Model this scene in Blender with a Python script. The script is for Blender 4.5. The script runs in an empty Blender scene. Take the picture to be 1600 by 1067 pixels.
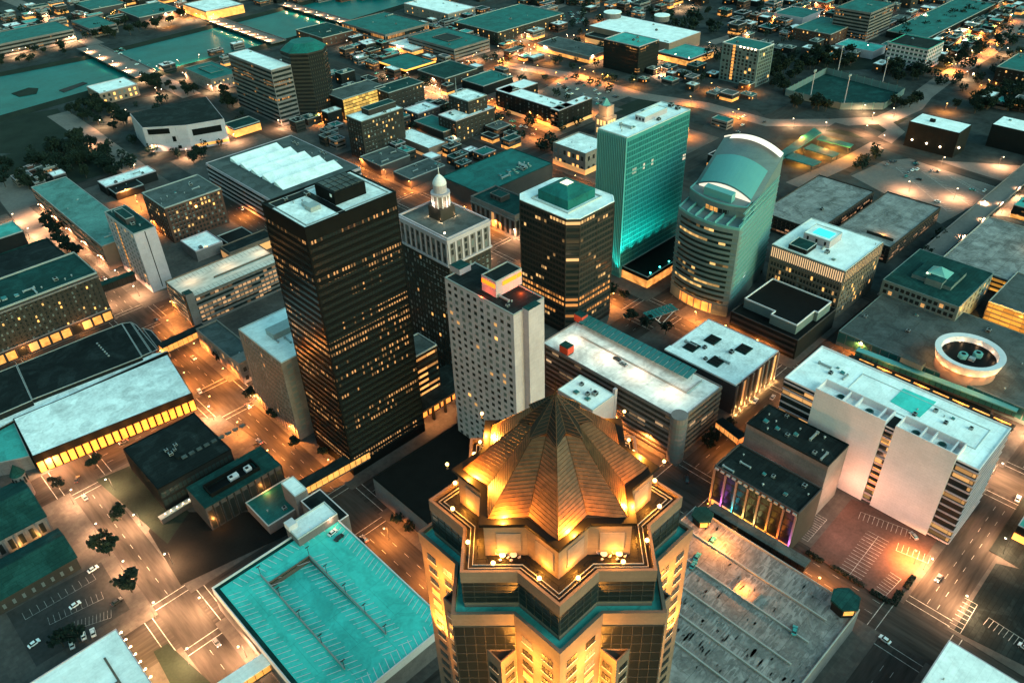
SKYTINT = (.58, 1.0, .86, 1); SKYS = .15; HAZE = 0; EXPO = 2.3; EMK = .24; LAMPW = 14500
import bpy, math, random
from mathutils import Vector, Matrix
random.seed(11)
S = bpy.context.scene
COL = S.collection

# ------------------------------------------------------------------ camera (world X/Y run along the two street directions)
HC = 290.0
FPX, PITCH, ROLL, YAW = 1255.9, 0.623105, -0.036036, 0.818102
cp, sp, cr, sr = math.cos(PITCH), math.sin(PITCH), math.cos(ROLL), math.sin(ROLL)
fw = Vector((0, cp, -sp)); up0 = Vector((0, sp, cp)); rt0 = Vector((1, 0, 0))
rt = cr*rt0 + sr*up0; up = -sr*rt0 + cr*up0
AX = Vector((math.sin(YAW), math.cos(YAW), 0)); BX = Vector((-math.cos(YAW), math.sin(YAW), 0))
def g(v): return Vector((v.dot(AX), v.dot(BX), v.z))
RT, UP, FW = g(rt), g(up), g(fw)
def P(px, py, z=0.0):
    """street-grid metres of what the survey photograph shows at a pixel, for a surface z metres above the ground"""
    d = FW*FPX + RT*(px-800) - UP*(py-533.5)
    t = (z-HC)/d.z
    return (d.x*t, d.y*t)
cam = bpy.data.cameras.new('camera'); camo = bpy.data.objects.new('camera', cam); COL.objects.link(camo)
R3 = Matrix((RT, UP, -FW)).transposed()
camo.matrix_world = Matrix.Translation((0, 0, HC)) @ R3.to_4x4()
cam.sensor_fit = 'HORIZONTAL'; cam.sensor_width = 36; cam.lens = FPX/1600*36
cam.clip_start = 1; cam.clip_end = 20000
S.camera = camo

# ------------------------------------------------------------------ materials
def _nt(name):
    m = bpy.data.materials.new(name); m.use_nodes = True
    nt = m.node_tree; b = nt.nodes['Principled BSDF']
    return m, nt, b
def N(nt, t, **kw):
    n = nt.nodes.new(t)
    for k, v in kw.items(): setattr(n, k, v)
    return n
def mat(name, col, rough=.8, var=.3, scale=.12, fine=1.5, metal=0.0, stretch=None, spec=None, bump=0, seam=None, wall=False, pond=0):
    m, nt, b = _nt(name)
    tc = N(nt, 'ShaderNodeNewGeometry')
    mp = N(nt, 'ShaderNodeMapping')
    if stretch: mp.inputs['Scale'].default_value = stretch
    n1 = N(nt, 'ShaderNodeTexNoise'); n1.inputs['Scale'].default_value = scale; n1.inputs['Detail'].default_value = 6; n1.inputs['Roughness'].default_value = .62
    n2 = N(nt, 'ShaderNodeTexNoise'); n2.inputs['Scale'].default_value = fine; n2.inputs['Detail'].default_value = 3
    nt.links.new(tc.outputs['Position'], mp.inputs['Vector'])
    nt.links.new(mp.outputs[0], n1.inputs['Vector']); nt.links.new(mp.outputs[0], n2.inputs['Vector'])
    a = N(nt, 'ShaderNodeMath', operation='MULTIPLY_ADD'); nt.links.new(n2.outputs[0], a.inputs[0]); a.inputs[1].default_value = .45
    nt.links.new(n1.outputs[0], a.inputs[2])
    r = N(nt, 'ShaderNodeMapRange'); nt.links.new(a.outputs[0], r.inputs[0])
    r.inputs[1].default_value = .42; r.inputs[2].default_value = 1.02; r.inputs[3].default_value = 1-var; r.inputs[4].default_value = 1+var*.6
    mx = N(nt, 'ShaderNodeMix', data_type='RGBA', blend_type='MULTIPLY'); mx.inputs[0].default_value = 1
    mx.inputs[6].default_value = (*col, 1); nt.links.new(r.outputs[0], mx.inputs[7])
    out = mx.outputs[2]
    if seam:   # sheet joints or panel joints: (width, height, darkness of the joint, spread between sheets)
        vec = tc.outputs['Position']
        if wall:
            sx = N(nt, 'ShaderNodeSeparateXYZ'); nt.links.new(vec, sx.inputs[0]); ad = N(nt, 'ShaderNodeMath', operation='ADD'); nt.links.new(sx.outputs[0], ad.inputs[0]); nt.links.new(sx.outputs[1], ad.inputs[1])
            cb = N(nt, 'ShaderNodeCombineXYZ'); nt.links.new(ad.outputs[0], cb.inputs[0]); nt.links.new(sx.outputs[2], cb.inputs[1]); vec = cb.outputs[0]
        br = N(nt, 'ShaderNodeTexBrick'); nt.links.new(vec, br.inputs['Vector']); br.inputs['Scale'].default_value = 1
        br.inputs['Brick Width'].default_value = seam[0]; br.inputs['Row Height'].default_value = seam[1]; br.inputs['Mortar Size'].default_value = seam[4] if len(seam) > 4 else .08
        br.inputs['Color1'].default_value = (1, 1, 1, 1); q = 1-seam[3]; br.inputs['Color2'].default_value = (q, q, q, 1); q = 1-seam[2]; br.inputs['Mortar'].default_value = (q, q, q, 1)
        m2 = N(nt, 'ShaderNodeMix', data_type='RGBA', blend_type='MULTIPLY'); m2.inputs[0].default_value = 1; nt.links.new(out, m2.inputs[6]); nt.links.new(br.outputs['Color'], m2.inputs[7]); out = m2.outputs[2]
    if pond:   # ponding rings and dirt patches
        n3 = N(nt, 'ShaderNodeTexNoise'); n3.inputs['Scale'].default_value = .075; n3.inputs['Detail'].default_value = 5; n3.inputs['Distortion'].default_value = 1.2; nt.links.new(tc.outputs['Position'], n3.inputs['Vector'])
        cr_ = N(nt, 'ShaderNodeValToRGB'); e = cr_.color_ramp.elements; e[0].position = .50; e[0].color = (1, 1, 1, 1); e[1].position = .66; q = 1-pond; e[1].color = (q, q, q, 1)
        x_ = cr_.color_ramp.elements.new(.57); x_.color = (1-pond*.9,)*3+(1,); y_ = cr_.color_ramp.elements.new(.59); y_.color = (1-pond*.35,)*3+(1,)
        nt.links.new(n3.outputs[0], cr_.inputs[0]); m3 = N(nt, 'ShaderNodeMix', data_type='RGBA', blend_type='MULTIPLY'); m3.inputs[0].default_value = 1; nt.links.new(out, m3.inputs[6]); nt.links.new(cr_.outputs[0], m3.inputs[7]); out = m3.outputs[2]
    nt.links.new(out, b.inputs['Base Color'])
    b.inputs['Roughness'].default_value = rough; b.inputs['Metallic'].default_value = metal
    b.inputs['Specular IOR Level'].default_value = (.08 if max(col) < .06 else .25) if spec is None else spec
    return m
def glow(name, col, s, sample=False, var=False):
    m, nt, b = _nt(name)
    b.inputs['Base Color'].default_value = (*[min(.8, c*.8) for c in col], 1)
    b.inputs['Emission Color'].default_value = (*col, 1); b.inputs['Emission Strength'].default_value = s*EMK
    if var:
        gp = N(nt, 'ShaderNodeNewGeometry'); nz = N(nt, 'ShaderNodeTexNoise'); nz.inputs['Scale'].default_value = .33; nz.inputs['Detail'].default_value = 4; nt.links.new(gp.outputs['Position'], nz.inputs['Vector'])
        mr = N(nt, 'ShaderNodeMapRange'); mr.inputs[1].default_value = .34; mr.inputs[2].default_value = .66; mr.inputs[3].default_value = .3*s*EMK; mr.inputs[4].default_value = 1.35*s*EMK; nt.links.new(nz.outputs[0], mr.inputs[0]); nt.links.new(mr.outputs[0], b.inputs['Emission Strength'])
    if not sample:
        try: m.cycles.emission_sampling = 'NONE'
        except Exception: pass
    return m
def glass(name, col=(.015, .02, .02), rough=.18, spec=.5):
    m, nt, b = _nt(name)
    b.inputs['Base Color'].default_value = (*col, 1); b.inputs['Roughness'].default_value = rough; b.inputs['Specular IOR Level'].default_value = spec
    return m
WARM = (1.0, .42, .11)
def band(name, frac, seed, col=(.012, .017, .017), lit=WARM, s=1.3, pane=1.5, floor=3.9, cluster=.05, rough=.2, mull=(.02, .02, .02), duty=.72, fbias=.0, clus=1.0, zw=.5):
    """strip glazing: panes and mullions along the strip, some rooms lit (whole groups of panes, more on some storeys)"""
    s *= EMK; m, nt, b = _nt(name); L = nt.links.new
    tc = N(nt, 'ShaderNodeNewGeometry'); sx = N(nt, 'ShaderNodeSeparateXYZ'); L(tc.outputs['Position'], sx.inputs[0])
    u = N(nt, 'ShaderNodeMath', operation='ADD'); L(sx.outputs[0], u.inputs[0]); L(sx.outputs[1], u.inputs[1])
    un = N(nt, 'ShaderNodeMath', operation='DIVIDE'); L(u.outputs[0], un.inputs[0]); un.inputs[1].default_value = pane
    fl = N(nt, 'ShaderNodeMath', operation='FLOOR'); L(un.outputs[0], fl.inputs[0])
    fr = N(nt, 'ShaderNodeMath', operation='FRACT'); L(un.outputs[0], fr.inputs[0])
    zf = N(nt, 'ShaderNodeMath', operation='DIVIDE'); L(sx.outputs[2], zf.inputs[0]); zf.inputs[1].default_value = floor
    zr = N(nt, 'ShaderNodeMath', operation='FLOOR'); L(zf.outputs[0], zr.inputs[0])
    cv = N(nt, 'ShaderNodeCombineXYZ'); L(fl.outputs[0], cv.inputs[0]); L(zr.outputs[0], cv.inputs[1]); cv.inputs[2].default_value = seed
    wn = N(nt, 'ShaderNodeTexWhiteNoise', noise_dimensions='3D'); L(cv.outputs[0], wn.inputs[0])
    # storeys as a whole
    cz = N(nt, 'ShaderNodeCombineXYZ'); L(zr.outputs[0], cz.inputs[0]); cz.inputs[1].default_value = seed*3.1
    wz = N(nt, 'ShaderNodeTexWhiteNoise', noise_dimensions='3D'); L(cz.outputs[0], wz.inputs[0])
    # groups of panes on one storey
    cc = N(nt, 'ShaderNodeCombineXYZ'); cm = N(nt, 'ShaderNodeMath', operation='MULTIPLY'); L(fl.outputs[0], cm.inputs[0]); cm.inputs[1].default_value = cluster*pane
    zm = N(nt, 'ShaderNodeMath', operation='MULTIPLY'); L(zr.outputs[0], zm.inputs[0]); zm.inputs[1].default_value = 7.31
    L(cm.outputs[0], cc.inputs[0]); L(zm.outputs[0], cc.inputs[1]); cc.inputs[2].default_value = seed*1.7
    nn = N(nt, 'ShaderNodeTexNoise'); nn.inputs['Scale'].default_value = 1; nn.inputs['Detail'].default_value = 0; L(cc.outputs[0], nn.inputs['Vector'])
    s1 = N(nt, 'ShaderNodeMath', operation='MULTIPLY_ADD'); L(wn.outputs[0], s1.inputs[0]); s1.inputs[1].default_value = .30; 
    s2 = N(nt, 'ShaderNodeMath', operation='MULTIPLY_ADD'); L(wz.outputs[0], s2.inputs[0]); s2.inputs[1].default_value = zw
    s3 = N(nt, 'ShaderNodeMath', operation='MULTIPLY'); L(nn.outputs[0], s3.inputs[0]); s3.inputs[1].default_value = 1.2*clus
    L(s3.outputs[0], s2.inputs[2]); L(s2.outputs[0], s1.inputs[2])
    lt = N(nt, 'ShaderNodeMapRange'); L(s1.outputs[0], lt.inputs[0])
    th = .15+.5*zw+.6*clus + .55*(1-2*frac)
    lt.inputs[1].default_value = th; lt.inputs[2].default_value = th+.12; lt.inputs[3].default_value = 0; lt.inputs[4].default_value = 1
    inside = N(nt, 'ShaderNodeMath', operation='LESS_THAN'); L(fr.outputs[0], inside.inputs[0]); inside.inputs[1].default_value = duty
    e = N(nt, 'ShaderNodeMath', operation='MULTIPLY'); L(lt.outputs[0], e.inputs[0]); L(inside.outputs[0], e.inputs[1])
    vv = N(nt, 'ShaderNodeMapRange'); L(wn.outputs[0], vv.inputs[0]); vv.inputs[3].default_value = .35*s; vv.inputs[4].default_value = 1.25*s
    e2 = N(nt, 'ShaderNodeMath', operation='MULTIPLY'); L(e.outputs[0], e2.inputs[0]); L(vv.outputs[0], e2.inputs[1])
    mx = N(nt, 'ShaderNodeMix', data_type='RGBA'); L(inside.outputs[0], mx.inputs[0]); mx.inputs[6].default_value = (*mull, 1); mx.inputs[7].default_value = (*col, 1)
    L(mx.outputs[2], b.inputs['Base Color'])
    b.inputs['Emission Color'].default_value = (*lit, 1); L(e2.outputs[0], b.inputs['Emission Strength'])
    b.inputs['Roughness'].default_value = rough; b.inputs['Specular IOR Level'].default_value = .10
    try: m.cycles.emission_sampling = 'NONE'
    except Exception: pass
    return m
M = dict(
    ground=mat('city_ground', (.036, .040, .039), .95, .85, .03, .16),
    asphalt=mat('asphalt', (.040, .034, .031), .85, .7, .22, .9, stretch=(1, .10, 1)), asphaltx=mat('cross_street_asphalt', (.040, .034, .031), .85, .7, .22, .9, stretch=(.10, 1, 1)),
    pave=mat('pavement_concrete', (.075, .064, .058), .9, .55, .06, .5, seam=(3, 3, .25, .2, .06)),
    lot=mat('worn_lot_asphalt', (.040, .038, .037), .9, .5, .05, .5),
    lotc=mat('concrete_lot', (.13, .105, .096), .9, .4, .03, .4),
    lotr=mat('red_brown_lot', (.075, .040, .033), .9, .45, .1, .8),
    grass=mat('dark_lawn', (.016, .022, .017), .95, .5, .05, 1.0),
    grass2=mat('plaza_lawn', (.012, .011, .010), .95, .5, .05, 1.0),
    water=mat('river_water', (.001, .095, .09), .35, .45, .03, .3, spec=.03),
    line=mat('road_paint', (.36, .34, .32), .8, .9, .35, 2.2),
    roofw=mat('white_membrane_roof', (.88, .88, .86), .8, .25, .12, .9, seam=(14, 3, .2, .06, .05), pond=.13),
    roofw2=mat('white_stained_roof', (.88, .88, .86), .8, .36, .10, .8, seam=(22, 4, .22, .08, .06), pond=.24),
    rooft=mat('teal_roof', (.006, .125, .112), .75, .4, .09, .9, seam=(10, 2.5, .35, .16, .08), pond=.3),
    rooftg=mat('weathered_teal_roof', (.085, .21, .19), .8, .5, .05, .8, seam=(20, 5, .3, .1, .1), pond=.35),
    rooft2=mat('pale_teal_roof', (.05, .34, .30), .75, .35, .06, .9, seam=(16, 4, .3, .1, .08), pond=.3),
    roofd=mat('dark_tar_roof', (.012, .016, .016), .85, .5, .1, .9, seam=(9, 2, .5, .25, .1), pond=-.8),
    roofdt=mat('dark_teal_roof', (.009, .042, .039), .85, .4, .1, .9, seam=(9, 2, .4, .2, .1), pond=-.5),
    roofg=mat('grey_gravel_roof', (.075, .085, .083), .9, .5, .08, .9, seam=(12, 6, .3, .16, .1), pond=.4),
    deck=mat('teal_deck_coating', (.06, .56, .49), .8, .28, .10, .7, seam=(18, 18, .25, .06, .12), pond=.22),
    deckg=mat('stained_grey_deck', (.25, .23, .222), .85, .6, .10, .5, seam=(16, 9, .4, .12, .15), pond=.45),
    deckdk=mat('tyre_stain', (.14, .13, .125), .9, .5, .3, 1),
    deckw=mat('white_concrete_deck', (.74, .72, .70), .85, .45, .08, .45, seam=(16, 9, .3, .08, .12), pond=.3),
    deckc=mat('cream_concrete_deck', (.55, .49, .43), .85, .5, .25, .8, stretch=(.25, 1, 1)),
    conc=mat('grey_concrete', (.165, .136, .136), .85, .35, .1, 1, seam=(4, 3.6, .3, .12, .05), wall=True),
    concd=mat('dark_concrete', (.058, .048, .048), .85, .25, .1, 1),
    cream=mat('cream_stone', (.21, .165, .15), .85, .35, .1, 1, seam=(1.8, .9, .2, .15, .03), wall=True),
    tan=mat('tan_stone', (.14, .10, .08), .8, .25, .15, 1.5, seam=(1.6, 1.1, .25, .12, .03), wall=True),
    pale=mat('pale_panel', (.42, .335, .365), .7, .22, .08, 1, seam=(3.2, 3.7, .22, .08, .05), wall=True),
    white=mat('white_panel', (.68, .60, .61), .6, .15, .08, 1.2, seam=(2.8, 1.4, .2, .05, .05), wall=True),
    brick=mat('red_brick', (.085, .037, .027), .9, .25, .15, 2),
    brickb=mat('brown_brick', (.040, .032, .028), .9, .25, .15, 2),
    bricks=mat('salmon_brick', (.22, .13, .10), .9, .2, .15, 2),
    black=mat('black_steel', (.007, .007, .007), .5, .3, .2, 2, spec=.04),
    dark=mat('charcoal_cladding', (.013, .013, .013), .6, .25, .2, 1),
    greenw=mat('sea_green_cladding', (.13, .165, .163), .5, .2, .1, 1, seam=(3, 1.8, .2, .08, .05), wall=True),
    greenr=mat('sea_green_metal_roof', (.11, .30, .285), .6, .12, .05, 1.5),
    tealg=mat('teal_tower_cladding', (.05, .215, .21), .35, .15, .1, 1),
    rim=mat('pale_coping', (.45, .45, .44), .7, .15, .2, 1),
    rimd=mat('grey_coping', (.26, .26, .255), .7, .15, .2, 1),
    metal=mat('galvanised_metal', (.30, .31, .31), .45, .2, .5, 2, metal=.3),
    pole=mat('lamp_post_paint', (.05, .05, .05), .5, .1),
    copper=mat('copper_roof', (.085, .038, .017), .5, .7, .35, 1.1, metal=.2),
    copperd=mat('dark_copper_rib', (.05, .026, .014), .5, .3, .5, 2, metal=.3),
    louvre=mat('dark_louvre', (.012, .011, .010), .6, .2, .5, 2),
    bark=mat('tree_bark', (.06, .045, .035), .95, .3, .5, 2),
    glass=glass('dark_glass'),
    glasst=glass('teal_glass', (.02, .10, .095), .12),
    red=mat('red_panel', (.55, .06, .03), .6, .15),
    solar=glass('solar_panel', (.02, .12, .12), .15),
    w_dark=glass('window_dark', (.010, .012, .012), .35, .3),
    w_grey=glass('window_blind', (.10, .11, .11), .4),
    w_lit=glow('window_lit', WARM, 1.4), w_dim=glow('window_dim', (1, .45, .16), .4), w_gold=glow('window_gold', (1, .37, .085), .95, var=True),
    lampo=glow('sodium_lamp', (1, .50, .12), 14), lampw=glow('white_lamp', (1, .72, .42), 16), lampt=glow('cyan_lamp', (.05, 1, .85), 14),
    neon=glow('orange_sign_light', (1, .15, .006), 2.4, True),
)
for i, c in enumerate([(.014, .024, .018), (.010, .019, .015), (.018, .027, .018)]):
    M['leaf%d' % i] = mat('leaves_%d' % i, c, .8, .5, .6, 3)

# ------------------------------------------------------------------ mesh builder
ORG = {}; OCC = []
def tag(o, label=None, cat=None, group=None, kind=None):
    if label: o['label'] = label
    if cat: o['category'] = cat
    if group: o['group'] = group
    if kind: o['kind'] = kind
    return o
def thing(name, label, cat, loc, group=None, rz=0.0):
    o = bpy.data.objects.new(name, None); COL.objects.link(o); o.location = loc; o.rotation_euler = (0, 0, rz)
    o.empty_display_size = 1
    ORG[o] = Vector(loc); return tag(o, label, cat, group)
class MB:
    def __init__(s): s.v = []; s.f = []; s.m = []
    def face(s, pts, mi=0):
        k = len(s.v); s.v += [tuple(p) for p in pts]; s.f.append(tuple(range(k, k+len(pts)))); s.m.append(mi)
    def box(s, x0, x1, y0, y1, z0, z1, mi=0, top=None, bot=True):
        k = len(s.v); t = mi if top is None else top
        s.v += [(x0, y0, z0), (x1, y0, z0), (x1, y1, z0), (x0, y1, z0), (x0, y0, z1), (x1, y0, z1), (x1, y1, z1), (x0, y1, z1)]
        fs = [((0, 1, 5, 4), mi), ((1, 2, 6, 5), mi), ((2, 3, 7, 6), mi), ((3, 0, 4, 7), mi), ((4, 5, 6, 7), t)]
        if bot: fs.append(((3, 2, 1, 0), mi))
        for q, i in fs: s.f.append(tuple(k+j for j in q)); s.m.append(i)
        return s
    def prism(s, poly, z0, z1, mi=0, top=None, cap=True, zt=None):
        n = len(poly); k = len(s.v)
        s.v += [(p[0], p[1], z0) for p in poly] + [(p[0], p[1], z1 if zt is None else zt[i]) for i, p in enumerate(poly)]
        for i in range(n):
            j = (i+1) % n; s.f.append((k+i, k+j, k+n+j, k+n+i)); s.m.append(mi)
        if cap:
            s.f.append(tuple(k+n+i for i in range(n))); s.m.append(mi if top is None else top)
            s.f.append(tuple(k+i for i in reversed(range(n)))); s.m.append(mi)
        return s
    def ring(s, poly, t, z0, z1, mi=0):
        inn = inset(poly, t); n = len(poly); k = len(s.v)
        for a, z in ((poly, z0), (poly, z1), (inn, z1), (inn, z0)): s.v += [(p[0], p[1], z) for p in a]
        for i in range(n):
            j = (i+1) % n
            for a in range(4):
                b = (a+1) % 4
                s.f.append((k+a*n+i, k+a*n+j, k+b*n+j, k+b*n+i)); s.m.append(mi)
        return s
    def cyl(s, cx, cy, z0, z1, r0, r1=None, n=10, mi=0, cap=True):
        r1 = r0 if r1 is None else r1; k = len(s.v)
        for z, r in ((z0, r0), (z1, r1)):
            s.v += [(cx+r*math.cos(2*math.pi*i/n), cy+r*math.sin(2*math.pi*i/n), z) for i in range(n)]
        for i in range(n):
            j = (i+1) % n; s.f.append((k+i, k+j, k+n+j, k+n+i)); s.m.append(mi)
        if cap:
            s.f.append(tuple(k+n+i for i in range(n))); s.m.append(mi); s.f.append(tuple(k+i for i in reversed(range(n)))); s.m.append(mi)
        return s
    def bar(s, p, q, r, n=5, mi=0, r2=None):
        p, q = Vector(p), Vector(q); d = (q-p).normalized()
        a = d.orthogonal().normalized(); b = d.cross(a); k = len(s.v); r2 = r if r2 is None else r2
        for c, rr in ((p, r), (q, r2)):
            s.v += [tuple(c + a*rr*math.cos(2*math.pi*i/n) + b*rr*math.sin(2*math.pi*i/n)) for i in range(n)]
        for i in range(n):
            j = (i+1) % n; s.f.append((k+i, k+j, k+n+j, k+n+i)); s.m.append(mi)
        s.f.append(tuple(k+n+i for i in range(n))); s.m.append(mi); s.f.append(tuple(k+i for i in reversed(range(n)))); s.m.append(mi)
        return s
    def ball(s, c, r, mi=0, nu=8, nv=5, sz=1):
        k = len(s.v)
        for j in range(1, nv):
            t = math.pi*j/nv
            for i in range(nu):
                a = 2*math.pi*i/nu; s.v.append((c[0]+r*math.sin(t)*math.cos(a), c[1]+r*math.sin(t)*math.sin(a), c[2]+r*sz*math.cos(t)))
        s.v += [(c[0], c[1], c[2]+r*sz), (c[0], c[1], c[2]-r*sz)]; T_ = k+nu*(nv-1)
        for j in range(nv-2):
            for i in range(nu):
                a = k+j*nu+i; b = k+j*nu+(i+1) % nu; s.f.append((a, a+nu, b+nu, b)); s.m.append(mi)
        for i in range(nu):
            s.f.append((T_, k+i, k+(i+1) % nu)); s.m.append(mi)
            s.f.append((T_+1, k+(nv-2)*nu+(i+1) % nu, k+(nv-2)*nu+i)); s.m.append(mi)
        return s
    def mesh(s, name, mats, off=(0, 0, 0), smooth=False):
        me = bpy.data.meshes.new(name); ox, oy, oz = off
        me.from_pydata([(x-ox, y-oy, z-oz) for x, y, z in s.v], [], s.f)
        for m in (mats if isinstance(mats, (list, tuple)) else [mats]): me.materials.append(m)
        me.polygons.foreach_set('material_index', s.m)
        if smooth: me.polygons.foreach_set('use_smooth', [True]*len(s.f))
        me.update(); return me
    def part(s, name, mats, root, smooth=False, parent=None, kind=None, label=None):
        o = bpy.data.objects.new(name, s.mesh(name, mats, ORG[root], smooth)); COL.objects.link(o); o.parent = parent or root
        return tag(o, label, None, None, kind)
    def solo(s, name, mats, kind='structure', label=None, cat=None, loc=(0, 0, 0), smooth=False, group=None):
        o = bpy.data.objects.new(name, s.mesh(name, mats, loc, smooth)); COL.objects.link(o); o.location = loc
        return tag(o, label, cat, group, kind)
def inset(poly, t):
    n = len(poly); A = sum(poly[i][0]*poly[(i+1) % n][1]-poly[(i+1) % n][0]*poly[i][1] for i in range(n)); sg = 1 if A > 0 else -1
    out = []
    for i in range(n):
        p0, p1, p2 = Vector(poly[i-1][:2]), Vector(poly[i][:2]), Vector(poly[(i+1) % n][:2])
        d1 = (p1-p0).normalized(); d2 = (p2-p1).normalized()
        n1 = Vector((-d1.y, d1.x))*sg; n2 = Vector((-d2.y, d2.x))*sg
        b = n1+n2; L = b.length_squared
        out.append(tuple(p1 + b*(2*t/L if L > .05 else 0)))
    return out
def copyof(o, parent=None, loc=None):
    c = o.copy(); COL.objects.link(c); c.parent = parent
    if loc is not None: c.location = loc
    return c
def copytree(o, kids, loc, rz=0.0, label=None, group=None):
    r = copyof(o, None, loc); r.rotation_euler = (0, 0, rz)
    if label: r['label'] = label
    if group: r['group'] = group
    for k in kids: copyof(k, r)
    return r

# ------------------------------------------------------------------ roof plant shared by many buildings
def _acu():
    b = MB(); b.box(-1, 1, -1, 1, .25, 1.5).cyl(0, 0, 1.5, 1.72, .72, n=12, mi=1)
    for x in (-.8, .8): b.box(x-.12, x+.12, -1, 1, 0, .25, 1)
    b.box(-1.03, -1, -.8, .8, .45, 1.3, 1); b.box(-.8, .8, -1.03, -1, .45, 1.3, 1)
    return b.mesh('air_conditioner', [M['metal'], M['dark']])
def _duct():
    b = MB(); b.box(-2.6, 2.6, -.4, .4, .4, 1.1).box(2.6, 3.4, -.6, .6, 0, 1.4).box(-3.2, -2.6, -.5, .5, 0, 1.2)
    return b.mesh('duct', [M['metal']])
def _vent():
    b = MB(); b.cyl(0, 0, 0, .9, .28, n=8).cyl(0, 0, .9, 1.25, .5, .15, n=8)
    return b.mesh('roof_vent', [M['metal']])
def _hatch():
    b = MB(); b.box(-.9, .9, -.9, .9, 0, .5).prism([(-.9, -.9), (.9, -.9), (.9, .9), (-.9, .9)], .5, .5, 1, zt=[.55, .55, .9, .9])
    return b.mesh('skylight', [M['rimd'], M['solar']])
PLANT = [('air_conditioner', _acu()), ('air_conditioner', None), ('duct', _duct()), ('roof_vent', _vent()), ('roof_vent', None), ('skylight', _hatch())]
PLANT = [(n, m if m else PLANT[i-1][1]) for i, (n, m) in enumerate(PLANT)]
def plant(root, x0, x1, y0, y1, z, n, sc=1.0, rnd=None):
    r = rnd or random; used = []
    for _ in range(n):
        nm, me = r.choice(PLANT)
        for k in range(12):
            x = r.uniform(x0+2, x1-2); y = r.uniform(y0+2, y1-2)
            if all(abs(x-a)+abs(y-b) > 4.5 for a, b in used): break
        else: continue
        used.append((x, y))
        o = bpy.data.objects.new(nm, me); COL.objects.link(o); o.parent = root
        o.location = Vector((x, y, z+.006))-ORG[root]; o.scale = (sc*r.uniform(.8, 1.3),)*3; o.rotation_euler = (0, 0, r.choice((0, math.pi/2)))

# ------------------------------------------------------------------ building kit
def rect(z, L=None, Nn=None, R=None, T=None):
    pt = {k: P(*v, z) for k, v in dict(L=L, N=Nn, R=R, T=T).items() if v}
    av = lambda ks, i: sum(pt[k][i] for k in ks if k in pt)/max(1, len([k for k in ks if k in pt]))
    return [av('LN', 0), av('RT', 0), av('NR', 1), av('LT', 1)]
class Face:
    """W: wall looking towards -X (left in the photo), S: wall looking towards -Y (right in the photo), E and B the two behind"""
    def __init__(s, k, x0, x1, y0, y1):
        s.k = k; s.x0, s.x1, s.y0, s.y1 = x0, x1, y0, y1
        s.len = (y1-y0) if k in 'WE' else (x1-x0)
    def box(s, mb, u0, u1, z0, z1, d, mi=0, back=.05):
        if s.k == 'W': mb.box(s.x0-d, s.x0+back, s.y1-u1, s.y1-u0, z0, z1, mi)
        elif s.k == 'S': mb.box(s.x0+u0, s.x0+u1, s.y0-d, s.y0+back, z0, z1, mi)
        elif s.k == 'E': mb.box(s.x1-back, s.x1+d, s.y0+u0, s.y0+u1, z0, z1, mi)
        else: mb.box(s.x0+u0, s.x0+u1, s.y1-back, s.y1+d, z0, z1, mi)
    def at(s, u, d=0):
        return {'W': (s.x0-d, s.y1-u), 'S': (s.x0+u, s.y0-d), 'E': (s.x1+d, s.y0+u), 'B': (s.x0+u, s.y1+d)}[s.k]
_WM = {}
def winmesh(k, w, h, m, d):
    key = (k, round(w, 2), round(h, 2), m, d)
    if key not in _WM:
        b = MB(); t = .1
        f = Face('W', 0, 0, -w/2, w/2) if k in 'WE' else Face('S', -w/2, w/2, 0, 0)
        if k in 'WE': b.box(-d, d, -w/2, w/2, -h/2, h/2)
        else: b.box(-w/2, w/2, -d, d, -h/2, h/2)
        # sill
        if k in 'WE': b.box(-d-.12, d+.12, -w/2-.1, w/2+.1, -h/2-.16, -h/2, 1)
        else: b.box(-w/2-.1, w/2+.1, -d-.12, d+.12, -h/2-.16, -h/2, 1)
        _WM[key] = b.mesh('window', [M[m], M['rimd']])
    return _WM[key]
def punch(root, faces, lit=.12, dim=.1, blind=.2, cap=100, rnd=None, mats=('w_lit', 'w_dim', 'w_grey', 'w_dark'), d=.05):
    """faces: list of (Face, [u...], [z...], w, h); the nearest `cap` windows are parts of their own, the others one part"""
    r = rnd or random; al = []
    for f, us, zs, w, h in faces:
        for z in zs:
            for u in us:
                q = r.random(); m = mats[0] if q < lit else mats[1] if q < lit+dim else mats[2] if q < lit+dim+blind else mats[3]
                x, y = f.at(u); al.append(((x*x+y*y+(HC-z)**2), x, y, z, f.k, w, h, m))
    al.sort(key=lambda a: a[0])
    for a in al[:cap]:
        _, x, y, z, k, w, h, m = a
        o = bpy.data.objects.new('window', winmesh(k, w, h, m, d)); COL.objects.link(o); o.parent = root; o.location = Vector((x, y, z))-ORG[root]
    if len(al) > cap:
        b = MB(); ms = ['w_lit', 'w_dim', 'w_grey', 'w_dark', 'w_gold']; 
        for _, x, y, z, k, w, h, m in al[cap:]:
            if k in 'WE': b.box(x-d, x+d, y-w/2, y+w/2, z-h/2, z+h/2, ms.index(m))
            else: b.box(x-w/2, x+w/2, y-d, y+d, z-h/2, z+h/2, ms.index(m))
        b.part('window', [M[k] for k in ms], root, kind='stuff')
def grid(n, a, b): return [a+(b-a)*(i+.5)/n for i in range(n)]
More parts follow.
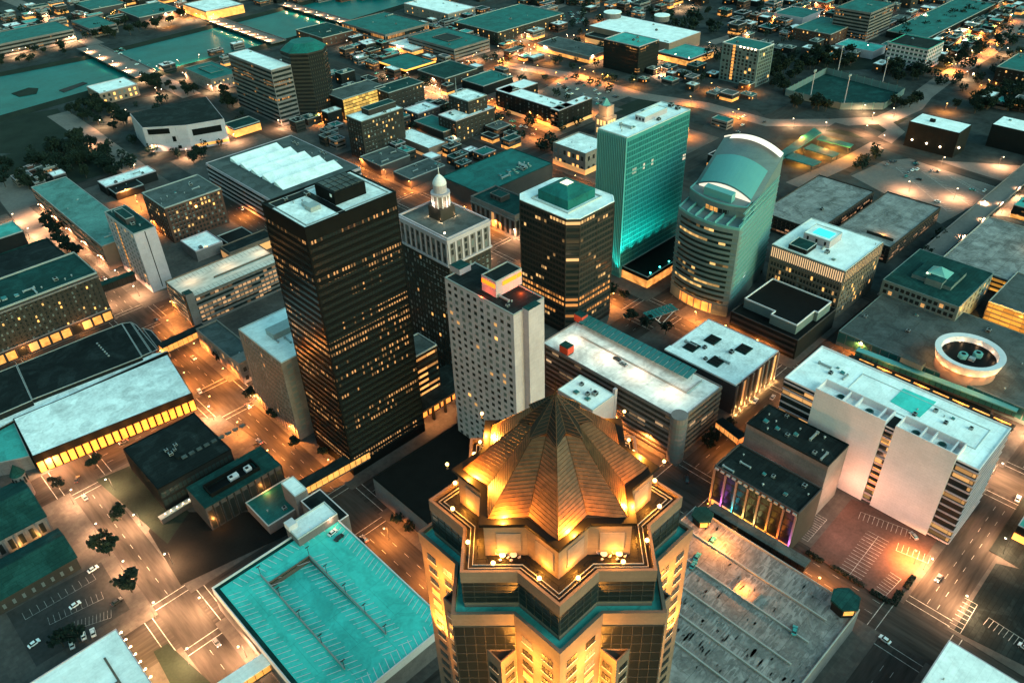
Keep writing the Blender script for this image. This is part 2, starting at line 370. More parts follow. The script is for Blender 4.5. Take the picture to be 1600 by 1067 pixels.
def bld(name, label, z, L=None, N_=None, R=None, T=None, rc=None, wall='conc', roof='roofw', rim='rim', par=.9, t=.45, cat='building', zb=0.0, units=0,
        rib=None, win=None, pent=(), seed=0, plinth=None, us=1.0, group=None, faces='WS'):
    x0, x1, y0, y1 = rc or rect(z, L, N_, R, T)
    OCC.append((x0, x1, y0, y1))
    root = thing(name, label, cat, ((x0+x1)/2, (y0+y1)/2, zb), group)
    rnd = random.Random(seed or int(z*97+x0))
    W = MB(); W.box(x0, x1, y0, y1, zb, z-par-.02, 0); W.part('wall', [M[wall]], root)
    pl = [(x0-.03, y0-.03), (x1+.03, y0-.03), (x1+.03, y1+.03), (x0-.03, y1+.03)]
    MB().box(x0+t-.1, x1-t+.1, y0+t-.1, y1-t+.1, z-par-.02, z-par+.1).part('roof', [M[roof]], root)
    MB().ring(pl, t, z-par-.02, z).part('parapet', [M[rim]], root)
    F = {k: Face(k, x0, x1, y0, y1) for k in 'WSEB'}
    if rib:
        n = rib.get('n', 4); za = zb+rib.get('z0', 1.2); zz = z-rib.get('top', 1.6); hf = rib.get('f', .5); fm = rib['m']; mg = rib.get('mg', .6); d = rib.get('d', .06)
        st = (zz-za)/n
        for k in rib.get('faces', 'WS'):
            for i in range(n):
                b = MB(); F[k].box(b, mg, F[k].len-mg, za+i*st+st*(1-hf)*.6, za+i*st+st*(1-hf)*.6+st*hf, d); b.part('window_band', [M[fm] if isinstance(fm, str) else fm], root)
    if win:
        fs = []
        for k in win.get('faces', 'WS'):
            n = win['nw'] if k in 'WE' else win['ns']
            if not n: continue
            mg = win.get('mg', 1.2); fl = win['fl']
            zs = grid(fl, zb+win.get('z0', .8), z-win.get('top', 1.5))
            fs.append((F[k], grid(n, mg, F[k].len-mg), zs, win.get('w', 1.3), win.get('h', 1.8)))
        punch(root, fs, win.get('lit', .1), win.get('dim', .08), win.get('blind', .2), win.get('cap', 100), rnd)
    for q in pent:
        u0, u1, v0, v1, h = q[:5]; pm = q[5] if len(q) > 5 else wall; pr = q[6] if len(q) > 6 else roof
        a0 = x0+(x1-x0)*u0; a1 = x0+(x1-x0)*u1; b0 = y0+(y1-y0)*v0; b1 = y0+(y1-y0)*v1; zz = z-par+.1
        b = MB(); b.box(a0, a1, b0, b1, zz, zz+h, 0, 1); b.ring([(a0-.05, b0-.05), (a1+.05, b0-.05), (a1+.05, b1+.05), (a0-.05, b1+.05)], .3, zz+h, zz+h+.4, 2)
        for i in range(3):
            yy = b0+(b1-b0)*(i+.5)/3; b.box(a0-.06, a0, yy-.7, yy+.7, zz+h*.25, zz+h*.75, 3)
        b.part('penthouse', [M[pm], M[pr], M[rim], M['louvre']], root)
    if units: plant(root, x0, x1, y0, y1, z-par+.1, units, us, rnd)
    if plinth:
        hh, pm = plinth; b = MB()
        for k in faces: F[k].box(b, 0, F[k].len, zb+.2, zb+hh, .12)
        b.part('shopfront', [M[pm] if isinstance(pm, str) else pm], root)
    root_info = dict(root=root, F=F, r=(x0, x1, y0, y1), z=z)
    return root_info
def lamp_light(loc, w, col=(1, .34, .07), r=.35, parent=None, name='lamp_light', kind='POINT', rot=None, spot=2.4, blend=.6):
    l = bpy.data.lights.new(name, kind); l.energy = w; l.color = col; l.shadow_soft_size = r
    if kind == 'SPOT': l.spot_size = spot; l.spot_blend = blend
    o = bpy.data.objects.new(name, l); COL.objects.link(o); o.location = loc
    if rot: o.rotation_euler = rot
    if parent is not None: o.parent = parent; o.location = Vector(loc)-ORG[parent]
    return o

# ------------------------------------------------------------------ sky and sun
W_ = bpy.data.worlds.new('World'); S.world = W_; W_.use_nodes = True; nt = W_.node_tree
bg = nt.nodes['Background']
sky = nt.nodes.new('ShaderNodeTexSky'); sky.sky_type = 'NISHITA'; sky.sun_disc = False
SUN_EL, SUN_AZ = math.radians(5), math.radians(180)
sky.sun_elevation = SUN_EL; sky.sun_rotation = SUN_AZ; sky.air_density = 1.3; sky.dust_density = 2.0; sky.ozone_density = 2.0
tint = nt.nodes.new('ShaderNodeMix'); tint.data_type = 'RGBA'; tint.blend_type = 'MULTIPLY'; tint.inputs[0].default_value = 1
tint.inputs[7].default_value = SKYTINT
nt.links.new(sky.outputs[0], tint.inputs[6]); nt.links.new(tint.outputs[2], bg.inputs['Color']); bg.inputs['Strength'].default_value = SKYS
sl = bpy.data.lights.new('sun', 'SUN'); so = bpy.data.objects.new('sun', sl); COL.objects.link(so)
sl.energy = .5; sl.angle = math.radians(40); sl.color = (.62, 1, .90)
so.rotation_euler = (math.radians(58), 0, math.radians(12))
S.view_settings.view_transform = 'Standard'; S.view_settings.look = 'None'; S.view_settings.exposure = EXPO; S.view_settings.gamma = 1
S.cycles.use_denoising = True; S.cycles.max_bounces = 5; S.cycles.diffuse_bounces = 3; S.cycles.glossy_bounces = 2; S.cycles.sample_clamp_indirect = 4
try: S.cycles.use_light_tree = True
except Exception: pass

# ------------------------------------------------------------------ ground, streets, blocks
b = MB(); b.face([(-6000, -6000, 0), (9000, -6000, 0), (9000, 9000, 0), (-6000, 9000, 0)]); b.solo('ground', M['ground'])
def sheet(name, poly, z, m, h=0.004, kind='structure', **kw):
    b = MB(); b.prism(poly, max(z-.12, .0005), z); return b.solo(name, M[m], kind, **kw)
def quad(name, pix, z, m, **kw): return sheet(name, [P(*q) for q in pix], z, m, **kw)
# streets (X0, X1, Y0, Y1), asphalt sheets
ROADS = [
    ('avenue', 33, 48, -200, 960), ('avenue', 115, 133, -200, 950), ('avenue', 237, 257, -200, 640), ('avenue', 350, 368, -60, 960),
    ('avenue', 466, 482, -60, 700), ('avenue', 522, 540, 250, 960), ('avenue', 637, 653, 260, 960),
]
CROSS = [('street', -200, 900, 23, 41), ('street', -200, 560, 136, 157), ('street', -200, 470, 240, 262), ('street', -200, 760, 363, 386),
         ('street', -100, 640, 482, 502), ('street', -100, 760, 608, 624), ('street', -100, 900, 728, 744), ('street', 40, 1200, 925, 945)]
for i, (n, a, c, d, e) in enumerate(ROADS): sheet(n, [(a, d), (c, d), (c, e), (a, e)], .010, 'asphalt')
for i, (n, a, c, d, e) in enumerate(CROSS): sheet(n, [(a, d), (c, d), (c, e), (a, e)], .006, 'asphaltx')
# paved blocks with a kerb
xs = [(-200, 33), (48, 115), (133, 237), (257, 350), (368, 466)]; ys = [(-200, 23), (41, 136), (157, 240), (262, 363), (386, 482), (502, 608), (624, 728)]
for a, c in xs:
    for d, e in ys:
        b = MB(); b.box(a, c, d, e, 0, .15, bot=False); b.solo('pavement', M['pave'])
for a, c in [(482, 522), (540, 637)]:
    for d, e in [(386, 482), (502, 608), (624, 728)]:
        b = MB(); b.box(a, c, d, e, 0, .15, bot=False); b.solo('pavement', M['pave'])
# lots and lawns lying on the blocks
def lot(name, pix, m, z=.19, **kw): return quad(name, pix, z, m, **kw)
lot('parking_lot', [(10, 958), (158, 878), (203, 952), (57, 1041)], 'lot')
lot('lawn', [(232, 830), (283, 914), (450, 835), (440, 800), (395, 800), (250, 800)], 'grass2')
lot('lawn', [(150, 750), (262, 850), (296, 800), (210, 725)], 'grass', .198)
lot('plaza', [(312, 652), (352, 655), (405, 690), (360, 715), (330, 690)], 'pave', .2)
lot('lawn', [(240, 1018), (262, 1005), (330, 1067), (300, 1090), (270, 1075)], 'grass')
lot('parking_lot', [(1262, 862), (1330, 780), (1480, 820), (1395, 946)], 'lotr')
lot('parking_lot', [(1490, 985), (1556, 880), (1640, 900), (1620, 1050)], 'roofd')
lot('parking_lot', [(1545, 860), (1610, 760), (1660, 820), (1620, 905)], 'roofd', .21)
lot('parking_lot', [(1380, 252), (1420, 248), (1640, 262), (1560, 300), (1470, 350), (1330, 275)], 'lotc', .012)
lot('parking_lot', [(1110, 178), (1180, 172), (1225, 205), (1170, 260), (1080, 230)], 'lot', .016)
lot('parking_lot', [(1555, 310), (1640, 300), (1640, 345), (1535, 335)], 'lotc', .016)
lot('parking_lot', [(848, 140), (890, 112), (985, 150), (925, 172)], 'lotc', .02)
lot('parking_lot', [(868, 30), (900, 14), (940, 24), (905, 42)], 'lot', .02)
lot('parking_lot', [(540, 80), (600, 100), (640, 88), (600, 72)], 'lotc', .02)
lot('parking_lot', [(1010, 115), (1050, 100), (1085, 120), (1040, 135)], 'lotc', .02)
lot('parking_lot', [(1430, 40), (1560, 0), (1600, 20), (1470, 75)], 'rooft', .02)
lot('lawn', [(0, 185), (90, 170), (118, 205), (60, 240), (0, 240)], 'grass', .03)
lot('lawn', [(0, 245), (110, 215), (200, 262), (120, 285), (0, 290)], 'grass', .037)
lot('lawn', [(940, 178), (1010, 150), (1090, 165), (1060, 185)], 'grass', .022)
lot('lawn', [(1215, 80), (1320, 60), (1420, 105), (1300, 112)], 'grass', .024)
lot('lawn', [(1290, 205), (1330, 200), (1372, 218), (1340, 216)], 'grass', .026)
lot('lawn', [(1350, 195), (1400, 186), (1420, 185), (1380, 208)], 'grass', .026)
lot('lawn', [(1450, 108), (1470, 118), (1530, 70), (1520, 60)], 'grass', .026)
lot('parking_lot', [(1540, 395), (1640, 330), (1660, 430)], 'lot', .02)
# river with banks
RIV = [(150, 985), (330, 1004), (560, 1010), (800, 1040), (1300, 1075)]; RIF = [(1300, 1220), (800, 1165), (560, 1140), (330, 1125), (150, 1150)]
b = MB(); b.prism(RIV+RIF, .001, .035); b.solo('river', M['water'])
for a in ((RIV, 1), (RIF, -1)):
    pl = a[0]
    for i in range(len(pl)-1):
        (xa, ya), (xb, yb) = pl[i], pl[i+1]; o = 9*a[1] if a[1] > 0 else -9
        b = MB(); b.face([(xa, ya, .05), (xb, yb, .05), (xb, yb-o, 3), (xa, ya-o, 3)]); b.face([(xa, ya-o, 3), (xb, yb-o, 3), (xb, yb-o*2.2, .0), (xa, ya-o*2.2, .0)])
        b.solo('river_bank', M['grass'])
b = MB(); b.prism([P(*q) for q in [(18, 147), (45, 138), (60, 139), (57, 147), (30, 152)]], .02, .6); b.solo('sandbar', M['grass'])
b = MB(); b.prism([P(*q) for q in [(92, 142), (130, 129), (137, 131), (100, 145)]], .02, .6); b.solo('sandbar', M['lot'])
# far streets, as seen between the blocks at the top of the picture
def strip(name, pix, w, z, m='asphalt'):
    pts = [Vector(P(*q)) for q in pix]; L_, R_ = [], []
    for i, p in enumerate(pts):
        d = (pts[min(i+1, len(pts)-1)]-pts[max(i-1, 0)]).normalized(); n = Vector((-d.y, d.x))*w/2
        L_.append(tuple(p+n)); R_.append(tuple(p-n))
    b = MB()
    for i in range(len(pts)-1): b.face([(*R_[i], z), (*R_[i+1], z), (*L_[i+1], z), (*L_[i], z)])
    return b.solo(name, M[m])
strip('road', [(1600, 30), (1540, 84), (1480, 120), (1440, 150), (1425, 168), (1380, 188), (1300, 192), (1200, 192), (1100, 165), (1000, 150), (900, 120), (780, 100)], 20, .030, 'lotc')
strip('road', [(1380, 190), (1400, 205), (1375, 225), (1330, 250), (1240, 290)], 16, .034, 'lotc')
strip('road', [(1300, 195), (1340, 205), (1400, 235), (1480, 262), (1600, 300)], 14, .038, 'asphalt')
strip('road', [(1110, 68), (1250, 25), (1340, 0)], 16, .03, 'lotc')
strip('road', [(840, 22), (960, -20)], 16, .03, 'lotc')
strip('road', [(1330, 60), (1460, 10), (1500, -10)], 18, .042, 'lotc')
strip('road', [(0, -6), (40, 10), (110, 50), (150, 70)], 22, .04, 'lotc')
strip('road', [(90, 178), (130, 205), (170, 235), (230, 280)], 22, .046, 'lotc')
strip('road', [(0, 280), (20, 300), (60, 350), (90, 385)], 26, .05, 'lotc')
strip('road', [(230, 115), (300, 150)], 22, .046, 'lotc')
# painted lines
def lines(segs, w=.30, z=.026, name='road_markings', m='line', lift=None):
    b = MB()
    for (xa, ya), (xb, yb) in segs:
        p, q = Vector((xa, ya)), Vector((xb, yb)); d = (q-p).normalized(); n = Vector((-d.y, d.x))*w/2
        b.face([(*(p-n), z), (*(q-n), z), (*(q+n), z), (*(p+n), z)])
    return b.solo(name, M[m])
def crossing(x0, x1, y0, y1):
    s = []
    for y in (y0-6, y0-2.6, y1+2.6, y1+6): s.append(((x0, y), (x1, y)))
    for x in (x0-6, x0-2.6, x1+2.6, x1+6): s.append(((x, y0), (x, y1)))
    lines(s, .28)
for xr in [(33, 48), (115, 133), (237, 257), (350, 368)]:
    for yr in [(23, 41), (136, 157), (240, 262), (363, 386), (482, 502)]: crossing(*xr, *yr)
dash = []
for x in (121, 127, 243.5, 250.5, 40.5, 356, 362):
    for yr in [(48, 129), (164, 233), (269, 356), (393, 475), (509, 600)]:
        y = yr[0]
        while y < yr[1]: dash.append(((x, y), (x, y+3.2))); y += 9
for y in (30, 34, 143, 150, 248, 254, 371, 378, 489, 495):
    for xr in [(55, 108), (140, 230), (264, 343), (375, 460)]:
        x = xr[0]
        while x < xr[1]: dash.append(((x, y), (x+3.2, y))); x += 9
lines(dash, .15)
# stalls of the open lots
def stalls(pa, pb, n, ln, z, side=1, w=.18, back=True):
    a, c = Vector(P(*pa)), Vector(P(*pb)); d = (c-a)/n; nn = Vector((-d.y, d.x)).normalized()*ln*side; s = []
    for i in range(n+1): s.append((tuple(a+d*i), tuple(a+d*i+nn)))
    if back: s.append((tuple(a), tuple(c)))
    lines(s, w, z, 'parking_stall_lines')
stalls((1292, 812), (1262, 846), 12, 5.2, .2, -1)
stalls((1372, 838), (1326, 900), 14, 5, .2, 1); stalls((1372, 838), (1326, 900), 14, 5, .2, -1, back=False)
stalls((1400, 860), (1450, 880), 6, 5, .2, 1); stalls((1345, 800), (1425, 830), 11, 5, .2, -1)
stalls((1408, 905), (1380, 935), 8, 5, .2, -1)
stalls((1500, 990), (1527, 945), 7, 5, .23, 1); stalls((1545, 965), (1600, 1000), 7, 5, .23, -1)
for k in range(3): stalls((40+k*38, 968+k*8), (150+k*12, 905+k*30), 10, 4.5, .2, 1, .12)
for k in range(4): stalls((1400+k*40, 262+k*6), (1480+k*36, 330-k*8), 24, 5, .03, 1, .25)

# ================================================================== the star-shaped tower in front
CX, CY = 86.6, 80.9
def star(h, k=math.sqrt(2)-1, d=None):
    """outline of two equal squares, one turned by 45 degrees"""
    d = h*math.sqrt(2) if d is None else d; r = d-h
    return [(CX+x, CY+y) for x, y in [(-h, -h), (-r, -h), (0, -d), (r, -h), (h, -h), (h, -r), (d, 0), (h, r), (h, h), (r, h), (0, d), (-r, h), (-h, h), (-h, r), (-d, 0), (-h, -r)]]
root = thing('star_plan_tower', 'tall tan stone tower of star plan with glowing copper pyramid roof, nearest of all', 'skyscraper', (CX, CY, 0))
HL, ZL, HU, ZU, HE, ZE, ZA = 21.0, 154.0, 18.7, 164.0, 15.0, 173.0, 192.0
# shaft
MB().prism(star(HL), 0, ZL-1.2).part('shaft', [M['tan']], root)
MB().ring(star(HL+.25), .7, ZL-3.6, ZL).part('parapet', [M['tan']], root)
b = MB(); b.prism(star(HL-.5), ZL-1.6, ZL-1.1); b.part('terrace', [M['rooft2']], root)
# upper storeys
MB().prism(star(HU), ZL-1.1, ZU-1).part('upper_storeys', [M['tan']], root)
MB().ring(star(HU+.25), .6, ZU-3.2, ZU).part('parapet', [M['tan']], root)
b = MB(); b.prism(star(HU-.5), ZU-1.2, ZU-.9); b.part('terrace', [M['dark']], root)
for q in (1.2, 2.0): MB().ring(star(HU-q), .12, ZU-.9, ZU-.62).part('gutter_rail', [M['rimd']], root)
# crown wall and copper roof
MB().prism(star(HE-.8), ZU-1.0, ZE-.6).part('crown_wall', [M['tan']], root)
MB().ring(star(HE), 1.5, ZE-.9, ZE-.1).part('eaves_gutter', [M['black']], root)
def lerp(a, c, t): return tuple(a[i]+(c[i]-a[i])*t for i in range(len(a)))
se = star(HE-1.5); apex = (CX, CY)
# roof planes: folded star, cut off by the louvred cap
tc = .665
b = MB(); ribs = MB()
for i in range(16):
    j = (i+1) % 16; p, q = (*se[i], ZE-.45+(.0 if i % 2 == 0 else 1.2)), (*se[j], ZE-.45+(.0 if j % 2 == 0 else 1.2))
    A_ = (*apex, ZA); NS = 20
    for k in range(NS):
        t0, t1 = tc*k/NS, tc*(k+1)/NS
        b.face([lerp(p, A_, t0), lerp(q, A_, t0), lerp(q, A_, t1), lerp(p, A_, t1)])
        if k:
            ribs.bar(lerp(p, A_, t0), lerp(q, A_, t0), .05, 4)
    ribs.bar(p, lerp(p, A_, tc), .08, 4)
b.part('copper_roof', [M['copper']], root); ribs.part('roof_seams', [M['copperd']], root)
b = MB(); fins = MB()
for i in range(16):
    j = (i+1) % 16; p, q = (*se[i], ZE-.2), (*se[j], ZE-.2); A_ = (*apex, ZA+.5)
    t0 = tc-(.05 if i % 2 == 0 else .0); t1 = tc-(.05 if j % 2 == 0 else .0)
    a, c = lerp(p, A_, t0), lerp(q, A_, t1)
    up_ = (0, 0, .25); a = (a[0], a[1], a[2]+.5); c = (c[0], c[1], c[2]+.5)
    b.face([a, c, lerp(c, A_, .97), lerp(a, A_, .97)])
    for k in range(9):
        t = .04+k*.1; fins.bar(lerp(a, A_, t), lerp(c, A_, t), .045, 4)
    fins.bar(a, lerp(a, A_, .98), .07, 4)
b.part('louvred_cap', [M['louvre']], root); fins.part('cap_fins', [M['copper']], root)
MB().cyl(CX, CY, ZA-.3, ZA+1.2, .5, .15, 8).bar((CX, CY, ZA+1), (CX, CY, ZA+4), .05, 5).part('finial', [M['louvre']], root)
# pale panels on the crown wall, one per visible side
se2 = star(HE-.8)
for i in (0, 1, 2, 3, 14, 15, 13, 4, 5, 12):
    j = (i+1) % 16; p, q = se2[i], se2[j]; d = Vector(q)-Vector(p); n = Vector((d.y, -d.x)).normalized()
    a, c = Vector(p)+d*.28+n*.03, Vector(p)+d*.85+n*.03; z0, z1 = ZU+.6, ZU+5.6
    b = MB(); b.prism([tuple(a), tuple(c), tuple(c+n*.12), tuple(a+n*.12)], z0, z1); b.part('wall_panel', [M['conc']], root)
# curtain glass on the faces of the turned square and windows on the stone faces
GL = mat('curtain_mullion', (.045, .042, .04), .5, .1)
def cglass(p, q, z0, z1, nx, nz, name='curtain_wall'):
    p, q = Vector(p), Vector(q); d = q-p; n = Vector((d.y, -d.x)).normalized()
    b = MB(); b.prism([tuple(p+n*.02), tuple(q+n*.02), tuple(q+n*.12), tuple(p+n*.12)], z0, z1, 0)
    for i in range(nx+1):
        a = p+d*(i/nx); e = d.normalized()*.07; b.prism([tuple(a-e+n*.1), tuple(a+e+n*.1), tuple(a+e+n*.22), tuple(a-e+n*.22)], z0, z1, 1)
    for k in range(nz+1):
        z = z0+(z1-z0)*k/nz; b.prism([tuple(p+n*.1), tuple(q+n*.1), tuple(q+n*.2), tuple(p+n*.2)], z-.07, z+.07, 1)
    b.part(name, [M['w_dark'], GL], root)
su, sl_ = star(HU), star(HL)
for i in range(16):
    j = (i+1) % 16
    if i in (6, 7, 8, 9, 10): continue
    cglass(su[i], su[j], ZL+.6, ZU-2.6, 5, 4)
    turned = i % 4 in (1, 2)
    if turned: cglass(sl_[i], sl_[j], 60, ZL-4.2, 6, 30)
# stone faces: windows two to a storey
fl = 4.0; wl = []
for i in (0, 15, 3, 4, 11, 12):
    p, q = Vector(sl_[i]), Vector(sl_[(i+1) % 16]); d = (q-p); n = Vector((d.y, -d.x)).normalized()
    for k in range(18):
        z = ZL-6.2-k*fl
        for u in (.28, .72): wl.append((p+d*u+n*.02, d.normalized(), n, z))
def wtrio(w, h):
    b = MB()
    for s_ in (-1, 0, 1): b.box(s_*w/3-w/6+.06, s_*w/3+w/6-.06, -.06, .06, -h/2, h/2, 0)
    b.box(-w/2-.1, w/2+.1, -.1, .04, -h/2-.2, -h/2, 1)
    return b
wm = [wtrio(2.9, 1.9).mesh('window', [M[k], M['rim']]) for k in ('w_dark', 'w_gold', 'w_grey')]
wl.sort(key=lambda a: -a[3])
for p, d, n, z in wl[:100]:
    o = bpy.data.objects.new('window', wm[0 if random.random() < .72 else 1 if random.random() < .45 else 2]); COL.objects.link(o); o.parent = root
    o.location = Vector((p.x, p.y, z))-ORG[root]; o.rotation_euler = (0, 0, math.atan2(d.y, d.x))
b = MB()
for p, d, n, z in wl[100:]:
    e = d*1.45; b.prism([tuple(p-e-n*.02), tuple(p+e-n*.02), tuple(p+e+n*.06), tuple(p-e+n*.06)], z-.95, z+.95)
b.part('window', [M['w_dark']], root, kind='stuff')
# pointed bays filling the inner corners, lower down
rL = HL*math.sqrt(2)-HL; t_ = .50
for sx, sy in ((-1, -1), (-1, 1), (1, -1)):
    for sw in (0, 1):
        zb_ = 141.5 if (sx, sy) == (-1, -1) else 146
        tri = [(HL-.3, rL+.1), (HL+rL*t_, rL*(1-t_)-.2), (HL+rL*t_, rL+.1)]
        pl = [((x if not sw else y), (y if not sw else x)) for x, y in tri]; pl = [(CX+sx*x, CY+sy*y) for x, y in pl]
        A = sum(pl[i][0]*pl[(i+1) % 3][1]-pl[(i+1) % 3][0]*pl[i][1] for i in range(3))
        if A < 0: pl = pl[::-1]
        b = MB(); b.prism(pl, 0, zb_, 0, 1); b.part('bay', [M['tan'], M['brickb']], root)
        MB().ring(pl, .3, zb_+.01, zb_+.6).part('parapet', [M['tan']], root)
        for k in range(12):
            for i in range(3):
                p, q = Vector(pl[i]), Vector(pl[(i+1) % 3]); d = q-p; n = Vector((d.y, -d.x)).normalized()
                if abs(d.x) > .4 and abs(d.y) > .4: continue
                o = bpy.data.objects.new('window', wm[0]); COL.objects.link(o); o.parent = root; m_ = p+d*.5+n*.03
                o.location = Vector((m_.x, m_.y, zb_-3.6-k*fl))-ORG[root]; o.rotation_euler = (0, 0, math.atan2(d.y, d.x)); o.scale = (.85, 1, 1)
# lit roof lamps standing on the parapets
def floodlamp(x, y, z, w, label, col=(1, .38, .09), grp='flood lamps on the crown of the star tower', m='lampo', r=.45):
    t = thing('flood_lamp', label, 'lamp', (x, y, z), grp)
    b = MB(); b.cyl(x, y, z, z+.9, .08, n=6); b.box(x-.2, x+.2, y-.2, y+.2, z, z+.12); b.part('bracket', [M['pole']], t)
    MB().ball((x, y, z+1.2), r).part('lamp_head', [M[m]], t, True)
    if w: lamp_light((x, y, z+1.2), w, col, .35, t)
    return t
LP = star(HU+.0); lam = []
for i in range(16):
    j = (i+1) % 16
    if i in (7, 8): continue
    p = lerp(LP[i], LP[j], .5); q = lerp(p, (CX, CY), .055); lam.append(q)
for k, q in enumerate(lam): floodlamp(q[0], q[1], ZU-.05, 70, 'amber flood lamp on the upper parapet of the star tower')
for i in (4, 5, 6, 10, 11, 12):
    p = lerp(star(HE+.6)[i], (CX, CY), .0)
    t = floodlamp(p[0], p[1], ZE+.1, 120, 'amber flood lamp on the eaves of the copper roof', r=.35)
for i in range(16):   # uplights in the gutter wash the copper from below
    p = lerp(lerp(star(HE-.35)[i], star(HE-.35)[(i+1) % 16], .5), (CX, CY), .0)
    if i % 2 == 0: lamp_light((p[0], p[1], ZE+.55), 7500, (1, .33, .035), .25, root, 'roof_uplight')
for i in range(16):   # and others stand on the terrace in front of the crown wall
    p = lerp(star(HE+.7)[i], star(HE+.7)[(i+1) % 16], .5)
    if i not in (7, 8): lamp_light((p[0], p[1], ZU+.5), 800, (1, .34, .035), .25, root, 'terrace_uplight')
for i in (0, 15, 3, 4, 12, 11):   # floodlights in mid-air before the stone faces; upper ones added to brighten the tops
    p, q = Vector(sl_[i]), Vector(sl_[(i+1) % 16]); d = q-p; n = Vector((d.y, -d.x)).normalized(); m_ = p+d*(.55 if i in (0, 4, 12) else .45)+n*7
    lamp_light((m_.x, m_.y, 124), 2200, (1, .36, .05), .4, root, 'wall_floodlight'); lamp_light((m_.x-n.x*2.5, m_.y-n.y*2.5, 144), 3600, (1, .35, .045), .4, root, 'wall_floodlight')
    for u in ((.2, .5, .85) if i in (0, 4, 12) else (.15, .5, .8)):
        m_ = p+d*u+n*1.7
        lamp_light((m_.x, m_.y, 119), 30000, (1, .35, .04), .5, root, 'wall_floodlight', 'SPOT', (Vector((0, 0, .985))-Vector((n.x, n.y, 0))*.10).to_track_quat('-Z', 'Y').to_euler(), 1.0, .9)
# terrace furniture: tables and a railing
for cx_, cy_, n_ in ((CX-13.5, CY-11.5, 3), (CX-5, CY-19, 0)):
    pass
f1 = star(HU-2.9)
b = MB()
for i in range(16):
    p, q = f1[i], f1[(i+1) % 16]; b.bar((*p, ZU), (*q, ZU), .05, 4)
    for k in range(5):
        c = lerp(p, q, k/5); b.bar((*c, ZU-.9), (*c, ZU), .04, 4)
b.part('railing', [M['black']], root)
for (ix, t_) in ((14, .45), (14, .7), (1, .35), (1, .7)):
    c = lerp(lerp(star(HU-3.6)[ix], star(HU-3.6)[(ix+1) % 16], t_), (CX, CY), .03)
    t = thing('terrace_table', 'small round table with chairs on the lit terrace of the star tower', 'table', (*c, ZU-.9), 'tables on the tower terrace')
    b = MB(); b.cyl(c[0], c[1], ZU-.2, ZU-.12, .7, n=12); b.part('table_top', [M['white']], t)
    MB().cyl(c[0], c[1], ZU-.9, ZU-.2, .07, n=6).part('leg', [M['pole']], t)
    for a in range(4):
        x, y = c[0]+1.15*math.cos(a*1.57+.4), c[1]+1.15*math.sin(a*1.57+.4)
        k = thing('terrace_chair', 'small pale chair at a table on the lit tower terrace', 'chair', (x, y, ZU-.9), 'chairs on the tower terrace')
        b = MB(); b.box(x-.24, x+.24, y-.24, y+.24, ZU-.48, ZU-.42); b.part('seat', [M['pale']], k)
        MB().box(x+.18*math.cos(a*1.57+.4)-.22, x+.18*math.cos(a*1.57+.4)+.22, y+.2*math.sin(a*1.57+.4)-.04, y+.2*math.sin(a*1.57+.4)+.04, ZU-.42, ZU+.05).part('backrest', [M['pale']], k)
        for dx in (-.2, .2):
            for dy in (-.2, .2): MB().bar((x+dx, y+dy, ZU-.9), (x+dx, y+dy, ZU-.48), .03, 4).part('leg', [M['pole']], k)


PI_ = math.pi
# ================================================================== towers and blocks around it
BR = {}   # ribbons
def rb(name, *a, **k): BR[name] = band('strip_glazing_'+name, *a, **k); return BR[name]
# black office tower with lit rows
B = bld('office_tower', 'tall black steel office tower with rows of small amber-lit windows and pale roof', 140, (411, 316), (475, 359), (616, 298), wall='black', roof='roofw2', rim='black', par=.8, t=.5, cat='skyscraper',
        rib=dict(n=36, m=rb('black_tower', .22, 3.0, s=.72, zw=.9, pane=1.5, floor=3.72, cluster=.035, duty=.5, mull=(.012, .012, .012), lit=(1, .46, .15)), f=.42, z0=5, top=6, mg=.8))
x0, x1, y0, y1 = B['r']; r_ = B['root']
for k in 'WS':
    f = B['F'][k]
    for i in range(36):
        z = 5+(140-11)*i/36; b = MB(); f.box(b, 0, f.len, z-.25, z+.55, .16); b.part('spandrel', [M['black']], r_)
b = MB(); b.box(x0+2, x1-2, y0+2, y1-2, 139.3, 139.45); 
xm, ym = (x0+x1)/2, (y0+y1)/2
MB().box(xm-5.5, xm-2.5, y0+.6, y1-.6, 139.32, 139.7).box(x0+.6, xm-5.6, y1-7, y1-.6, 139.33, 139.6).part('dark_channel', [M['black']], r_)
b = MB(); b.box(xm-2, xm+14, ym-8, ym+7, 139.3, 145, 0, 0)
for i in range(5):
    for j in range(3): b.box(xm-1+i*3, xm+1.5+i*3, ym-7+j*4.6, ym-3.4+j*4.6, 145, 145.3, 1)
b.box(xm-2.1, xm-2, ym-6, ym-4.6, 142.4, 143.8, 2)
b.part('penthouse', [M['black'], M['roofg'], M['roofw']], r_)
MB().box(xm-13, xm-8, ym-6, ym-1, 139.3, 141.4).box(xm-12, xm-10, ym-1, ym+3, 139.3, 140.8).part('cooling_plant', [M['metal']], r_)
plant(r_, x0+2, x1-2, y0+2, y1-2, 139.3, 6, 1, random.Random(5))
MB().ring([(x0+2.2, y0+2.2), (x1-2.2, y0+2.2), (x1-2.2, y1-2.2), (x0+2.2, y1-2.2)], .25, 139.3, 139.8).part('roof_rail', [M['rimd']], r_)
RUAN = B
